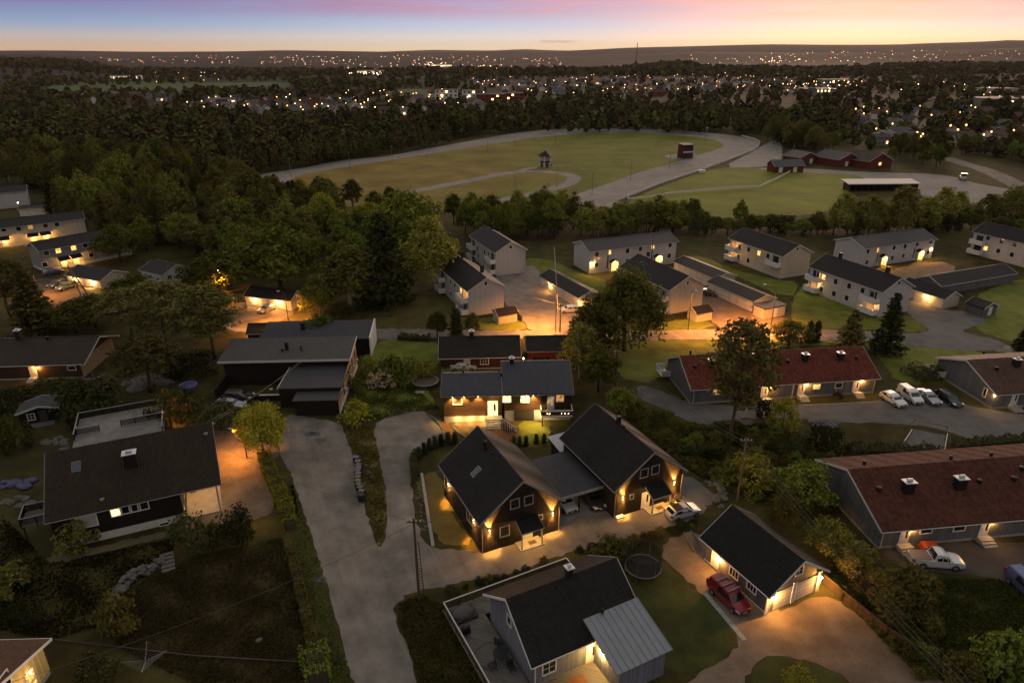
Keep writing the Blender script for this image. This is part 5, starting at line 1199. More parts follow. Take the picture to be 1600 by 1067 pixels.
for y in (-6.0, -1.0, 2.2, 5.0):
    b = MB(); b.box(-.22, -.15, y-.35, y+.35, 1.9+.11*y if y < 0 else 2.2, 3.0 if y < 0 else 3.7); b.build('window', GLASS, fr); b = MB(); b.box(-.2, .12, y+.5, y+.95, 1.6, 1.95); b.build('planter', TRIM, fr)
b = MB(); b.lathe([(.28,0),(.30,.04),(.18,.05),(.16,.02)], (-12.2,-3.2,1.0), 14); b.build('wall_ring', TRIM, fr)
# house behind the flat roofs
bh = thing('back_house', 'grey flat roofed annex with a white end wall behind the flat roofed house', 'house', P(578,556), R(2.9))
b = MB(); b.box(-19, -.3, .5, 6.5, 0, 3.2); b.build('wall', SBLACK, bh); b = MB(); b.hexa([(-19.4,0,3.2),(.1,0,3.2),(.1,7,4.1),(-19.4,7,4.1),(-19.4,0,3.4),(.1,0,3.4),(.1,7,4.3),(-19.4,7,4.3)]); b.build('roof', ROOFFLATD, bh)
b = MB(); b.hexa([(.1,-.1,0),(.35,-.1,0),(.35,7.1,0),(.1,7.1,0),(.1,-.1,3.6),(.35,-.1,3.6),(.35,7.1,4.5),(.1,7.1,4.5)]); b.build('end_wall', WHITE, bh)
b = MB(); b.box(-12.6,-11.9,3.5,4.2,3.6,5.2); b.build('chimney', BLACKP, bh)
HR = House('red_hut', 'small red hut with a brightly lit white gable beside the garage yard', 'shed', P(411,531).xy, 4, 4.6, 2.3, 2.3, 2.2, 3.4, SRED, ROOFD, WHITE, .3, .3)
HR.c = HR.c; add_light(HR.root, (3.1, -.1, 2.3), 40, (1,.5,.15)); b = MB(); b.ball((2.45,0,2.5), .12, 8, 5); b.build('wall_lamp', BULB, HR.root, True)

# ---- terraced houses with red roofs
def rowhouse(label, c, Wn, Wf, L, he, hr, rm):
    return House('row_house', label, 'terraced house', c, 7.4, L, Wn, Wf, he, hr, SDGREY, rm, TRIM, .5, .35, found=CONC, fh=.35, relief=.34)
def from_corner(px, py, z, th, L, Wn):
    e = P(px, py, z); a = R(th); return (e.x+math.cos(a)*L/2-math.sin(a)*Wn, e.y+math.sin(a)*L/2+math.cos(a)*Wn)
R1 = rowhouse('grey terraced house with a dull red roof and four lit entrances behind the tall pine', (42.0,100.9), 5.9, 5.9, 31.2, 2.8, 5.85, ROOFR)
for px, py in ((1111,572),(1171,562),(1257,563),(1312,561)): R1.chimney(px, py, .85, .75, 1.1)
for px, py in ((1085.5,575),(1194,569.5),(1231,567),(1337.5,561)): R1.vent(px, py, .22, .5)
for px, py in ((1079,552),(1219,545),(1313,539)): R1.vent(px, py, .15, .4, True)
for px, py, pw in ((1193,620,40),(1250,617,26),(1335.5,612,26)):
    u, z = R1.at('N', px, py); R1.door('N', u, .5, .95, 2.0, WHITE, GLASS, WHITE); R1.steps('N', u+.2, 1.4, 3); R1.lamp('N', u+.85, 2.35, pw, r=.07)
for px, py, pn in ((1167,610,None),(1276,604,LITW),(1310.5,602,None),(1120,612,LITDIM)): R1.win_px('N', px, py, 1.1, .8, pn, mull=0)
for u in (-14.9, 1.3, 15.0): R1.pipe('N', u)
e2 = P(1378,831,2.7); R2c = from_corner(1378, 831, 2.7, 7.4, 34, 7.4)
R2 = rowhouse('grey terraced house with a large dark red roof behind the white pickup', R2c, 7.4, 6.2, 34, 2.7, 5.75, ROOFR2)
for px, py in ((1417,768),(1498,762)): R2.chimney(px, py, 1.15, .8, 1.35)
for px, py in ((1373,767),(1530,755),(1584,751),(1596,735)): R2.vent(px, py, .24, .5)
for px, py in ((1350,726),(1485,718),(1548,713)): R2.vent(px, py, .17, .5, True)
for px, py in ((1410,848),(1535,835)):
    u, z = R2.at('N', px, py); R2.door('N', u, .5, .95, 2.0, WHITE, GLASS, WHITE); R2.steps('N', u, 1.6, 3); R2.lamp('N', u+.85, 2.3, 12)
for px, py in ((1447,829),(1499,825)): R2.win_px('N', px, py, 1.3, .55, mull=0)
for u in (-16.4, 5.6): R2.pipe('N', u)
R3 = rowhouse('grey terraced house with a brown roof at the right edge beside the parked cars', from_corner(1557,617,2.7,7.4,30,7.0), 7.0, 6.4, 30, 2.7, 5.3, tiles('roof_rust_tiles', (.075,.038,.024), .3, .4, .6, .35))
R3.chimney(1587, 572, .9, .8, 1.2); R3.vent(1557, 578, .25, .5); R3.vent(1537, 552, .15, .4, True)
u, z = R3.at('N', 1582, 632); R3.door('N', u, .5, .95, 2.0, WHITE, GLASS, WHITE); R3.steps('N', u, 1.6, 3); R3.lamp_px('L', 1556, 618, 14, r=.12); R3.win_px('L', 1539, 613, .5, 1.3, mull=0)
for H, pts in ((R1, (1039,580)), (R3, (1480,592)), (R2, (1285,728))):
    b = MB(); H.slab(b, 'L', -6.6, -3.6, .5, .62, .02, 1.6)
    for a, e in ((-6.6,.02),(-3.6,.02)): H.slab(b, 'L', a-.05, a+.05, .62, 1.6, .02, 1.6)
    H.slab(b, 'L', -6.6, -3.6, 1.45, 1.6, 1.55, 1.62); b.build('side_balcony', TRIM, H.root)

# ---- pale apartment blocks with balconies
def block(label, c, th, L, W, he, hr, roof=None, wall=None):
    return House('apartment_block', label, 'apartment block', c, th, L, W/2, W/2, he, hr, wall or SLIGHT, roof or ROOFAP, TRIM, .38, .4, found=plain('pale_plinth', (.42,.41,.40), .85, .15), fh=.8)
A1 = block('pale block of flats with white corner balconies nearest the left courtyard', (-9.0,142.0), 293.2, 19.6, 8.6, 5.6, 8.0)
A2 = block('pale block of flats standing farther back behind the left courtyard', (-3.7,169.3), 292.9, 18.3, 8.6, 5.9, 8.3)
A3 = block('long pale block of flats with two glowing porches behind the long garage', (29.0,170.2), 22.2, 25.8, 9.3, 5.75, 7.4, ROOFSL)
A4 = block('cream block of flats partly hidden by the huge willow', (32.6,143.0), 294.2, 18.8, 9.4, 5.45, 7.95, None, SPEACH)
A5 = block('cream block of flats with lit balconies behind the central garages', (64.8,167.9), 293.6, 19.5, 9.7, 5.65, 8.0, None, SPEACH)
A6 = block('long pale block of flats with two glowing porches at the upper right', (98.1,175.5), 22.1, 25.6, 10.0, 5.1, 6.9, ROOFSL)
A7 = block('pale block of flats with four corner balconies behind the black spruce', (75.4,142.0), 293.3, 19.8, 9.4, 5.55, 8.05)
A8 = block('pale block of flats cut by the right edge', from_corner(1519,362,5.9,293.3,22,4.2), 293.3, 22, 8.4, 5.9, 8.2)
for H, side, pts in (
  (A1,'N',[(704,440,0),(711,446,0),(720.5,454,1),(704.5,459,0),(697,436,0)]),
  (A2,'N',[(746,388,0),(757,394,0),(764,398,0),(748,400,0),(757,407,0)]),
  (A3,'N',[(932.5,397.5,0),(952.5,394,2),(980.5,392,0),(1000.5,389,0),(1020,386,2),(1047,383,0),(932,414,0),(1045.5,399.5,0),(980,408,0)]),
  (A4,'N',[(1014,446,0),(1027.5,452.5,0),(1037,457,0),(1000,440,0)]),
  (A5,'N',[(1186,395.5,1),(1156,386,0),(1170,390,0),(1154,401,0),(1169,407,0),(1200,400,0)]),
  (A6,'N',[(1356,393,0),(1372.5,390.5,2),(1397,387,0),(1414,385,0),(1433,381.5,0),(1454,377.5,0),(1354,410,0),(1394,403,0),(1411,400,0),(1450,394,0)]),
  (A7,'N',[(1279,429.5,1),(1287,433,1),(1306,440,0),(1327,447,0),(1348,454,0),(1363,460,0),(1283,452,0),(1303,459,0),(1323,465.5,0)]),
  (A8,'N',[(1544,372,0),(1565,377,0),(1586,382,0),(1540,388,1),(1560,392,0),(1581,398,0)])):
    for px, py, k in pts: H.win_px(side, px, py, 1.0 if k != 2 else .8, 1.15, (None, LITW, LITW)[k], mull=0)
for H, px, py in ((A1,759,443),(A2,798,386),(A4,1074.5,442),(A5,1246,389),(A7,1405,442)): H.win_px('R', px, py, .6, .75, mull=0)
for H, bl in ((A1,[((709,475),(730,475),3.1),((710,494),(731,494),.6),((674,444),(696,444),3.1),((675,466),(692,466),.6)]),
  (A2,[((725,390),(742,390),3.2),((726,402),(742,402),.6),((755,414),(774,414),3.2),((762,430),(775,430),.6)]),
  (A4,[((1016,475),(1044,475),3.0),((1022,497),(1044,497),.5)]),
  (A5,[((1128,395),(1152,395),3.1),((1200,419),(1221,419),3.0),((1130,408),(1150,408),.6)]),
  (A7,[((1251,444),(1282,444),3.1),((1249,462),(1278,462),.6),((1339,477),(1367,477),3.0),((1336,491),(1360,491),.6)]),
  (A8,[((1509,382),(1539,382),3.2),((1505,399),(1535,399),.6)])):
    for k, (p0, p1, z) in enumerate(bl):
        # the parapet front stands 1.5 m off the wall: both ends of the block carry one stack
        near = proj(H.MW @ Vector((H.x1, H.y0-1.5, z))); far = proj(H.MW @ Vector((H.x0, H.y0-1.5, z)))
        mid = (p0[0]+p1[0])/2; atnear = abs(mid-near[0]) < abs(mid-far[0])
        u0, u1 = (H.x1-4.0, H.x1-.1) if atnear else (H.x0+.1, H.x0+3.6)
        lit = (H in (A5,) and not atnear) or (H is A7 and z < 1) or (H is A1 and atnear and z > 2)
        H.balcony('N', u0, u1, z, 1.5, WHITE, 1.0, True, LITDIM if lit else None)
        if lit: add_light(H.root, H.frame('N')[0]+H.frame('N')[1]*((u0+u1)/2+.8)+Vector((0, -.8, z+1.9)), 10 if H is A1 else 16, (1,.5,.16))
for H, pp in ((A3, ((957.5,417),(1026,404.5))), (A6, ((1375,414),(1432,405)))):
    for px, py in pp:
        u, z = H.at('N', px, py); H.porch('N', u, 2.0, 2.6, 1.3, SLIGHT, ROOFAP, True, 130, False); H.door('N', u, .1, 1.7, 2.2, emis('bright_doorway', (1,.58,.16), 1.3, .25), None, WHITE)
        b = MB(); H.slab(b, 'N', u-1.7, u-1.4, .8, H.tn-.05, .0, .05); b.build('downpipe_or_recess_shade', DARKM, H.root)  # flat dark strip stands in for the shade of a wall recess
A3.lamp_px('N', 924, 411, 70, r=.14); A6.lamp_px('N', 1455, 389, 90, r=.18, color=(1,.48,.12)); A1.vent(740, 408, .3, 1.0)
A1.chimney(753, 422, .6, .6, 1.1, cap=False); A1.chimney(722, 400, .5, .5, 1.0, cap=False); A2.chimney(768, 355, .5, .5, .9, cap=False); A3.chimney(1013, 397, .6, .6, .6, cap=False, far=False)
A7.chimney(1313, 402, .6, .6, 1.0, cap=False); A7.chimney(1387, 424, .6, .6, 1.0, cap=False)
def from_c(px, py, z, th, L, Wn): return from_corner(px, py, z, th, L, Wn)
B1 = block('grey block of flats at left with a lit canopy above the parked cars', from_c(60,393,5.5,52,22,4.2), 52, 22, 8.4, 5.5, 7.1, None, boards('siding_mid_grey', (.24,.23,.22), .2, 'v', .1))
B2 = block('cream block of flats at the left edge with a lit canopy', from_c(-45,362,5.5,36,27,4.4), 36, 27, 8.8, 5.5, 7.1, None, SPEACH)
B3 = block('pale block of flats in the upper left corner with one lamp at its end', from_c(-40,305,5.5,30,15,4.4), 30, 15, 8.8, 5.5, 7.1)
for px, py, k in ((72.6,395.7,0),(91,392,1),(115,387.5,1),(133,383,0),(150.6,380,0),(70,413.5,0),(142.5,398.5,0)): B1.win_px('N', px, py, 1.1, 1.1, LITW if k else None, mull=0)
for px, py, k in ((5.6,359,0),(29,357.5,0),(47.5,355,1),(71,352.5,0),(89,350.7,0)): B2.win_px('N', px, py, 1.1, 1.1, LITDIM if k else None, mull=0)
for H, pts in ((B1, ((100,411),(119,406))), (B2, ((52.5,371),(72,369),(7.5,378)))):
    for px, py in pts: u, z = H.at('N', px, py); H.canopy('N', u, 2.6, 2.35, 1.5, ROOFAP, 45); H.door('N', u, .1, 1.1, 2.0, WHITE, None, WHITE)
B3.lamp_px('R', 27, 317, 50, color=(1,.42,.1), r=.15)

# ---- rows of garages
def garages(label, c, th, L, W, he, hr, nd, side='N', wall=None, roof=None):
    H = House('garage_row', label, 'garage row', c, th, L, W/2, W/2, he, hr, wall or SPEACH, roof or ROOFAP, TRIM, .3, .3, ridge=False)
    o, t, n = H.frame(side); Lw = H.x1-H.x0; 
    if side in 'NF':
        for k in range(nd): H.door(side, (H.x0+Lw*(k+.5)/nd)*(1 if side == 'N' else -1), .03, Lw/nd-.45, 2.0, GDOOR, None, SPEACH, False, 'garage_door')
    return H
G1 = garages('long garage row with white doors and lamps along the left courtyard', (12.8,145.9), 296.3, 17.9, 6.0, 2.4, 3.6, 8)
G1.lamp_px('N', 861, 446, 45, color=(1,.40,.08), r=.1); G1.lamp_px('N', 907, 475, 45, color=(1,.40,.08), r=.1)
G2 = garages('garage row behind the block with the willow, farther of two in line', (46.2,158.4), 294.5, 16.0, 6.4, 2.5, 3.5, 7)
G3 = garages('garage row nearer the road beside the wooden fence, nearer of two in line', (50.1,142.3), 294.5, 15.1, 6.4, 2.45, 3.5, 6)
G4 = garages('short garage row with one lamp right of the balcony block', (91.5,142.2), 294.5, 11.0, 5.5, 2.3, 3.7, 3); G4.lamp_px('N', 1450, 463, 80, color=(1,.45,.1), r=.13)
G5 = garages('long dark garage seen from its blank back at the right', (106.2,153.1), 22.6, 25.6, 6.9, 2.25, 3.75, 8, 'F', SDGREY)
G6 = garages('garage row with two lamps and a silver car in front of the big dark tree', (-51.2,139.3), 343.9, 11.7, 5.3, 2.3, 3.75, 4)
for px, py in ((399,466.5),(436,471)): G6.lamp_px('N', px, py, 95, color=(1,.45,.1), r=.14)
G7 = garages('garage with two lamps behind the wooden pole at the left', (-98.3,155.2), 337.2, 12.0, 7.6, 2.1, 3.6, 4)
for px, py in ((117,435),(144,439.5)): G7.lamp_px('N', px, py, 110, color=(1,.50,.13), r=.14)
sh = thing('wooden_store', 'flat roofed buff store at the end of the nearer garage row', 'shed', P(1196,499), R(24)); b = MB(); b.box(-.5, 5.2, .2, 3.2, 0, 2.3); b.build('wall', SPEACH, sh); b = MB(); b.box(-.7, 5.4, 0, 3.4, 2.3, 2.45); b.build('roof', ROOFSL, sh); b = MB(); b.box(2.2, 3.1, .15, .198, .1, 2.0); b.build('door', WHITE, sh)
def shed(label, px, py, th, L, W, he, hr, wall, roof, trim=None, door=None):
    p = P(px, py); H = House('garden_shed', label, 'shed', (p.x, p.y), th, L, W/2, W/2, he, hr, wall, roof, trim or TRIM, .25, .25, gutter=False, ridge=False)
    if door: H.door(door, 0, .1, .9, 1.8, WHITE, None, WHITE, False)
    return H
shed('small buff shed on the lawn in front of the left courtyard block', 789, 501, 24, 4.6, 3.4, 2.0, 2.9, SPEACH, ROOFAP)
shed('small buff shed lit by the road lamp in front of the cream block', 1092, 498, 24, 4.4, 3.4, 2.0, 2.9, SPEACH, ROOFAP)
shed('small grey shed with a white door on the right lawn', 1531, 489, 293, 4.2, 4.6, 2.0, 3.0, SDGREY, ROOFAP, None, 'R')
p = P(66,660); HS = House('playhouse', 'small dark shed with a white window and grey roof below the far left house', 'shed', (p.x-.3, p.y+1.3), 292, 3.8, 3.1, 2.5, 2.15, 2.95, SBLACK, ROOFFLATD, TRIM, .35, .5, gutter=False, ridge=False)
HS.door('R', .2, .15, .8, 1.75, plain('dark_door', (.06,.045,.035), .7), None, TRIM); HS.window('R', -1.3, 1.2, .8, .9, None, mull=1, trans=1)
b = MB(); HS.slab(b, 'R', -1.6, 1.6, 0, .15, .02, 1.4); b.build('porch_floor', DECK, HS.root)
HW1 = House('white_house', 'small white house half hidden by trees in the left clump', 'house', P(262,437).xy, 330, 9, 4, 4, 2.8, 4.4, SWHITE, ROOFAP, TRIM, .4, .4); HW1.window('R', -2, 1.8, 1, 1)
HW2 = House('white_house', 'small white house farther back in the left clump beside bright shrubs', 'house', P(362,406).xy, 330, 10, 4, 4, 2.8, 4.4, SWHITE, ROOFAP, TRIM, .4, .4); HW2.window('R', 0, 1.8, 1, 1)
HW3 = House('white_garage', 'flat white garage behind the left blocks of flats', 'garage', P(66,334).xy, 20, 12, 3, 3, 2.5, 3.1, SWHITE, ROOFAP, TRIM, .3, .3)
# ---- cream house in the corner
e = P(80,997,3.4); a = R(2); Lc, Wc = 12, 9
HY = House('cream_house', 'cream yellow house with a lit window cut by the lower left corner', 'house', (e.x-math.cos(a)*Lc/2+math.sin(a)*Wc, e.y-math.sin(a)*Lc/2-math.cos(a)*Wc), 2, Lc, Wc, Wc, 3.4, 5.8, SCREAM, tiles('roof_orange_brown', (.075,.036,.018), .3, .36), WHITE, .6, .5, found=CONC, fh=.5)
HY.win_px('R', 48, 1060, .9, 1.5, LITW, mull=1); HY.win_px('R', 8, 1062, .8, 1.2, mull=0); add_light(HY.root, (Lc/2+1.2, 5.0, 2.6), 9, (1,.62,.22))
b = MB(); b.ball((Lc/2-.3, 6.2, 2.6), .06, 8, 5); b.build('yard_lamp', BULB, HY.root, True)
# ------------------------------------------------------------------ cars
TYRE = plain('tyre', (.012,.012,.012), .85, .2); RIM = plain('rim', (.35,.35,.36), .35, .2, metal=.7); CGLASS = plain('car_glass', (.010,.012,.015), .05, .1, spec=.8)
HEADL = plain('headlight', (.55,.56,.58), .15, .1, spec=.7); TAILL = plain('taillight', (.22,.012,.010), .25, .1, spec=.6); PLATE = plain('number_plate', (.55,.55,.53), .5, .1)
def paint(name, c, metal=.25, rough=.28):
    if name in MATS: return MATS[name]
    m, nt = newmat(name); b = finish(nt, c, rough, None, 0, metal, .5); b.inputs['Coat Weight'].default_value = .5; b.inputs['Coat Roughness'].default_value = .08; MATS[name] = m; return m
KIND = {  # length, width, then the outline of the top: (share of length from the nose, height); the last four glass marks
 'hatch': (4.25, 1.80, [(0,.50),(.015,.70),(.10,.84),(.25,.98),(.44,1.44),(.58,1.54),(.84,1.46),(.965,1.02),(.99,.80),(1,.45)], (3,4,6,7), .98),
 'estate': (4.75, 1.82, [(0,.48),(.015,.66),(.10,.78),(.27,.92),(.43,1.38),(.58,1.46),(.88,1.38),(.975,.96),(.99,.75),(1,.45)], (3,4,6,7), .93),
 'sedan': (4.60, 1.80, [(0,.48),(.015,.66),(.10,.78),(.28,.90),(.44,1.33),(.56,1.41),(.70,1.36),(.86,1.00),(.985,.92),(1,.48)], (3,4,6,7), .92),
 'van': (4.60, 1.82, [(0,.55),(.015,.78),(.08,.92),(.20,1.06),(.36,1.70),(.50,1.83),(.94,1.80),(.985,1.10),(.995,.85),(1,.45)], (3,4,6,7), 1.06),
 'pickup': (5.35, 1.88, [(0,.62),(.012,.88),(.08,1.02),(.25,1.12),(.36,1.72),(.43,1.86),(.56,1.84),(.60,1.13),(.985,1.12),(1,.60)], (3,4,6,7), 1.10),
}
def car(label, kind, pos, heading, pt, roofm=None, bars=False, canvas=False, group=None, scale=1, name='parked_car', cat='car'):
    L, W, top, gm, belt = KIND[kind]; r = thing(name, label, cat, (pos[0], pos[1], 0), heading, group); r.scale = (scale,)*3
    st = []
    for t, z in top:
        w = W/2*(1-.16*abs(2*t-1)**5); cab = z > belt+.06
        wr = w*(.80 if cab else .90); zb = min(belt, z-.03); x = L/2-t*L
        st.append((x, z, w, wr, zb))
    b = MB(); ring = []
    for x, z, w, wr, zb in st:
        zl = .26 if abs(x) < L/2-.05 else .34
        row = [(x,-w*.90,zl),(x,-w,.50 if zb > .52 else zb*.8),(x,-w*.985,zb),(x,-wr,max(zb+.005, z-.05)),(x,-wr*.80,z),(x,wr*.80,z),(x,wr,max(zb+.005, z-.05)),(x,w*.985,zb),(x,w,.50 if zb > .52 else zb*.8),(x,w*.90,zl)]
        ring.append(row)
    for i in range(len(ring)-1):
        for k in range(10):
            k2 = (k+1) % 10; b.k = 1 if (k in (3, 4, 5) and gm[1] <= i < gm[2] and roofm) else 0
            b.face([ring[i][k], ring[i][k2], ring[i+1][k2], ring[i+1][k]])
    b.k = 0; b.face(ring[0][::-1]); b.face(ring[-1]); b.build('body', [pt, roofm or pt], r, False, .05)
    # glass
    a0, a1, a2, a3 = [st[i] for i in gm]; g = MB(); e = .012
    def q(s, f, k, up=e): return (s[0], s[3]*k if s[1] > belt+.06 else s[2]*.80*k, s[1]+up)
    def lerp(p, s, t): return tuple(p[i]+(s[i]-p[i])*t for i in range(3))
    for s0, s1, dx in ((a0, a1, .015), (a3, a2, -.015)):
        A, B_, C_, D = (s0[0]+dx, -s0[2]*.80, s0[1]+e), (s0[0]+dx, s0[2]*.80, s0[1]+e), (s1[0]+dx, s1[3]*.86, s1[1]-.02), (s1[0]+dx, -s1[3]*.86, s1[1]-.02)
        if not (kind == 'pickup' and dx < 0): g.face([lerp(A, D, .08), lerp(B_, C_, .08), lerp(B_, C_, .94), lerp(A, D, .94)])
        else: g.face([A, B_, C_, D])
    for sg in (-1, 1):
        pts = []; n = 3
        xs = [a0[0]-.32, a1[0]-.02, (a1[0]+a2[0])/2, a2[0]+.05, a3[0]+.30]
        if kind == 'van': xs[-1] = a2[0]-.1; xs[3] = a2[0]+1.5; xs[-1] = xs[3]-.02
        zt = [belt+.06, a1[1]-.13, max(a1[1], a2[1])-.10, a2[1]-.13, belt+.06]
        for i in range(4):
            x0, x1 = xs[i]-(.03 if i else 0), xs[i+1]+.03; 
            def yy(z): return sg*(W/2*.985+(W/2*.80-W/2*.985)*min(1, max(0, (z-belt)/(a1[1]-.05-belt)))+.012)
            z0 = belt+.05; P4 = [(x0,yy(z0),z0),(x1,yy(z0),z0),(x1,yy(zt[i+1]),zt[i+1]),(x0,yy(zt[i]),zt[i])]
            g.face(P4 if sg < 0 else P4[::-1])
    g.build('window', CGLASS, r)
    for sg in (-1, 1):
        for x in (L*.31, -L*.29):
            m = MB(); y = sg*(W/2-.10); rr = .33 if kind != 'pickup' else .39
            m.tube([(x,y-.11,rr),(x,y+.11,rr)], rr, 14); wh = m.build('wheel', TYRE, r, True); m = MB(); m.tube([(x,y+sg*.09,rr),(x,y+sg*.118,rr)], rr*.62, 10); m.build('rim', RIM, wh)
        m = MB(); m.hexa([(L/2-.34,sg*W*.30,.66),(L/2-.02,sg*W*.27,.62),(L/2-.02,sg*W*.44,.62),(L/2-.40,sg*W*.497,.68),(L/2-.34,sg*W*.30,.80),(L/2-.10,sg*W*.27,.73),(L/2-.12,sg*W*.43,.76),(L/2-.44,sg*W*.49,.83)]); m.build('headlight', HEADL, r)
        m = MB(); m.box(-L/2-.012, -L/2+.20, sg*W*.40-.12, sg*W*.40+.10, belt-.22, belt+(.0 if kind != 'van' else .3)); m.build('taillight', TAILL, r)
        m = MB(); xm = a0[0]-.35; m.box(xm-.08, xm+.06, sg*(W/2+.02)-.0, sg*(W/2+.16)+.0, belt+.02, belt+.17) if sg > 0 else m.box(xm-.08, xm+.06, -(W/2+.16), -(W/2+.02), belt+.02, belt+.17); m.build('wing_mirror', pt, r)
    m = MB(); m.box(L/2-.01, L/2+.02, -.26, .26, .40, .51); m.build('number_plate', PLATE, r); m = MB(); m.box(L/2-.06, L/2+.012, -W*.32, W*.32, .34, .62); m.build('grille', BLACKP, r)
    if bars:
        for x in (.55, -.25, -1.05): m = MB(); m.box(x-.07, x+.07, -W*.40, W*.40, 1.90, 1.97); m.build('roof_bar', GREYW, r)
    if kind == 'pickup':
        m = MB(); m.box(-L/2+.14, -L*.13, -W*.42, W*.42, 1.13, 1.16); m.build('bed_cover', plain('bed_cover', (.20,.15,.125), .6, .15), r); m = MB(); m.tube([(-L*.20,-W*.40,1.14),(-L*.15,-W*.38,1.66),(-L*.15,W*.38,1.66),(-L*.20,W*.40,1.14)], .04, 6); m.build('roll_bar', RIM, r)
    return r
PW = paint('white_car_paint', (.62,.62,.63)); PS = paint('silver_paint', (.28,.29,.33), .6); PK = paint('black_paint', (.014,.015,.018)); PR = paint('dark_red_paint', (.21,.012,.022)); PB = paint('blue_paint', (.09,.12,.26), .5); PG = paint('green_grey_paint', (.12,.13,.09), .5); PV = paint('violet_blue_paint', (.13,.13,.26), .5); PBR = paint('grey_paint', (.085,.08,.078), .5)
def car_px(label, kind, rear, front, pt, **k):
    a, b_ = P(*rear), P(*front); d = b_-a; c = (a+b_)/2; return car(label, kind, c, math.atan2(d.y, d.x), pt, **k)
car('white hatchback with a black roof parked outside the right hand black house', 'hatch', P(1066,805), R(22), PW, PK)
car('white car half hidden under the carport behind the left black house', 'hatch', P(880,789), R(297), PW)
car('dark car parked under the flat carport', 'estate', P(924,783), R(292), PBR)
car('dark red minivan with roof bars beside the double garage', 'van', P(1137,938), R(297), PR, None, True)
car_px('white pickup truck with a covered bed in front of the large row house', 'pickup', (1424,879), (1495,884), PW)
car('blue van cut by the right edge of the picture', 'van', P(1603,925), R(275), PB)
car_px('white hatchback first from the left in the row of four parked cars', 'hatch', (1381,621), (1408,637), PW, group='row of cars in the car park')
car_px('white delivery van in the row of four parked cars', 'van', (1407,614), (1434,633), PW, group='row of cars in the car park')
car_px('silver sedan between the white van and the black estate', 'sedan', (1437,616), (1462,634), PS, group='row of cars in the car park')
car_px('black estate car at the right end of the row of four', 'estate', (1467,617), (1497,638), PK, group='row of cars in the car park')
car_px('silver sedan on the orange lit yard in front of the left garage row', 'sedan', (427,482), (409,490), PS)
car_px('grey car beside the nearer central garage row', 'sedan', (1096,460), (1112,462), PBR)
car_px('violet blue hatchback beside the grey left block of flats', 'hatch', (72,431), (96,426), PV)
car_px('dark estate car on the lit left car park', 'estate', (102,443), (80,451), PK)
car_px('green grey car on the lit left car park in front of the dark estate', 'estate', (118,447), (92,455), PG)
car_px('silver estate car parked on the left drive of the flat roofed house', 'estate', (334,636), (386,638), PS)
car_px('dark car behind the silver estate on the left drive', 'estate', (350,622), (398,624), PBR)
car_px('pale car parked between the blue tiled house and the black roofed house', 'sedan', (706,577), (742,577), PW)
car_px('white van parked at the edge of the forest behind the left flats', 'van', (95,327), (111,326), PW)
car_px('white car at the foot of the pole in the left courtyard', 'hatch', (898,487), (881,488), PW)
# lorry by the paddock
lo = thing('lorry', 'white lorry standing on the gravel by the paddock', 'lorry', P(1504,281), R(240))
b = MB(); b.box(1.2, 3.2, -1.15, 1.15, .8, 3.0); b.build('cab', PW, lo); b = MB(); b.box(-3.6, 1.05, -1.2, 1.2, 1.0, 1.3); b.build('flatbed', GREYW, lo); b = MB(); b.box(3.18, 3.24, -1.0, 1.0, 1.9, 2.8); b.box(1.6, 2.9, -1.17, -1.151, 1.9, 2.7); b.box(1.6, 2.9, 1.151, 1.17, 1.9, 2.7); b.build('window', CGLASS, lo)
for x in (2.3, -1.6, -2.7):
    for y in (-1.0, 1.0): b = MB(); b.tube([(x,y-.15,.5),(x,y+.15,.5)], .5, 12); b.build('wheel', TYRE, lo)
# ------------------------------------------------------------------ street furniture, garden things
def pole(label, bx, by, top, r=.14, mat=None, arms=True, name='utility_pole', lean=(0, 0)):
    p = P(bx, by); h = height_to(p, top); o = thing(name, label, 'pole', p); b = MB(); b.tube([(0,0,-.2),(lean[0]*.5,lean[1]*.5,h*.5),(lean[0],lean[1],h)], [r, r*.9, r*.75], 8); b.build('post', mat or WOODP, o)
    if arms:
        b = MB(); b.box(-.7, .7, -.05, .05, h-.45, h-.33); b.build('crossarm', mat or WOODP, o)
        for x in (-.6, -.2, .2, .6): b = MB(); b.lathe([(.035,0),(.06,.05),(.04,.12),(.06,.16),(.02,.2)], (x,0,h-.33), 6); b.build('insulator', TRIM, o)
    o['h'] = h; return o, p, h
WOODP = plain('pole_wood', (.075,.055,.038), .85, .3, 3); WOODL = plain('pale_pole_wood', (.16,.12,.085), .85, .25, 3)
u1, p1, h1 = pole('dark utility pole with a ladder rail beside the gravel road', 655, 938, 810)
b = MB(); b.bar((.55,.1,0), (.3,.05,h1*.72), .06); 
for k in range(14): z = .4+k*.36; b.bar((.12,.02,z), (.54-.02*k*.8,.09,z), .04)
b.build('climbing_rungs', DARKM, u1)
u2, p2, h2 = pole('weathered pale utility pole on the scrub slope right of the black house', 1151.5, 783, 684, .15, WOODL)
u3, p3, h3 = pole('utility pole behind the birches at the back road', 961, 603, 547, .15)
u4, p4, h4 = pole('utility pole at the mouth of the left courtyard', 875, 519, 474, .13)
u6, p6, h6 = pole('tall thin pale mast rising behind the left courtyard pole', 874, 517, 386, .07, TRIM, False, 'mast', (-1.4, 0))
u5 = thing('utility_pole', 'wooden double legged pole standing by the lit left garage', 'pole', P(130,463)); hh = height_to(P(130,463), 415)
b = MB(); b.tube([(-.3,0,-.2),(-1.9,.3,hh)], [.17,.13], 8); b.tube([(1.7,-.4,-.2),(-1.7,.2,hh*.97)], [.17,.12], 8); b.build('post', WOODL, u5); b = MB(); b.box(-3.4,-.4,.2,.32,hh-.7,hh-.55); b.build('crossarm', WOODL, u5)
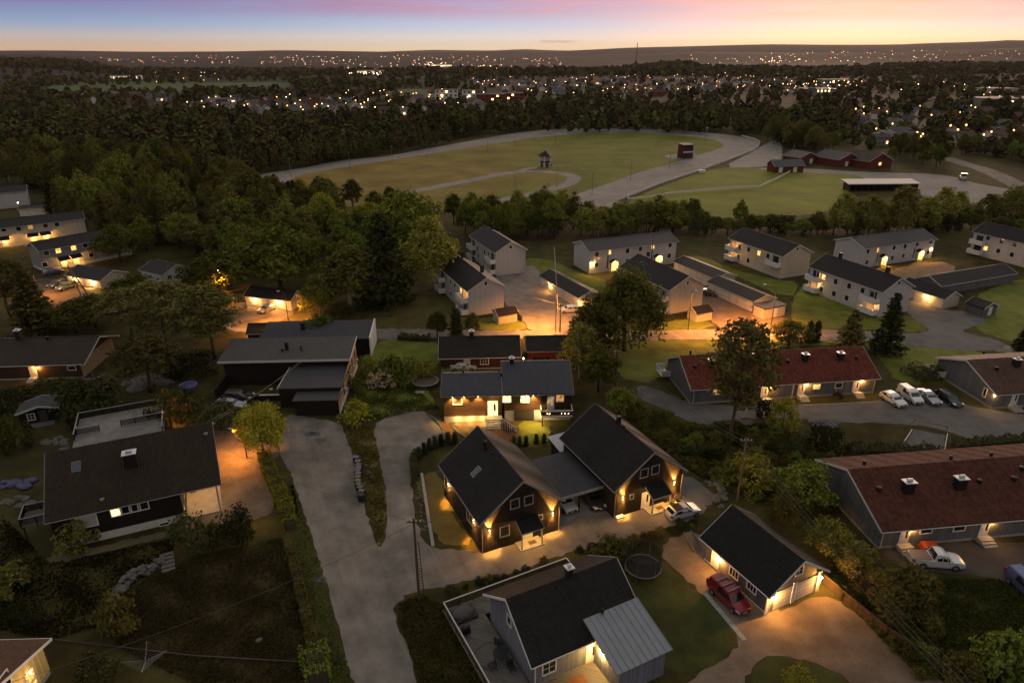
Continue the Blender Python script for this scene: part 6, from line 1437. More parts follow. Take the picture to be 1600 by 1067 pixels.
def cable(p, q, sag, label, r=.022):
    p, q = Vector(p), Vector(q); o = p.copy(); b = MB(); n = 14
    b.tube([(p.lerp(q, i/n)-o)-Vector((0, 0, sag*4*(i/n)*(1-i/n))) for i in range(n+1)], r, 4); c = b.build('power_cable', CABLE, None); c.location = o; return tag(c, label, 'cable', 'overhead power cables')
CABLE = plain('cable', (.085,.075,.06), .6, .1)
CABL = 'overhead cable running from the pole behind the birches to the pale pole'; CABL2 = 'overhead cable running from the pale pole to the lower right corner'
far = P(1585,1130,h2)
for k in range(4):
    dz = -.35-.32*(k//2)*1.6; dx = (-.55, .55)[k % 2]
    cable((p3.x+dx,p3.y,h3-.1+dz*.6), (p2.x+dx,p2.y,h2-.1+dz*.8), .9+.1*k, CABL); cable((p2.x+dx,p2.y,h2-.1+dz*.8), (far.x+dx,far.y,h2-.2+dz), .8+.1*k, CABL2)
cable((p1.x,p1.y,h1-.2), HA.MW @ Vector((5.6,-4.0,4.6)), .5, 'cable from the ladder pole to the left black house'); cable((p1.x,p1.y,h1-.4), HL.MW @ Vector((7.6,-1,7.0)), 1.0, 'cable from the ladder pole up to the brown roofed house')
cable((p1.x,p1.y,h1-.6), HY.MW @ Vector((4,2,5)), 1.2, 'cable from the ladder pole across the dark lawn to the cream house')
cable(HL.MW @ Vector((8.2,.3,7.9)), (-33.5,101,4.8), .6, 'lower of two cables between the brown roofed and the flat roofed house'); cable(HL.MW @ Vector((8.0,.8,8.0)), (-32.8,101,5.0), .6, 'upper of two cables between the brown roofed and the flat roofed house')
cable((p3.x,p3.y,h3-.3), HC.MW @ Vector((5,0,6.6)), .4, 'cable from the pole behind the birches to the blue tiled house'); cable((p4.x,p4.y,h4-.3), A1.MW @ Vector((9.3,4,6)), .5, 'cable from the courtyard pole to the nearest block of flats')
LAMPH = plain('lamp_head', (.35,.35,.36), .5, .2)
def street_lamp(label, bx, by, h, power, color=(1,.35,.06), arm=(1.0, 0), bulb=None, lens=.16):
    p = P(bx, by); o = thing('street_lamp', label, 'street lamp', p, 0, None); b = MB(); b.tube([(0,0,-.2),(0,0,h*.9),(arm[0]*.3,arm[1]*.3,h),(arm[0],arm[1],h+.1)], [.09,.07,.05,.04], 6); b.build('post', DARKM, o)
    b = MB(); b.box(arm[0]-.25, arm[0]+.25, arm[1]-.14, arm[1]+.14, h+.04, h+.20); hd = b.build('lamp_head', LAMPH, o); b = MB(); b.ball((arm[0],arm[1],h+.03), lens, 8, 4, (1.2,.8,.4)); b.build('bulb', bulb or BULB, hd, True)
    if power: add_light(o, (arm[0], arm[1], h-.1), power, color, 'SPOT', (.02,.02,-1), R(146), .15, 1.0)
    return o
street_lamp('curved street lamp over the left garage yard', 340, 466, 6.5, 1100, arm=(1.3,-.3))
street_lamp('street lamp beside the buff store at the garage entrance', 1203, 520, 9.5, 3400, arm=(-2.2,.6), bulb=LAMPH)
street_lamp('street lamp standing on the back road verge below the cream block', 1075, 516, 8.5, 1400, arm=(.4,-1.4), bulb=LAMPH)
street_lamp('street lamp hidden behind the birches at the courtyard mouth', 868, 519, 9.5, 2900, arm=(-2.4,1.0), bulb=LAMPH)
street_lamp('street lamp at the end of the lit back road by the red hut', 452, 512, 7.5, 4000, arm=(-1.2,0), bulb=LAMPH)
street_lamp('street lamp behind the round tree over the orange lit house drive', 386, 716, 4.6, 600, (1,.33,.05), arm=(-1.4,-.3), bulb=LAMPH)
for i, (x, y) in enumerate([(547,266),(613,256),(668,248),(762,237),(805,232),(868,225),(925,305),(870,293),(805,310),(1046,263),(1102,222),(1030,225),(985,282),(455,278)]):
    p = P(x, y); o = thing('track_lamp', 'slim unlit lamp post standing along the race track', 'lamp post', p, 0, 'lamp posts round the race track'); b = MB(); b.tube([(0,0,0),(0,0,8)], [.12,.07], 5); b.build('post', GREYW, o); b = MB(); b.box(-.5,.5,-.15,.15,8,8.25); b.build('lamp_head', GREYW, o)
# bins
LIDS = [(0.112,0.105,0.210),(0.114,0.103,0.091),(0.095,0.091,0.106),(0.112,0.105,0.224),(0.103,0.091,0.076),(0.106,0.099,0.084),(0.114,0.091,0.076),(0.122,0.106,0.091),(0.099,0.095,0.095),(0.095,0.091,0.084),(0.114,0.106,0.091),(0.019,0.019,0.019)]
for i, (x, y) in enumerate([(555.8,713),(558.5,719.5),(559.3,725),(559.5,729.5),(558,734),(558.6,738.5),(558.6,743.8),(558.6,749.5),(559.8,755),(562,760),(564.2,765.5),(563.5,772)]):
    p = P(x, y, 1.05); nm = 'violet lidded' if i in (0, 3) else 'black lidded' if i == 11 else 'grey lidded'
    lab = {0: 'violet lidded wheelie bin at the upper end of the row', 3: 'violet lidded wheelie bin within the row', 11: 'black wheelie bin at the lower end of the row'}.get(i, 'grey lidded wheelie bin standing in the row beside the grass wedge')
    o = thing('wheelie_bin', lab, 'bin', (p.x, p.y, 0), R(170+rnd.uniform(-8, 8)), 'wheelie bins by the gravel road'); b = MB()
    b.hexa([(-.26,-.25,.06),(.26,-.25,.06),(.26,.25,.06),(-.26,.25,.06),(-.33,-.30,.98),(.35,-.30,.98),(.35,.30,.98),(-.33,.30,.98)]); b.build('bin_body', BLACKP, o)
    b = MB(); b.hexa([(-.38,-.32,.983),(.38,-.32,.983),(.38,.32,.983),(-.38,.32,.983),(-.34,-.27,1.06),(.30,-.27,1.09),(.30,.27,1.09),(-.34,.27,1.06)]); b.build('lid', plain('bin_lid_%d' % i, LIDS[i], .5, .15), o)
    for y_ in (-.28, .28): b = MB(); b.tube([(-.27,y_-.03,.1),(-.27,y_+.03,.1)], .1, 8); b.build('wheel', TYRE, o)
# trampolines
NETM, nn_ = newmat('fine_net'); a_ = N(nn_, 'ShaderNodeBsdfTransparent'); d_ = N(nn_, 'ShaderNodeBsdfDiffuse'); d_.inputs[0].default_value = (.012,.012,.012,1); x_ = N(nn_, 'ShaderNodeMixShader'); x_.inputs[0].default_value = .42
o_ = N(nn_, 'ShaderNodeOutputMaterial'); nn_.links.new(a_.outputs[0], x_.inputs[1]); nn_.links.new(d_.outputs[0], x_.inputs[2]); nn_.links.new(x_.outputs[0], o_.inputs[0])
def trampoline(label, px, py, rad, h, net):
    o = thing('trampoline', label, 'trampoline', P(px, py)); b = MB(); n = 28
    pts = [(rad*math.cos(2*math.pi*k/n), rad*math.sin(2*math.pi*k/n)) for k in range(n)]; b.prism(pts, h-.02, h); b.build('mat', BLACKP if net else plain('brown_mat', (.09,.065,.05), .7, .2), o)
    b = MB(); b.tube([(x*1.05, y*1.05, h) for x, y in pts+pts[:1]], .07 if net else .12, 5, False); b.build('rim', plain('grey_pad', (.20,.19,.18), .6, .15), o)
    for k in range(6):
        a = 2*math.pi*k/6; x, y = math.cos(a)*rad*1.05, math.sin(a)*rad*1.05; b = MB(); b.tube([(x,y,0),(x,y,h+(1.8 if net else 0))], .035, 5); b.build('leg', GREYW, o)
    if net:
        b = MB(); m = 60
        for zz in np.linspace(h+.1, h+1.75, 12): b.tube([(rad*1.06*math.cos(2*math.pi*k/36), rad*1.06*math.sin(2*math.pi*k/36), zz) for k in range(37)], .008, 3, False)
        for k in range(m): a = 2*math.pi*k/m; b.tube([(rad*1.06*math.cos(a), rad*1.06*math.sin(a), h+.05), (rad*1.06*math.cos(a), rad*1.06*math.sin(a), h+1.75)], .008, 3, False)
        b.tube([(rad*1.06*math.cos(2*math.pi*k/36), rad*1.06*math.sin(2*math.pi*k/36), h+1.8) for k in range(37)], .03, 4, False); b.build('net_rope', DARKM, o)
        b = MB(); rp = [(rad*1.055*math.cos(2*math.pi*k/36), rad*1.055*math.sin(2*math.pi*k/36)) for k in range(36)]
        for k in range(36): p_, q_ = rp[k], rp[(k+1) % 36]; b.face([(*p_,h+.05),(*q_,h+.05),(*q_,h+1.8),(*p_,h+1.8)])
        b.build('safety_net', NETM, o)
trampoline('round brown trampoline without a net on the back lawn', 665, 602, 2.0, .9, False)
trampoline('black trampoline with a tall safety net on the dark lawn', 1004, 893, 1.75, .75, True)
b = MB(); b.box(-.7,.7,-.45,.45,.02,.12); sb = b.build('stone_slab', CONC); sb.location = P(656,613); tag(sb, 'flat pale paving slab on the lawn below the trampoline', 'slab')
# rotary clothes dryers
def dryer(label, px, py, h, rad, ang, tilt=.0):
    o = thing('clothes_dryer', label, 'clothes dryer', P(px, py), R(ang)); b = MB(); b.tube([(0,0,0),(0,0,h)], .035, 6); b.build('post', GREYW, o)
    for k in range(4): a = k*math.pi/2; b = MB(); b.tube([(0,0,h-.35),(math.cos(a)*rad,math.sin(a)*rad,h+.15)], .025, 4); b.build('arm', GREYW, o)
    b = MB()
    for j in range(2, 9):
        f = j/8; pp = [(math.cos(k*math.pi/2)*rad*f, math.sin(k*math.pi/2)*rad*f, h-.35+.5*f) for k in (0, 1, 2, 3, 0)]; b.tube(pp, .012, 3, False)
    b.build('clothes_line', GREYW, o)
dryer('rotary clothes dryer on the dark lawn beside the cream house', 233, 1052, 1.9, 1.75, 20); dryer('white rotary clothes dryer at the tan gable of the far left house', 150, 605, 1.9, 1.9, 35)
# goal
gp = [P(1424.5,676), P(1476,687)]; gz = thing('goal_frame', 'black goal frame at the end of the small asphalt pitch', 'goal', gp[0]); b = MB(); d = gp[1]-gp[0]
b.tube([(0,0,0),(0,0,2.1),(d.x,d.y,2.1),(d.x,d.y,0)], .05, 6); b.build('frame', DARKM, gz); b = MB(); b.tube([(0,0,2.1),(-.6,.9,0)], .03, 5); b.tube([(d.x,d.y,2.1),(d.x-.6,d.y+.9,0)], .03, 5); b.build('stay', DARKM, gz)
for (a, c), lb in ((((1425,672),(1408,698)), 'white edge board along the left side of the asphalt pitch'), (((1480,679),(1475,708)), 'white edge board along the right side of the asphalt pitch')):
    A, B_ = P(*a), P(*c); b = MB(); b.bar((0,0,.12), tuple(B_-A+Vector((0,0,.12))), .08, .24); o = b.build('edge_board', WHITE); o.location = A; tag(o, lb, 'board')
# plank fence
fp = [P(1289,898,1.2), P(1319,924,1.2), P(1389,981,1.2), P(1440,1013,1.2), P(1514,1066,1.2), P(1560,1105,1.2)]; fo = thing('plank_fence', 'long brown plank fence running down the right side of the garage drive', 'fence', (fp[0].x, fp[0].y, 0))
rail([(q.x-fp[0].x, q.y-fp[0].y) for q in fp], 0, 1.25, fo, WOODB, WOODB)
# low kerbs and walls
def kerb(label, pxs, w, h, mat, name='kerb', cat='kerb'):
    pts = [P(*q) for q in pxs]; o = pts[0]; b = MB()
    for i in range(len(pts)-1):
        n = max(1, int((pts[i+1]-pts[i]).length/.9))
        for k in range(n): p, q = pts[i].lerp(pts[i+1], k/n), pts[i].lerp(pts[i+1], (k+.97)/n); b.bar(p-o+Vector((0,0,h/2)), q-o+Vector((0,0,h/2)), w, h)
    c = b.build(name, mat, None, False, .02); c.location = o; return tag(c, label, cat)
kerb('concrete kerb running from the turning place down to the shared drive', [(659,742),(665,780),(671,820),(677,856)], .35, .35, CONC)
kerb('row of edging stones round the mulch bed at the turning place', [(672,650),(684,659),(692,672),(695,688)], .3, .22, STONE, 'edging', 'edging'); kerb('edging stones between the mulch bed and the terrace', [(707,668),(718,678),(728,684)], .3, .22, STONE, 'edging', 'edging')
kerb('thin timber edging along the lower lawn of the left garden', [(85,1000),(190,1012),(300,1025),(470,1035)], .14, .16, BARK, 'edging', 'edging')
kerb('concrete strip beside the red minivan', [(1101,926),(1130,960),(1164,1000)], .5, .04, CONC); kerb('pale kerb along the terraced house entrances', [(1245,634),(1300,632),(1372,628)], .2, .14, CONC)
def stones(label, pxs, n, w, h, sz, seed, name='stone_wall', cat='stone wall'):
    rg = random.Random(seed); pts = [P(*q) for q in pxs]; o = pts[0]; b = MB()
    for i in range(n):
        t = (i+rg.random())/n*(len(pts)-1); k = min(len(pts)-2, int(t)); p = pts[k].lerp(pts[k+1], t-k)-o; d = (pts[k+1]-pts[k]).normalized()
        s_ = rg.uniform(*sz)*.72; p = p+Vector((-d.y, d.x, 0))*rg.uniform(-w, w)+Vector((0, 0, rg.uniform(0, h)))
        b.ball(p, s_, 7, 5, (rg.uniform(.8,1.4), rg.uniform(.7,1.2), rg.uniform(.5,.8)), .18, rg)
    c = b.build(name, STONE); c.location = o; return tag(c, label, cat)
stones('curving dry stone wall across the dark left garden', [(262,878),(235,890),(205,905),(188,922),(180,945),(172,970),(180,990)], 190, .55, .7, (.22,.5), 1)
stones('bare rock slabs below the low spreading pine', [(205,606),(225,598),(248,592),(262,600)], 26, 1.6, .1, (.8,1.8), 2, 'rock_outcrop', 'rock'); stones('pale flat rock at the edge of the car park', [(1272,664),(1290,662),(1306,664)], 10, .9, .0, (.7,1.3), 3, 'rock', 'rock')
stones('pale boulders beside the drive of the right hand black house', [(1103,752),(1118,760),(1126,774),(1122,792)], 12, .6, .25, (.4,.9), 4, 'boulders', 'rock'); stones('rocks at the foot of the tall pine', [(1142,668),(1160,664),(1172,660)], 14, .7, .1, (.5,1.0), 5, 'rock', 'rock')
stones('grey boulder heap at the left edge below the balcony', [(5,785),(30,782),(48,795)], 12, .6, .1, (.5,.9), 6, 'boulders', 'rock'); stones('rocks in front of the playhouse porch', [(70,690),(95,688),(110,700)], 14, .8, .0, (.5,1.0), 7, 'rock', 'rock'); stones('rough stones scattered in the weedy grass wedge beside the bins', [(575,726),(580,740),(583,750)], 9, .4, .1, (.2,.4), 8, 'rock', 'rock')
stones('lit stone bed under the windows of the blue tiled house', [(702,652),(725,650),(752,650)], 22, .5, .1, (.2,.42), 9, 'stone_bed', 'stone bed'); stones('single pale stone lying on the dark left lawn', [(404,1001),(406,1001)], 1, .1, .1, (.5,.6), 12, 'rock', 'rock'); stones('stone bank below the clipped cones beside the kerb', [(655,760),(660,790),(666,830)], 40, .5, .05, (.12,.3), 10, 'stone_bank', 'rock')
ss = thing('garden_steps', 'grey timber garden steps beside the curving stone wall', 'steps', P(262,872), R(-62)); 
for k in range(5): b = MB(); b.box(.5*k, .5*k+.34, -.65, .65, .02, .75-.14*k); b.build('tread', WOODG, ss)
pl = thing('wading_pool', 'round violet wading pool beside the low pine', 'pool', P(295,606)); b = MB(); b.lathe([(1.25,0),(1.4,.6),(1.3,.66),(1.15,.6),(1.1,.25)], (0,0,0), 24); b.build('pool_wall', plain('violet_vinyl', (.15,.13,.34), .4, .15), pl); b = MB(); b.lathe([(1.12,.4),(.01,.405)], (0,0,0), 24); b.build('water', plain('pool_water', (.10,.12,.22), .1, .2), pl)
b = MB(); rg = random.Random(4)
for i in range(14): b.ball((rg.uniform(-2.2,2.2), rg.uniform(-.8,.8), rg.uniform(.05,.2)), rg.uniform(.4,.8), 9, 6, (1.3,1,.4), .1, rg)
tp = b.build('tarpaulin', plain('violet_tarp', (.055,.05,.12), .4, .25), None, True); tp.location = P(20,757); tag(tp, 'crumpled violet tarpaulin at the left edge', 'tarpaulin')
b = MB(); b.lathe([(.05,0),(.05,.9),(.12,.92),(.12,1.0),(.02,1.08)], (0,0,0), 8); gl = b.build('garden_lamp', DARKM); gl.location = P(391,828); tag(gl, 'small glowing garden lamp on the bank below the left drive', 'lamp'); b = MB(); b.ball((0,0,1.14), .1, 8, 5); b.build('bulb', BULB, gl); add_light(gl, (.1,-.1,1.4), 10)
# things on the deck and terraces
def onb(H, x, y, z=0): v = H.MW @ Vector((x, y, 0)); return (v.x, v.y, z)
b = MB(); b.ball((0,0,.42), 1.0, 14, 8, (1.25,.85,.5), .03); b.box(-1.25,1.25,-.8,.8,0,.35); cv = b.build('covered_lounge', plain('grey_cover', (.075,.07,.068), .6, .2), None, True); cv.location = onb(HBt,-7.5,5.7,.53); cv.rotation_euler.z = HBt.th; tag(cv, 'garden lounge set under a grey cover in the corner of the deck', 'garden furniture')
gr = thing('barbecue', 'black barbecue beside the deck railing', 'barbecue', onb(HBt,-8.1,3.6,.53), HBt.th); b = MB(); b.box(-.35,.35,-.3,.3,.2,.75); b.build('cabinet', BLACKP, gr); b = MB(); b.ball((0,0,.8), .4, 10, 6, (1,.8,.7)); b.build('lid', DARKM, gr)
tb = thing('garden_table', 'round black garden table against the gable on the deck', 'table', onb(HBt,-6.5,-.4,.53), HBt.th); b = MB(); b.lathe([(.7,.70),(.7,.74)], (0,0,0), 20); b.build('table_top', DARKM, tb); b = MB(); b.tube([(0,0,0),(0,0,.7)], .06, 6); b.build('leg', DARKM, tb)
for i, (x, y, a) in enumerate([(-6.0,1.0,40),(-7.6,-1.0,200),(-6.2,-1.9,300)]):
    ch = thing('garden_chair', ['garden chair between the table and the gable on the deck','garden chair on the open side of the black table','garden chair nearest the bottom edge on the deck'][i], 'chair', onb(HBt,x,y,.53), R(a)); b = MB(); b.box(-.3,.3,-.3,.3,.38,.45); b.build('seat', DARKM, ch); b = MB(); b.box(-.3,-.24,-.3,.3,.45,1.0); b.build('backrest', DARKM, ch)
    for sx in (-.26,.26):
        for sy in (-.26,.26): b = MB(); b.box(sx-.025,sx+.025,sy-.025,sy+.025,0,.38); b.build('leg', DARKM, ch)
b = MB(); pts = [(math.cos(t*.55)*(1.2+.12*math.sin(t*1.7))*(1 if t < 12 else 1.3), math.sin(t*.55)*1.0-.18*t, .03) for t in np.linspace(0, 16, 60)]; b.tube(pts, .02, 4); hs = b.build('garden_hose', plain('hose', (.10,.04,.035), .5, .1)); hs.location = onb(HBt,-7.4,1.2,.53); hs.rotation_euler.z = HBt.th; tag(hs, 'garden hose lying in loops on the deck', 'hose')
for i, (u, y) in enumerate([(3.0,.5),(4.0,.6)]):
    q = HB.MW @ Vector((HB.x1+.7, u, 0)); o = thing('flower_pot', ['flower pot at the edge of the lit porch','taller flower pot near the corner of the right black house'][i], 'flower pot', (q.x, q.y, 0)); b = MB(); b.lathe([(.2,0),(.3,.5),(.33,.52)], (0,0,0), 12); b.build('pot', DARKM, o); rg = np.random.default_rng(i); c_ = rg.normal(size=(160,3))*.22+np.array([0,0,.85]); f = bpy.data.objects.new('flowers', leaf_mesh('flowers', c_, rg.normal(size=(160,3))*.3, .09, BLOSSOM, rg)); col.objects.link(f); f.parent = o
mb = thing('motorbike', 'motorbike parked in front of the right end of the red roofed row house', 'motorbike', P(1309,621), R(120))
for x in (-.65,.65): b = MB(); b.tube([(x,-.06,.32),(x,.06,.32)], .32, 12); b.build('wheel', TYRE, mb)
b = MB(); b.hexa([(-.6,-.12,.4),(.5,-.12,.4),(.5,.12,.4),(-.6,.12,.4),(-.8,-.13,.85),(.4,-.13,.95),(.4,.13,.95),(-.8,.13,.85)]); b.build('body', BLACKP, mb); b = MB(); b.bar((.45,-.35,1.05),(.45,.35,1.05),.05); b.bar((.45,0,1.05),(.65,0,.35),.07); b.build('handlebar', RIM, mb)
b = MB(); b.hexa([(-.9,-.6,0),(.9,-.6,0),(.9,.6,0),(-.9,.6,0),(-.8,-.5,.7),(.85,-.5,.6),(.7,.5,.9),(-.8,.5,.8)]); ot = b.build('covered_trailer', plain('orange_cover', (.32,.055,.018), .6, .25), None, False, .08); ot.location = P(1451,858); tag(ot, 'small trailer under an orange cover behind the white pickup', 'trailer')
b = MB(); b.box(-.5,.5,-.35,.35,0,.22); wb_ = b.build('cable_box', WHITE); wb_.location = P(968,808); wb_.rotation_euler.z = R(25); tag(wb_, 'low white box on the ground at the corner of the right black house', 'box')
b = MB(); b.box(-.6,.6,-.4,.4,0,.95); bb = b.build('storage_box', BLACKP, None, False, .05); bb.location = P(1152,627); bb.rotation_euler.z = R(10); tag(bb, 'black storage box by the wall left of the first lit door', 'box')
b = MB(); b.lathe([(.45,0),(.45,.012)], (0,0,0), 20); mh = b.build('manhole_cover', DARKM); mh.location = P(488,677); mh.location.z = .022; tag(mh, 'dark round manhole cover on the gravel road', 'manhole cover')
tag(kerb('wooden board fence beside the buff store', [(1207,516),(1236,522)], .1, 1.6, WOODG, 'board_fence', 'fence'))
kerb('low board screen beside the small buff courtyard shed', [(808,494),(816,503)], .12, 1.2, WOODG, 'board_screen', 'fence')
# ------------------------------------------------------------------ race track buildings and rails
def track_rail(label, pxs, h=1.1, band=.55):
    pts = [P(*q) for q in pxs]; o = pts[0]; r = thing('track_rail', label, 'fence', o); b = MB(); c = MB()
    for i in range(len(pts)-1):
        p, q = pts[i]-o, pts[i+1]-o; b.bar(p+Vector((0,0,h-band/2)), q+Vector((0,0,h-band/2)), .09, band); L = (q-p).length; n = max(1, int(L/3))
        for k in range(n): s_ = p.lerp(q, k/n); c.box(s_.x-.07, s_.x+.07, s_.y-.07, s_.y+.07, 0, h-band)
    b.build('rail', WHITE, r); c.build('posts', TRIM, r); return r
track_rail('white rail along the near straight and bend of the race track', [(981,308),(1036,287),(1091,269),(1134,253),(1176,236.5),(1185,229),(1187,224),(1178,219),(1159,214)])
track_rail('white rail crossing the paddock from the track to the small stable', [(981,314),(1010,311),(1050,304.5),(1100,300),(1184,294)]); track_rail('white rail from the paddock corner up to the dark roofed stable', [(1185,295),(1215,281),(1236,269),(1246,263)]); track_rail('short white end rail at the corner of the track', [(981,307),(981,315)])
track_rail('short white rail beside the dark box at the track entrance', [(938,330),(960,320)]); track_rail('white rail at the left of the track entrance', [(893,345),(906,340)])
kerb('long low dark wall at the track entrance', [(912,347),(985,346)], .6, 1.4, CONC, 'low_wall', 'wall'); b = MB(); b.box(-2.2,2.2,-1,1,0,1.6); db = b.build('container', plain('rust_box', (.07,.035,.03), .7, .25), None, False, .05); db.location = P(928,337); db.rotation_euler.z = R(20); tag(db, 'dark red box beside the track entrance', 'container')
b = MB(); b.box(-1.5,1.5,-.6,.6,0,1.2); wb2 = b.build('low_hut', WHITE, None, False, .05); wb2.location = P(1097,270); tag(wb2, 'low white hut at the rail on the paddock side', 'hut')
jt = thing('judges_tower', 'narrow hexagonal tower with a dark pointed roof on the infield', 'tower', P(852,261)); hj = height_to(P(852,261), 235.5)
b = MB(); hx = lambda r_: [(r_*math.cos(math.pi/3*k+.3), r_*math.sin(math.pi/3*k+.3)) for k in range(6)]
b.prism(hx(2.6), 0, hj*.28); b.prism(hx(2.9), hj*.40, hj*.68); b.build('wall', boards('siding_tower', (.36,.30,.27), .5), jt); b = MB(); b.prism(hx(2.55), hj*.281, hj*.399); b.build('window', GLASS, jt)
for k in range(6): b = MB(); x, y = hx(2.95)[k]; b.box(x-.15,x+.15,y-.15,y+.15,0,hj*.70); b.build('post', WHITE, jt)
b = MB(); b.lathe([(3.9,hj*.70),(.15,hj)], (0,0,0), 6); b.build('roof', ROOFD, jt)
for k in (3, 4, 5): b = MB(); a = math.pi/3*k+.3+math.pi/6; x, y = 2.35*math.cos(a), 2.35*math.sin(a); b.box(x-.55,x+.55,y-.2,y+.2,.3,hj*.25); b.build('door', SRED, jt)
SREDD = boards('siding_dim_red', (.075,.02,.015), .3)
su = thing('starters_hut', 'two storey red and white hut at the inside of the near straight', 'tower', P(1070,247), R(20)); hs_ = height_to(P(1070,247), 225)
b = MB(); b.box(-3,3,-2.5,2.5,0,hs_-.4); b.build('wall', SREDD, su); b = MB(); b.hexa([(-3.4,-3,hs_-.4),(3.4,-3,hs_-.4),(3.4,3,hs_),(-3.4,3,hs_),(-3.4,-3,hs_-.2),(3.4,-3,hs_-.2),(3.4,3,hs_+.2),(-3.4,3,hs_+.2)]); b.build('roof', ROOFD, su)
b = MB(); b.box(-2.4,.2,-2.56,-2.501,.4,2.2); b.box(-2.4,2.4,-2.56,-2.501,hs_*.55,hs_*.8); b.build('window', GLASS, su); b = MB(); b.box(3.003,3.3,-2.4,2.4,.2,hs_-.5); b.box(-3,3,-2.55,-2.502,hs_*.42,hs_*.5); b.build('white_panel', WHITE, su); b = MB(); b.bar((3.2,-2.6,hs_*.5),(4.6,-1,0),.6,.15); b.build('stair', WHITE, su)
def barn(label, px, py, th, L, W, he, hr, wall, roof, sides=(), lit=None):
    p = P(px, py); H = House('stable', label, 'stable', (p.x, p.y), th, L, W/2, W/2, he, hr, wall, roof, TRIM, .5, .5, ridge=False)
    for s_, u in sides: H.door(s_, u, .1, 1.6, 2.2, WHITE, None, WHITE, False)
    if lit: H.window('R', 0, 2.0, 1.6, 1.3, LITW)
    return H
barn('red stable with pale roof behind the dark roofed stable', 1250, 254, 292, 12, 13, 3.2, 5.6, SRED, ROOFSL, [('R', 1.5)]); barn('red stable with two white doors facing the gravel lane', 1306, 257, 292, 16, 14, 3.4, 6.4, SRED, ROOFSL, [('R', -1.2), ('R', 3.0)])
barn('red barn with white gable boards and one lit window', 1356, 260, 292, 14, 16, 3.4, 7.0, SRED, ROOFD, (), True); barn('small stable with a blue black roof beside the paddock rail', 1226, 268, 8, 15, 8, 3.0, 5.4, SRED, ROOFBL, [('R', 0), ('N', 3), ('N', -4)])
lsb = thing('open_stable', 'long open stable with a pale flat roof on the paddock', 'stable', P(1326,299), R(2.5)); Ls = (P(1437,299)-P(1326,299)).length
b = MB(); b.hexa([(-1,-1,2.7),(Ls,-1,2.7),(Ls,6,3.5),(-1,6,3.5),(-1,-1,3.0),(Ls,-1,3.0),(Ls,6,3.8),(-1,6,3.8)]); b.build('roof', plain('pale_roof_sheet', (.44,.43,.42), .6, .15), lsb); b = MB(); b.box(0,Ls-.6,4.5,5,0,3.2); b.build('back_wall', SBLACK, lsb)
for k in range(12): b = MB(); x = (Ls-.8)*k/11; b.box(x,x+.25,-.4,4.4,0,2.68); b.build('partition', SBROWN, lsb)

for (x, y, a, c) in ((487,678,1.0,.6),(501,687,.8,.4),(566,775,.7,.5),(500,905,.6,.4)):
    p = P(x, y); b = MB(); rg = random.Random(x); b.face([(p.x+a*1.3*math.cos(t)*rg.uniform(.7,1.1), p.y+c*1.3*math.sin(t)*rg.uniform(.7,1.1), .0165) for t in np.linspace(0, 6.0, 18)]); tag(b.build('road_stain', plain('damp_stain', (.085,.08,.078), .8, .25)), kind='structure')

street_lamp('street lamp over the parked cars on the left car park', 62, 466, 6.5, 700, arm=(1.5,.4), bulb=LAMPH)
# ------------------------------------------------------------------ the town beyond
FW = [plain('far_white_wall', (.60,.585,.56), .8, .1), plain('far_cream_wall', (.42,.36,.26), .8, .1), plain('far_red_wall', (.16,.04,.03), .8, .1), plain('far_grey_wall', (.20,.20,.20), .8, .1), plain('far_dark_wall', (.06,.045,.035), .8, .1)]
FR = [plain('far_dark_roof', (.035,.033,.034), .7, .2), plain('far_red_roof', (.065,.030,.022), .7, .2), plain('far_grey_roof', (.09,.09,.095), .7, .2)]
FLIT = emis('far_window', (1,.50,.13), 6); FLITW = emis('far_window_white', (1,.68,.36), 1.5)
def town_proto(wm, rm, L, W, he, hr, lit):
    r = thing('town_house', 'x', 'house'); col.objects.unlink(r); out = []
    b = MB(); x, y = L/2, W/2; b.face([(-x,-y,0),(x,-y,0),(x,-y,he),(-x,-y,he)]); b.face([(x,y,0),(-x,y,0),(-x,y,he),(x,y,he)]); b.face([(x,-y,0),(x,y,0),(x,y,he),(x,0,hr-.2),(x,-y,he)]); b.face([(-x,y,0),(-x,-y,0),(-x,-y,he),(-x,0,hr-.2),(-x,y,he)]); out.append(b.build('wall', wm, r))
    b = MB(); X, Y = x+.5, y+.6; s_ = (hr-he)/y; e = he-.6*s_
    b.hexa([(-X,-Y,e-.2),(X,-Y,e-.2),(X,0,hr-.2),(-X,0,hr-.2),(-X,-Y,e),(X,-Y,e),(X,0,hr),(-X,0,hr)]); b.hexa([(-X,.001,hr-.2),(X,.001,hr-.2),(X,Y,e-.2),(-X,Y,e-.2),(-X,.001,hr),(X,.001,hr),(X,Y,e),(-X,Y,e)]); out.append(b.build('roof', rm, r))
    b = MB(); b.box(x*.3,x*.3+.8,-.4,.4,hr-.6,hr+.9); out.append(b.build('chimney', BLACKP, r))
    for i, u in enumerate((-.55, 0, .55)): b = MB(); b.box(x*u-.6, x*u+.6, -y-.05, -y+.02, 1.0, 2.3); out.append(b.build('window', FLIT if i in lit else GLASS, r))
    b = MB(); b.box(x-.02, x+.05, -1.2, -.1, he*.5+.2, he*.5+1.5); out.append(b.build('window', FLIT if 3 in lit else GLASS, r))
    for o in out: col.objects.unlink(o)
    return r, out
TP = []
rg = random.Random(21)
for i in range(16):
    wi = [0, 0, 1, 2, 3, 0, 4, 1, 0, 3, 2, 0, 4, 1, 0, 3][i]; TP.append((wi, i % 3, town_proto(FW[wi], FR[i % 3], rg.uniform(10, 15), rg.uniform(7.5, 9.5), rg.uniform(2.9, 5.2), rg.uniform(6.0, 8.6), {0: (1,), 1: (), 2: (0, 3), 3: (2,), 4: (), 5: ()}[i % 6])))
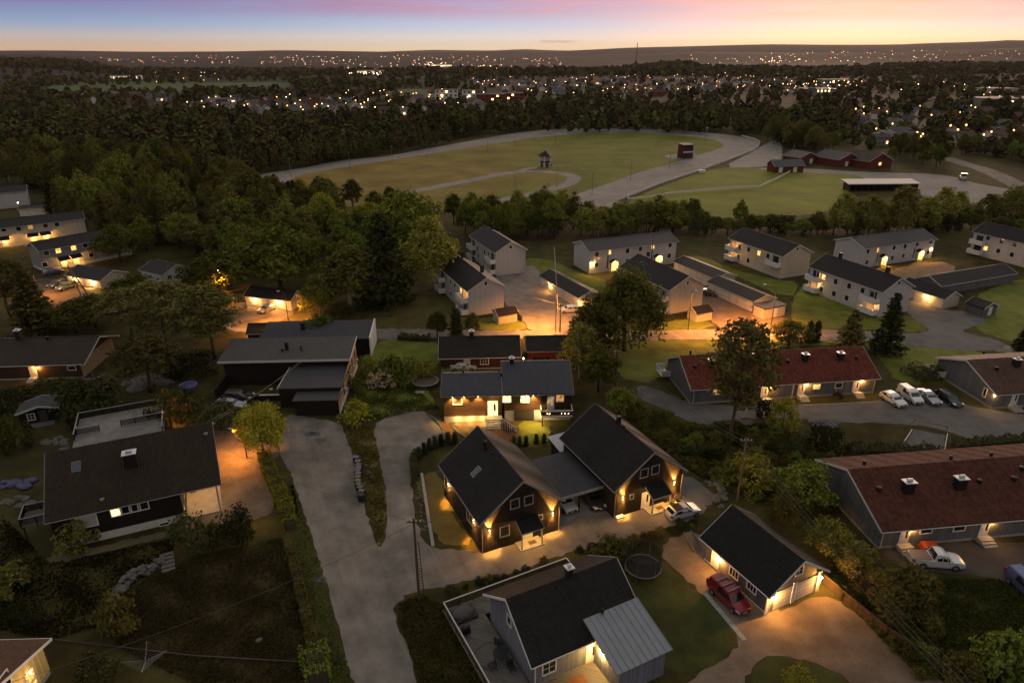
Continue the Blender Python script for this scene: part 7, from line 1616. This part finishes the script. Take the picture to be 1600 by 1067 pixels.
CN = ['white', 'cream', 'red', 'grey', 'dark']; RN = ['dark', 'red', 'grey']; PLACED = []
def district(pl, n, mind, where, grp, seed, smax=1.0):
    pts = scatter(pl, n, mind, seed); PLACED.extend(pts)
    for p in pts:
        i = rnd.randrange(16); wi, ri, (r, out) = TP[i]; o = r.copy(); col.objects.link(o); o.name = 'town_house'; o.location = (p.x, p.y, float(terr(p.x, p.y))); o.rotation_euler = (0, 0, R(rnd.choice((20, 25, 110, 115, 200, 292))+rnd.uniform(-12, 12))); o.scale = (smax,)*3
        tag(o, 'small %s house with a %s roof %s' % (CN[wi], RN[ri], where), 'house', grp+', '+CN[wi]+' with '+RN[ri]+' roofs')
        for c in out: k = c.copy(); col.objects.link(k); k.parent = o
    return pts
DA = district([(270,168),(330,158),(430,156),(560,150),(560,178),(500,186),(420,186),(330,180)], 48, 15, 'beyond the left forest', 'houses beyond the left forest', 1)
DB = district([(560,150),(640,158),(680,150),(760,146),(760,172),(700,178),(600,184),(560,178)], 30, 15, 'behind the trees of the far straight', 'houses behind the far straight', 2)
DC = district([(690,130),(860,122),(1000,122),(1100,122),(1110,150),(1000,156),(860,154),(760,150)], 70, 20, 'in the middle of the far town', 'houses of the far town', 3)
DD = district([(1095,128),(1200,126),(1330,140),(1330,150),(1200,148),(1100,146)], 34, 20, 'near the shops on the right', 'houses near the shops', 4)
DE = district([(1310,186),(1400,170),(1500,176),(1600,190),(1620,245),(1520,232),(1420,236),(1330,222)], 40, 15, 'behind the stables on the right', 'houses behind the stables', 5)
DF = district([(60,157),(150,150),(220,150),(300,154),(240,160),(120,162)], 14, 18, 'along the far left field', 'houses along the left field', 6)
# larger far buildings
def slab_house(label, px, py, w, d, h, th, wm, lit=0, name='apartment_block', cat='apartment block', nst=3, face=None):
    p = P(px, py); o = thing(name, label, cat, (p.x, p.y, 0), R(th)); b = MB(); b.box(-w/2,w/2,-d/2,d/2,0,h); b.build('wall', wm, o); b = MB(); b.box(-w/2-.3,w/2+.3,-d/2-.3,d/2+.3,h,h+.5); b.build('roof', FR[2], o)
    for f in range(nst):
        for k in range(max(2, int(w/5))):
            b = MB(); n = max(2, int(w/5)); x = -w/2+w*(k+.5)/n; z = h*(f+.35)/nst; b.box(x-1.1,x+1.1,-d/2-.08,-d/2+.02,z,z+h/nst*.45); b.build('window', (FLIT if (k*7+f*3) % 5 == lit else GLASS) if lit >= 0 else (face or FLITW), o)
    PLACED.append(Vector((p.x, p.y, 0)))
slab_house('white three storey block of flats left of the lone round tree in the town', 698, 158, 26, 13, 12, 5, FW[0]); slab_house('white three storey block of flats right of the lone round tree in the town', 733, 159, 15, 13, 12, 5, FW[0])
slab_house('long dark red block behind the trees of the far bend', 765, 158, 34, 12, 7, 8, FW[2], 1, nst=2); slab_house('second long dark red block right of the first behind the far bend', 800, 156, 26, 12, 7, 8, FW[2], 2, nst=2)
slab_house('brightly lit glass fronted shopping hall in the middle distance', 582, 117.5, 70, 40, 11, 2, FW[0], -1, 'shop_hall', 'shop', 1); slab_house('lit white shed of the far industrial area left of the centre', 690, 105.5, 80, 50, 11, 4, FW[0], -1, 'shop_hall', 'shop', 1); slab_house('low lit store beside the road right of the shopping hall', 760, 110, 70, 30, 8, 0, FW[0], -1, 'shop_hall', 'shop', 1)
slab_house('long low supermarket with a bright white front on the right', 1275, 146, 46, 30, 6, 4, FW[3], -1, 'supermarket', 'shop', 1); slab_house('pale roofed store behind the bright supermarket', 1310, 132, 70, 30, 8, 4, FW[3], 1, 'shop_hall', 'shop', 1)
slab_house('long warehouse with a bright strip of lamps at the right edge', 1570, 166, 75, 40, 8, 6, FW[3], -1, 'warehouse', 'warehouse', 1, emis('cool_strip', (.75,.82,1), 2.2)); slab_house('small lit warehouse behind the long one at the right edge', 1555, 150, 40, 30, 9, 6, FW[1], 1, 'warehouse', 'warehouse', 1)
slab_house('large pale sports hall among the houses beyond the left forest', 350, 168, 24, 14, 8, 25, FW[0], 1, 'hall', 'hall', 1); slab_house('low white greenhouse in the field woods on the left', 196, 125, 60, 25, 8, 8, FW[0], -2, 'hall', 'hall', 1)
ms = thing('radio_mast', 'thin radio mast on the horizon to the right of the centre', 'mast', P(994,101)); mh_ = height_to(P(994,101), 67); b = MB(); b.tube([(0,0,0),(0,0,mh_)], [3.0,1.6], 5); b.build('lattice', plain('mast_steel', (.10,.07,.06), .7, .2), ms)
b = MB(); b.ball((0,0,mh_), 2.2, 6, 4); b.build('beacon', emis('red_beacon', (1,.08,.03), 3), ms)
for x, y, t in ((720,109,89),(780,111,93),(1010,108,98)):
    o = thing('floodlight_mast', 'thin floodlight mast standing among the far lights', 'mast', P(x, y), 0, 'floodlight masts in the far town'); hh = height_to(P(x, y), t); b = MB(); b.tube([(0,0,0),(0,0,hh)], [1.6,1.0], 5); b.build('post', plain('mast_steel', (.10,.07,.06), .7, .2), o); b = MB(); b.box(-3,3,-.6,.6,hh,hh+2.5); b.build('lamp_head', FW[3], o)
# street lamps of the town: copies of one small lamp
def lamp_proto(m, r):
    o = thing('street_lamp', 'x', 'street lamp'); b = MB(); b.tube([(0,0,0),(0,0,7)], .12, 4); a = b.build('post', GREYW, o); b = MB(); b.ball((0,0,7.1), r, 6, 4); c = b.build('bulb', m, o); 
    for k in (o, a, c): col.objects.unlink(k)
    return o, (a, c)
EA, EW, ER = emis('town_lamp_amber', (1,.42,.10), 7), emis('town_lamp_white', (1,.70,.42), 8), emis('town_lamp_red', (1,.12,.05), 10)
LP = [lamp_proto(EA, .42), lamp_proto(EW, .36), lamp_proto(EA, .55)]
def lamps(pl, n, seed, where, kinds):
    for p in scatter(pl, n, 9, seed):
        o, ch = LP[rnd.choice(kinds)]; q = o.copy(); col.objects.link(q); q.name = 'street_lamp'; q.location = (p.x, p.y, float(terr(p.x, p.y))); tag(q, 'small glowing street lamp '+where, 'street lamp', 'street lamps '+where)
        for c in ch: k = c.copy(); col.objects.link(k); k.parent = q
lamps([(270,166),(560,148),(760,146),(760,172),(600,186),(420,188),(330,182)], 70, 31, 'among the houses behind the forest', (0, 0, 0, 1)); lamps([(690,132),(860,122),(1100,122),(1330,130),(1330,152),(1100,152),(860,156)], 95, 32, 'in the middle of the far town', (0, 0, 1))
lamps([(1310,186),(1400,170),(1500,176),(1600,190),(1610,240),(1520,230),(1420,236),(1330,222)], 46, 33, 'behind the stables', (0, 0, 2)); lamps([(1340,146),(1500,130),(1600,140),(1600,160),(1500,165)], 16, 34, 'around the warehouses', (0, 1)); lamps([(200,118),(330,108),(360,132),(240,136)], 14, 35, 'beside the far left field', (0, 1))
# the distant city: lights too many to count
def far_lights(name, spec, mats):
    V, F, M = [], [], []; rg = random.Random(77); b = MB()
    for (pl, n, rng_px, ws) in spec:
        xs = [p[0] for p in pl]; ys = [p[1] for p in pl]; c = 0
        while c < n:
            x, y = rg.uniform(min(xs), max(xs)), rg.uniform(min(ys), max(ys))
            if not inpoly(x, y, pl): continue
            c += 1; d = ray(x, y); p = None
            # walk along the view ray until it meets the rolling ground
            lo_, prev = 600.0, None
            for k in range(220):
                t = 600*1.0165**k; q = Vector((0, 0, CH))+d*t
                if q.z < float(terr(q.x, q.y))+4: p = q; break
            if p is None: continue
            dist = p.length; s_ = px_size((p.x, p.y, p.z), rg.uniform(*rng_px)); b.k = rg.choices(range(len(mats)), ws)[0]; b.ball((p.x, p.y, p.z+s_+3), s_, 5, 3)
    o = b.build(name, mats); return tag(o, 'countless tiny lights of the distant city below the hills', 'city lights', None, 'stuff')
far_lights('city_lights', [
 ([(120,92),(300,88),(420,88),(560,90),(560,106),(420,102),(300,100),(200,100)], 127, (0.14,0.36), (5,5,1)), ([(560,88),(700,86),(800,92),(900,92),(900,108),(700,108),(560,112)], 112, (0.14,0.39), (5,6,1)), ([(1060,88),(1200,84),(1400,80),(1600,80),(1600,94),(1400,98),(1200,100),(1080,104)], 112, (0.14,0.39), (6,4,1)),
 ([(540,108),(610,110),(610,120),(545,120)], 37, (0.28,0.72), (4,7,0)), ([(660,98),(700,98),(700,106),(660,106)], 19, (0.22,0.55), (3,6,0)), ([(730,104),(785,103),(785,110),(735,112)], 30, (0.22,0.50), (6,3,0)), ([(1180,90),(1260,90),(1260,100),(1180,100)], 16, (0.22,0.66), (6,3,1)),
 ([(1250,132),(1330,126),(1345,142),(1255,146)], 30, (0.28,0.77), (4,5,0)), ([(1420,132),(1450,132),(1450,138),(1420,138)], 6, (0.33,0.77), (5,1,2)), ([(1060,112),(1250,112),(1330,126),(1100,132)], 30, (0.17,0.44), (5,3,1)), ([(1500,140),(1560,138),(1560,150),(1500,148)], 9, (0.33,0.83), (3,4,1))],
 [emis('city_amber', (1,.46,.14), 6), emis('city_white', (1,.72,.46), 6), ER])
# far woods as one mass, thinner over the houses
def clear(pts, r):
    out = []
    for p in pts:
        if all(abs(p[0]-q.x) > r or abs(p[1]-q.y) > r*2.2 for q in PLACED): out.append(p)
    return out
def farmass(name, pl, n, hr, ar, nl, seed, avoid=(), clr=9, kinds=((0, .4), (1, .4), (2, .2)), label=None):
    g = []
    for mi, share in kinds:
        pts, hs, ws, m_, sd, k = spread(pl, int(n*share), seed*10+mi, hr, ar, mi, nl, avoid); keep = [i for i, p in enumerate(pts) if all(abs(p[0]-q.x) > clr or not (-6 < q.y-p[1] < clr*2.5) for q in PLACED)]
        g.append(([pts[i] for i in keep], [hs[i] for i in keep], [ws[i] for i in keep], mi, sd, nl))
    o = mass(name, g, MM); return o
FA = [(60,150),(452,142),(452,127),(60,137)]; FB = [(578,151),(640,139),(680,140),(680,157)]
farmass('far_forest', [(-80,210),(1700,210),(1700,150),(1330,152),(1100,152),(860,157),(760,176),(600,188),(420,190),(330,184),(260,168),(-80,160)], 800, (9,14), (.55,.8), 46, 51, (FA, FB, LF, [(1182,212),(1210,216),(1240,250),(1600,262),(1700,262),(1700,240),(1300,238)]), 9)
farmass('far_forest', [(1195,215),(1700,205),(1700,300),(1600,255),(1500,240),(1340,236),(1215,235)], 230, (6,11), (.6,.9), 60, 55, (), 10)
TOWN = [[(270,168),(330,158),(430,156),(560,148),(760,145),(760,174),(600,186),(420,188),(330,182)], [(690,130),(860,122),(1100,122),(1330,138),(1330,152),(1100,151),(860,156),(750,150)]]
farmass('far_forest', [(1180,211),(1200,195),(1260,186),(1330,192),(1330,212),(1250,222),(1215,214)], 90, (10,15), (.5,.65), 60, 58, (), 6)
farmass('far_forest', [(-80,165),(300,160),(560,150),(860,150),(1100,146),(1330,146),(1700,150),(1700,118),(1250,118),(1060,114),(560,112),(-80,112)], 1700, (7,12), (.7,1.0), 20, 52, [FA, FB]+TOWN, 12)
for i, q in enumerate(TOWN): farmass('far_forest', q, 260, (6,11), (.6,.9), 26, 56+i, (FA, FB), 13)
farmass('far_forest', [(-100,118),(1700,120),(1700,104),(1450,104),(1250,108),(1100,107),(1040,103),(960,109),(560,112),(200,110),(120,103),(-100,96)], 3000, (7,11), (1.3,2.2), 9, 53, (FA,), 0)
# ------------------------------------------------------------------ the evening air
hm, hnt = newmat('evening_haze'); v = N(hnt, 'ShaderNodeVolumePrincipled'); v.inputs['Color'].default_value = (.96,.76,.76,1); v.inputs['Density'].default_value = 2.0e-5; v.inputs['Anisotropy'].default_value = .0
o_ = N(hnt, 'ShaderNodeOutputMaterial'); hnt.links.new(v.outputs[0], o_.inputs['Volume'])
b = MB(); b.box(-15700, 15700, -15700, 15700, -60, 235); hz = b.build('haze', hm); tag(hz, 'thin evening haze filling the valley', 'haze', None, 'stuff')
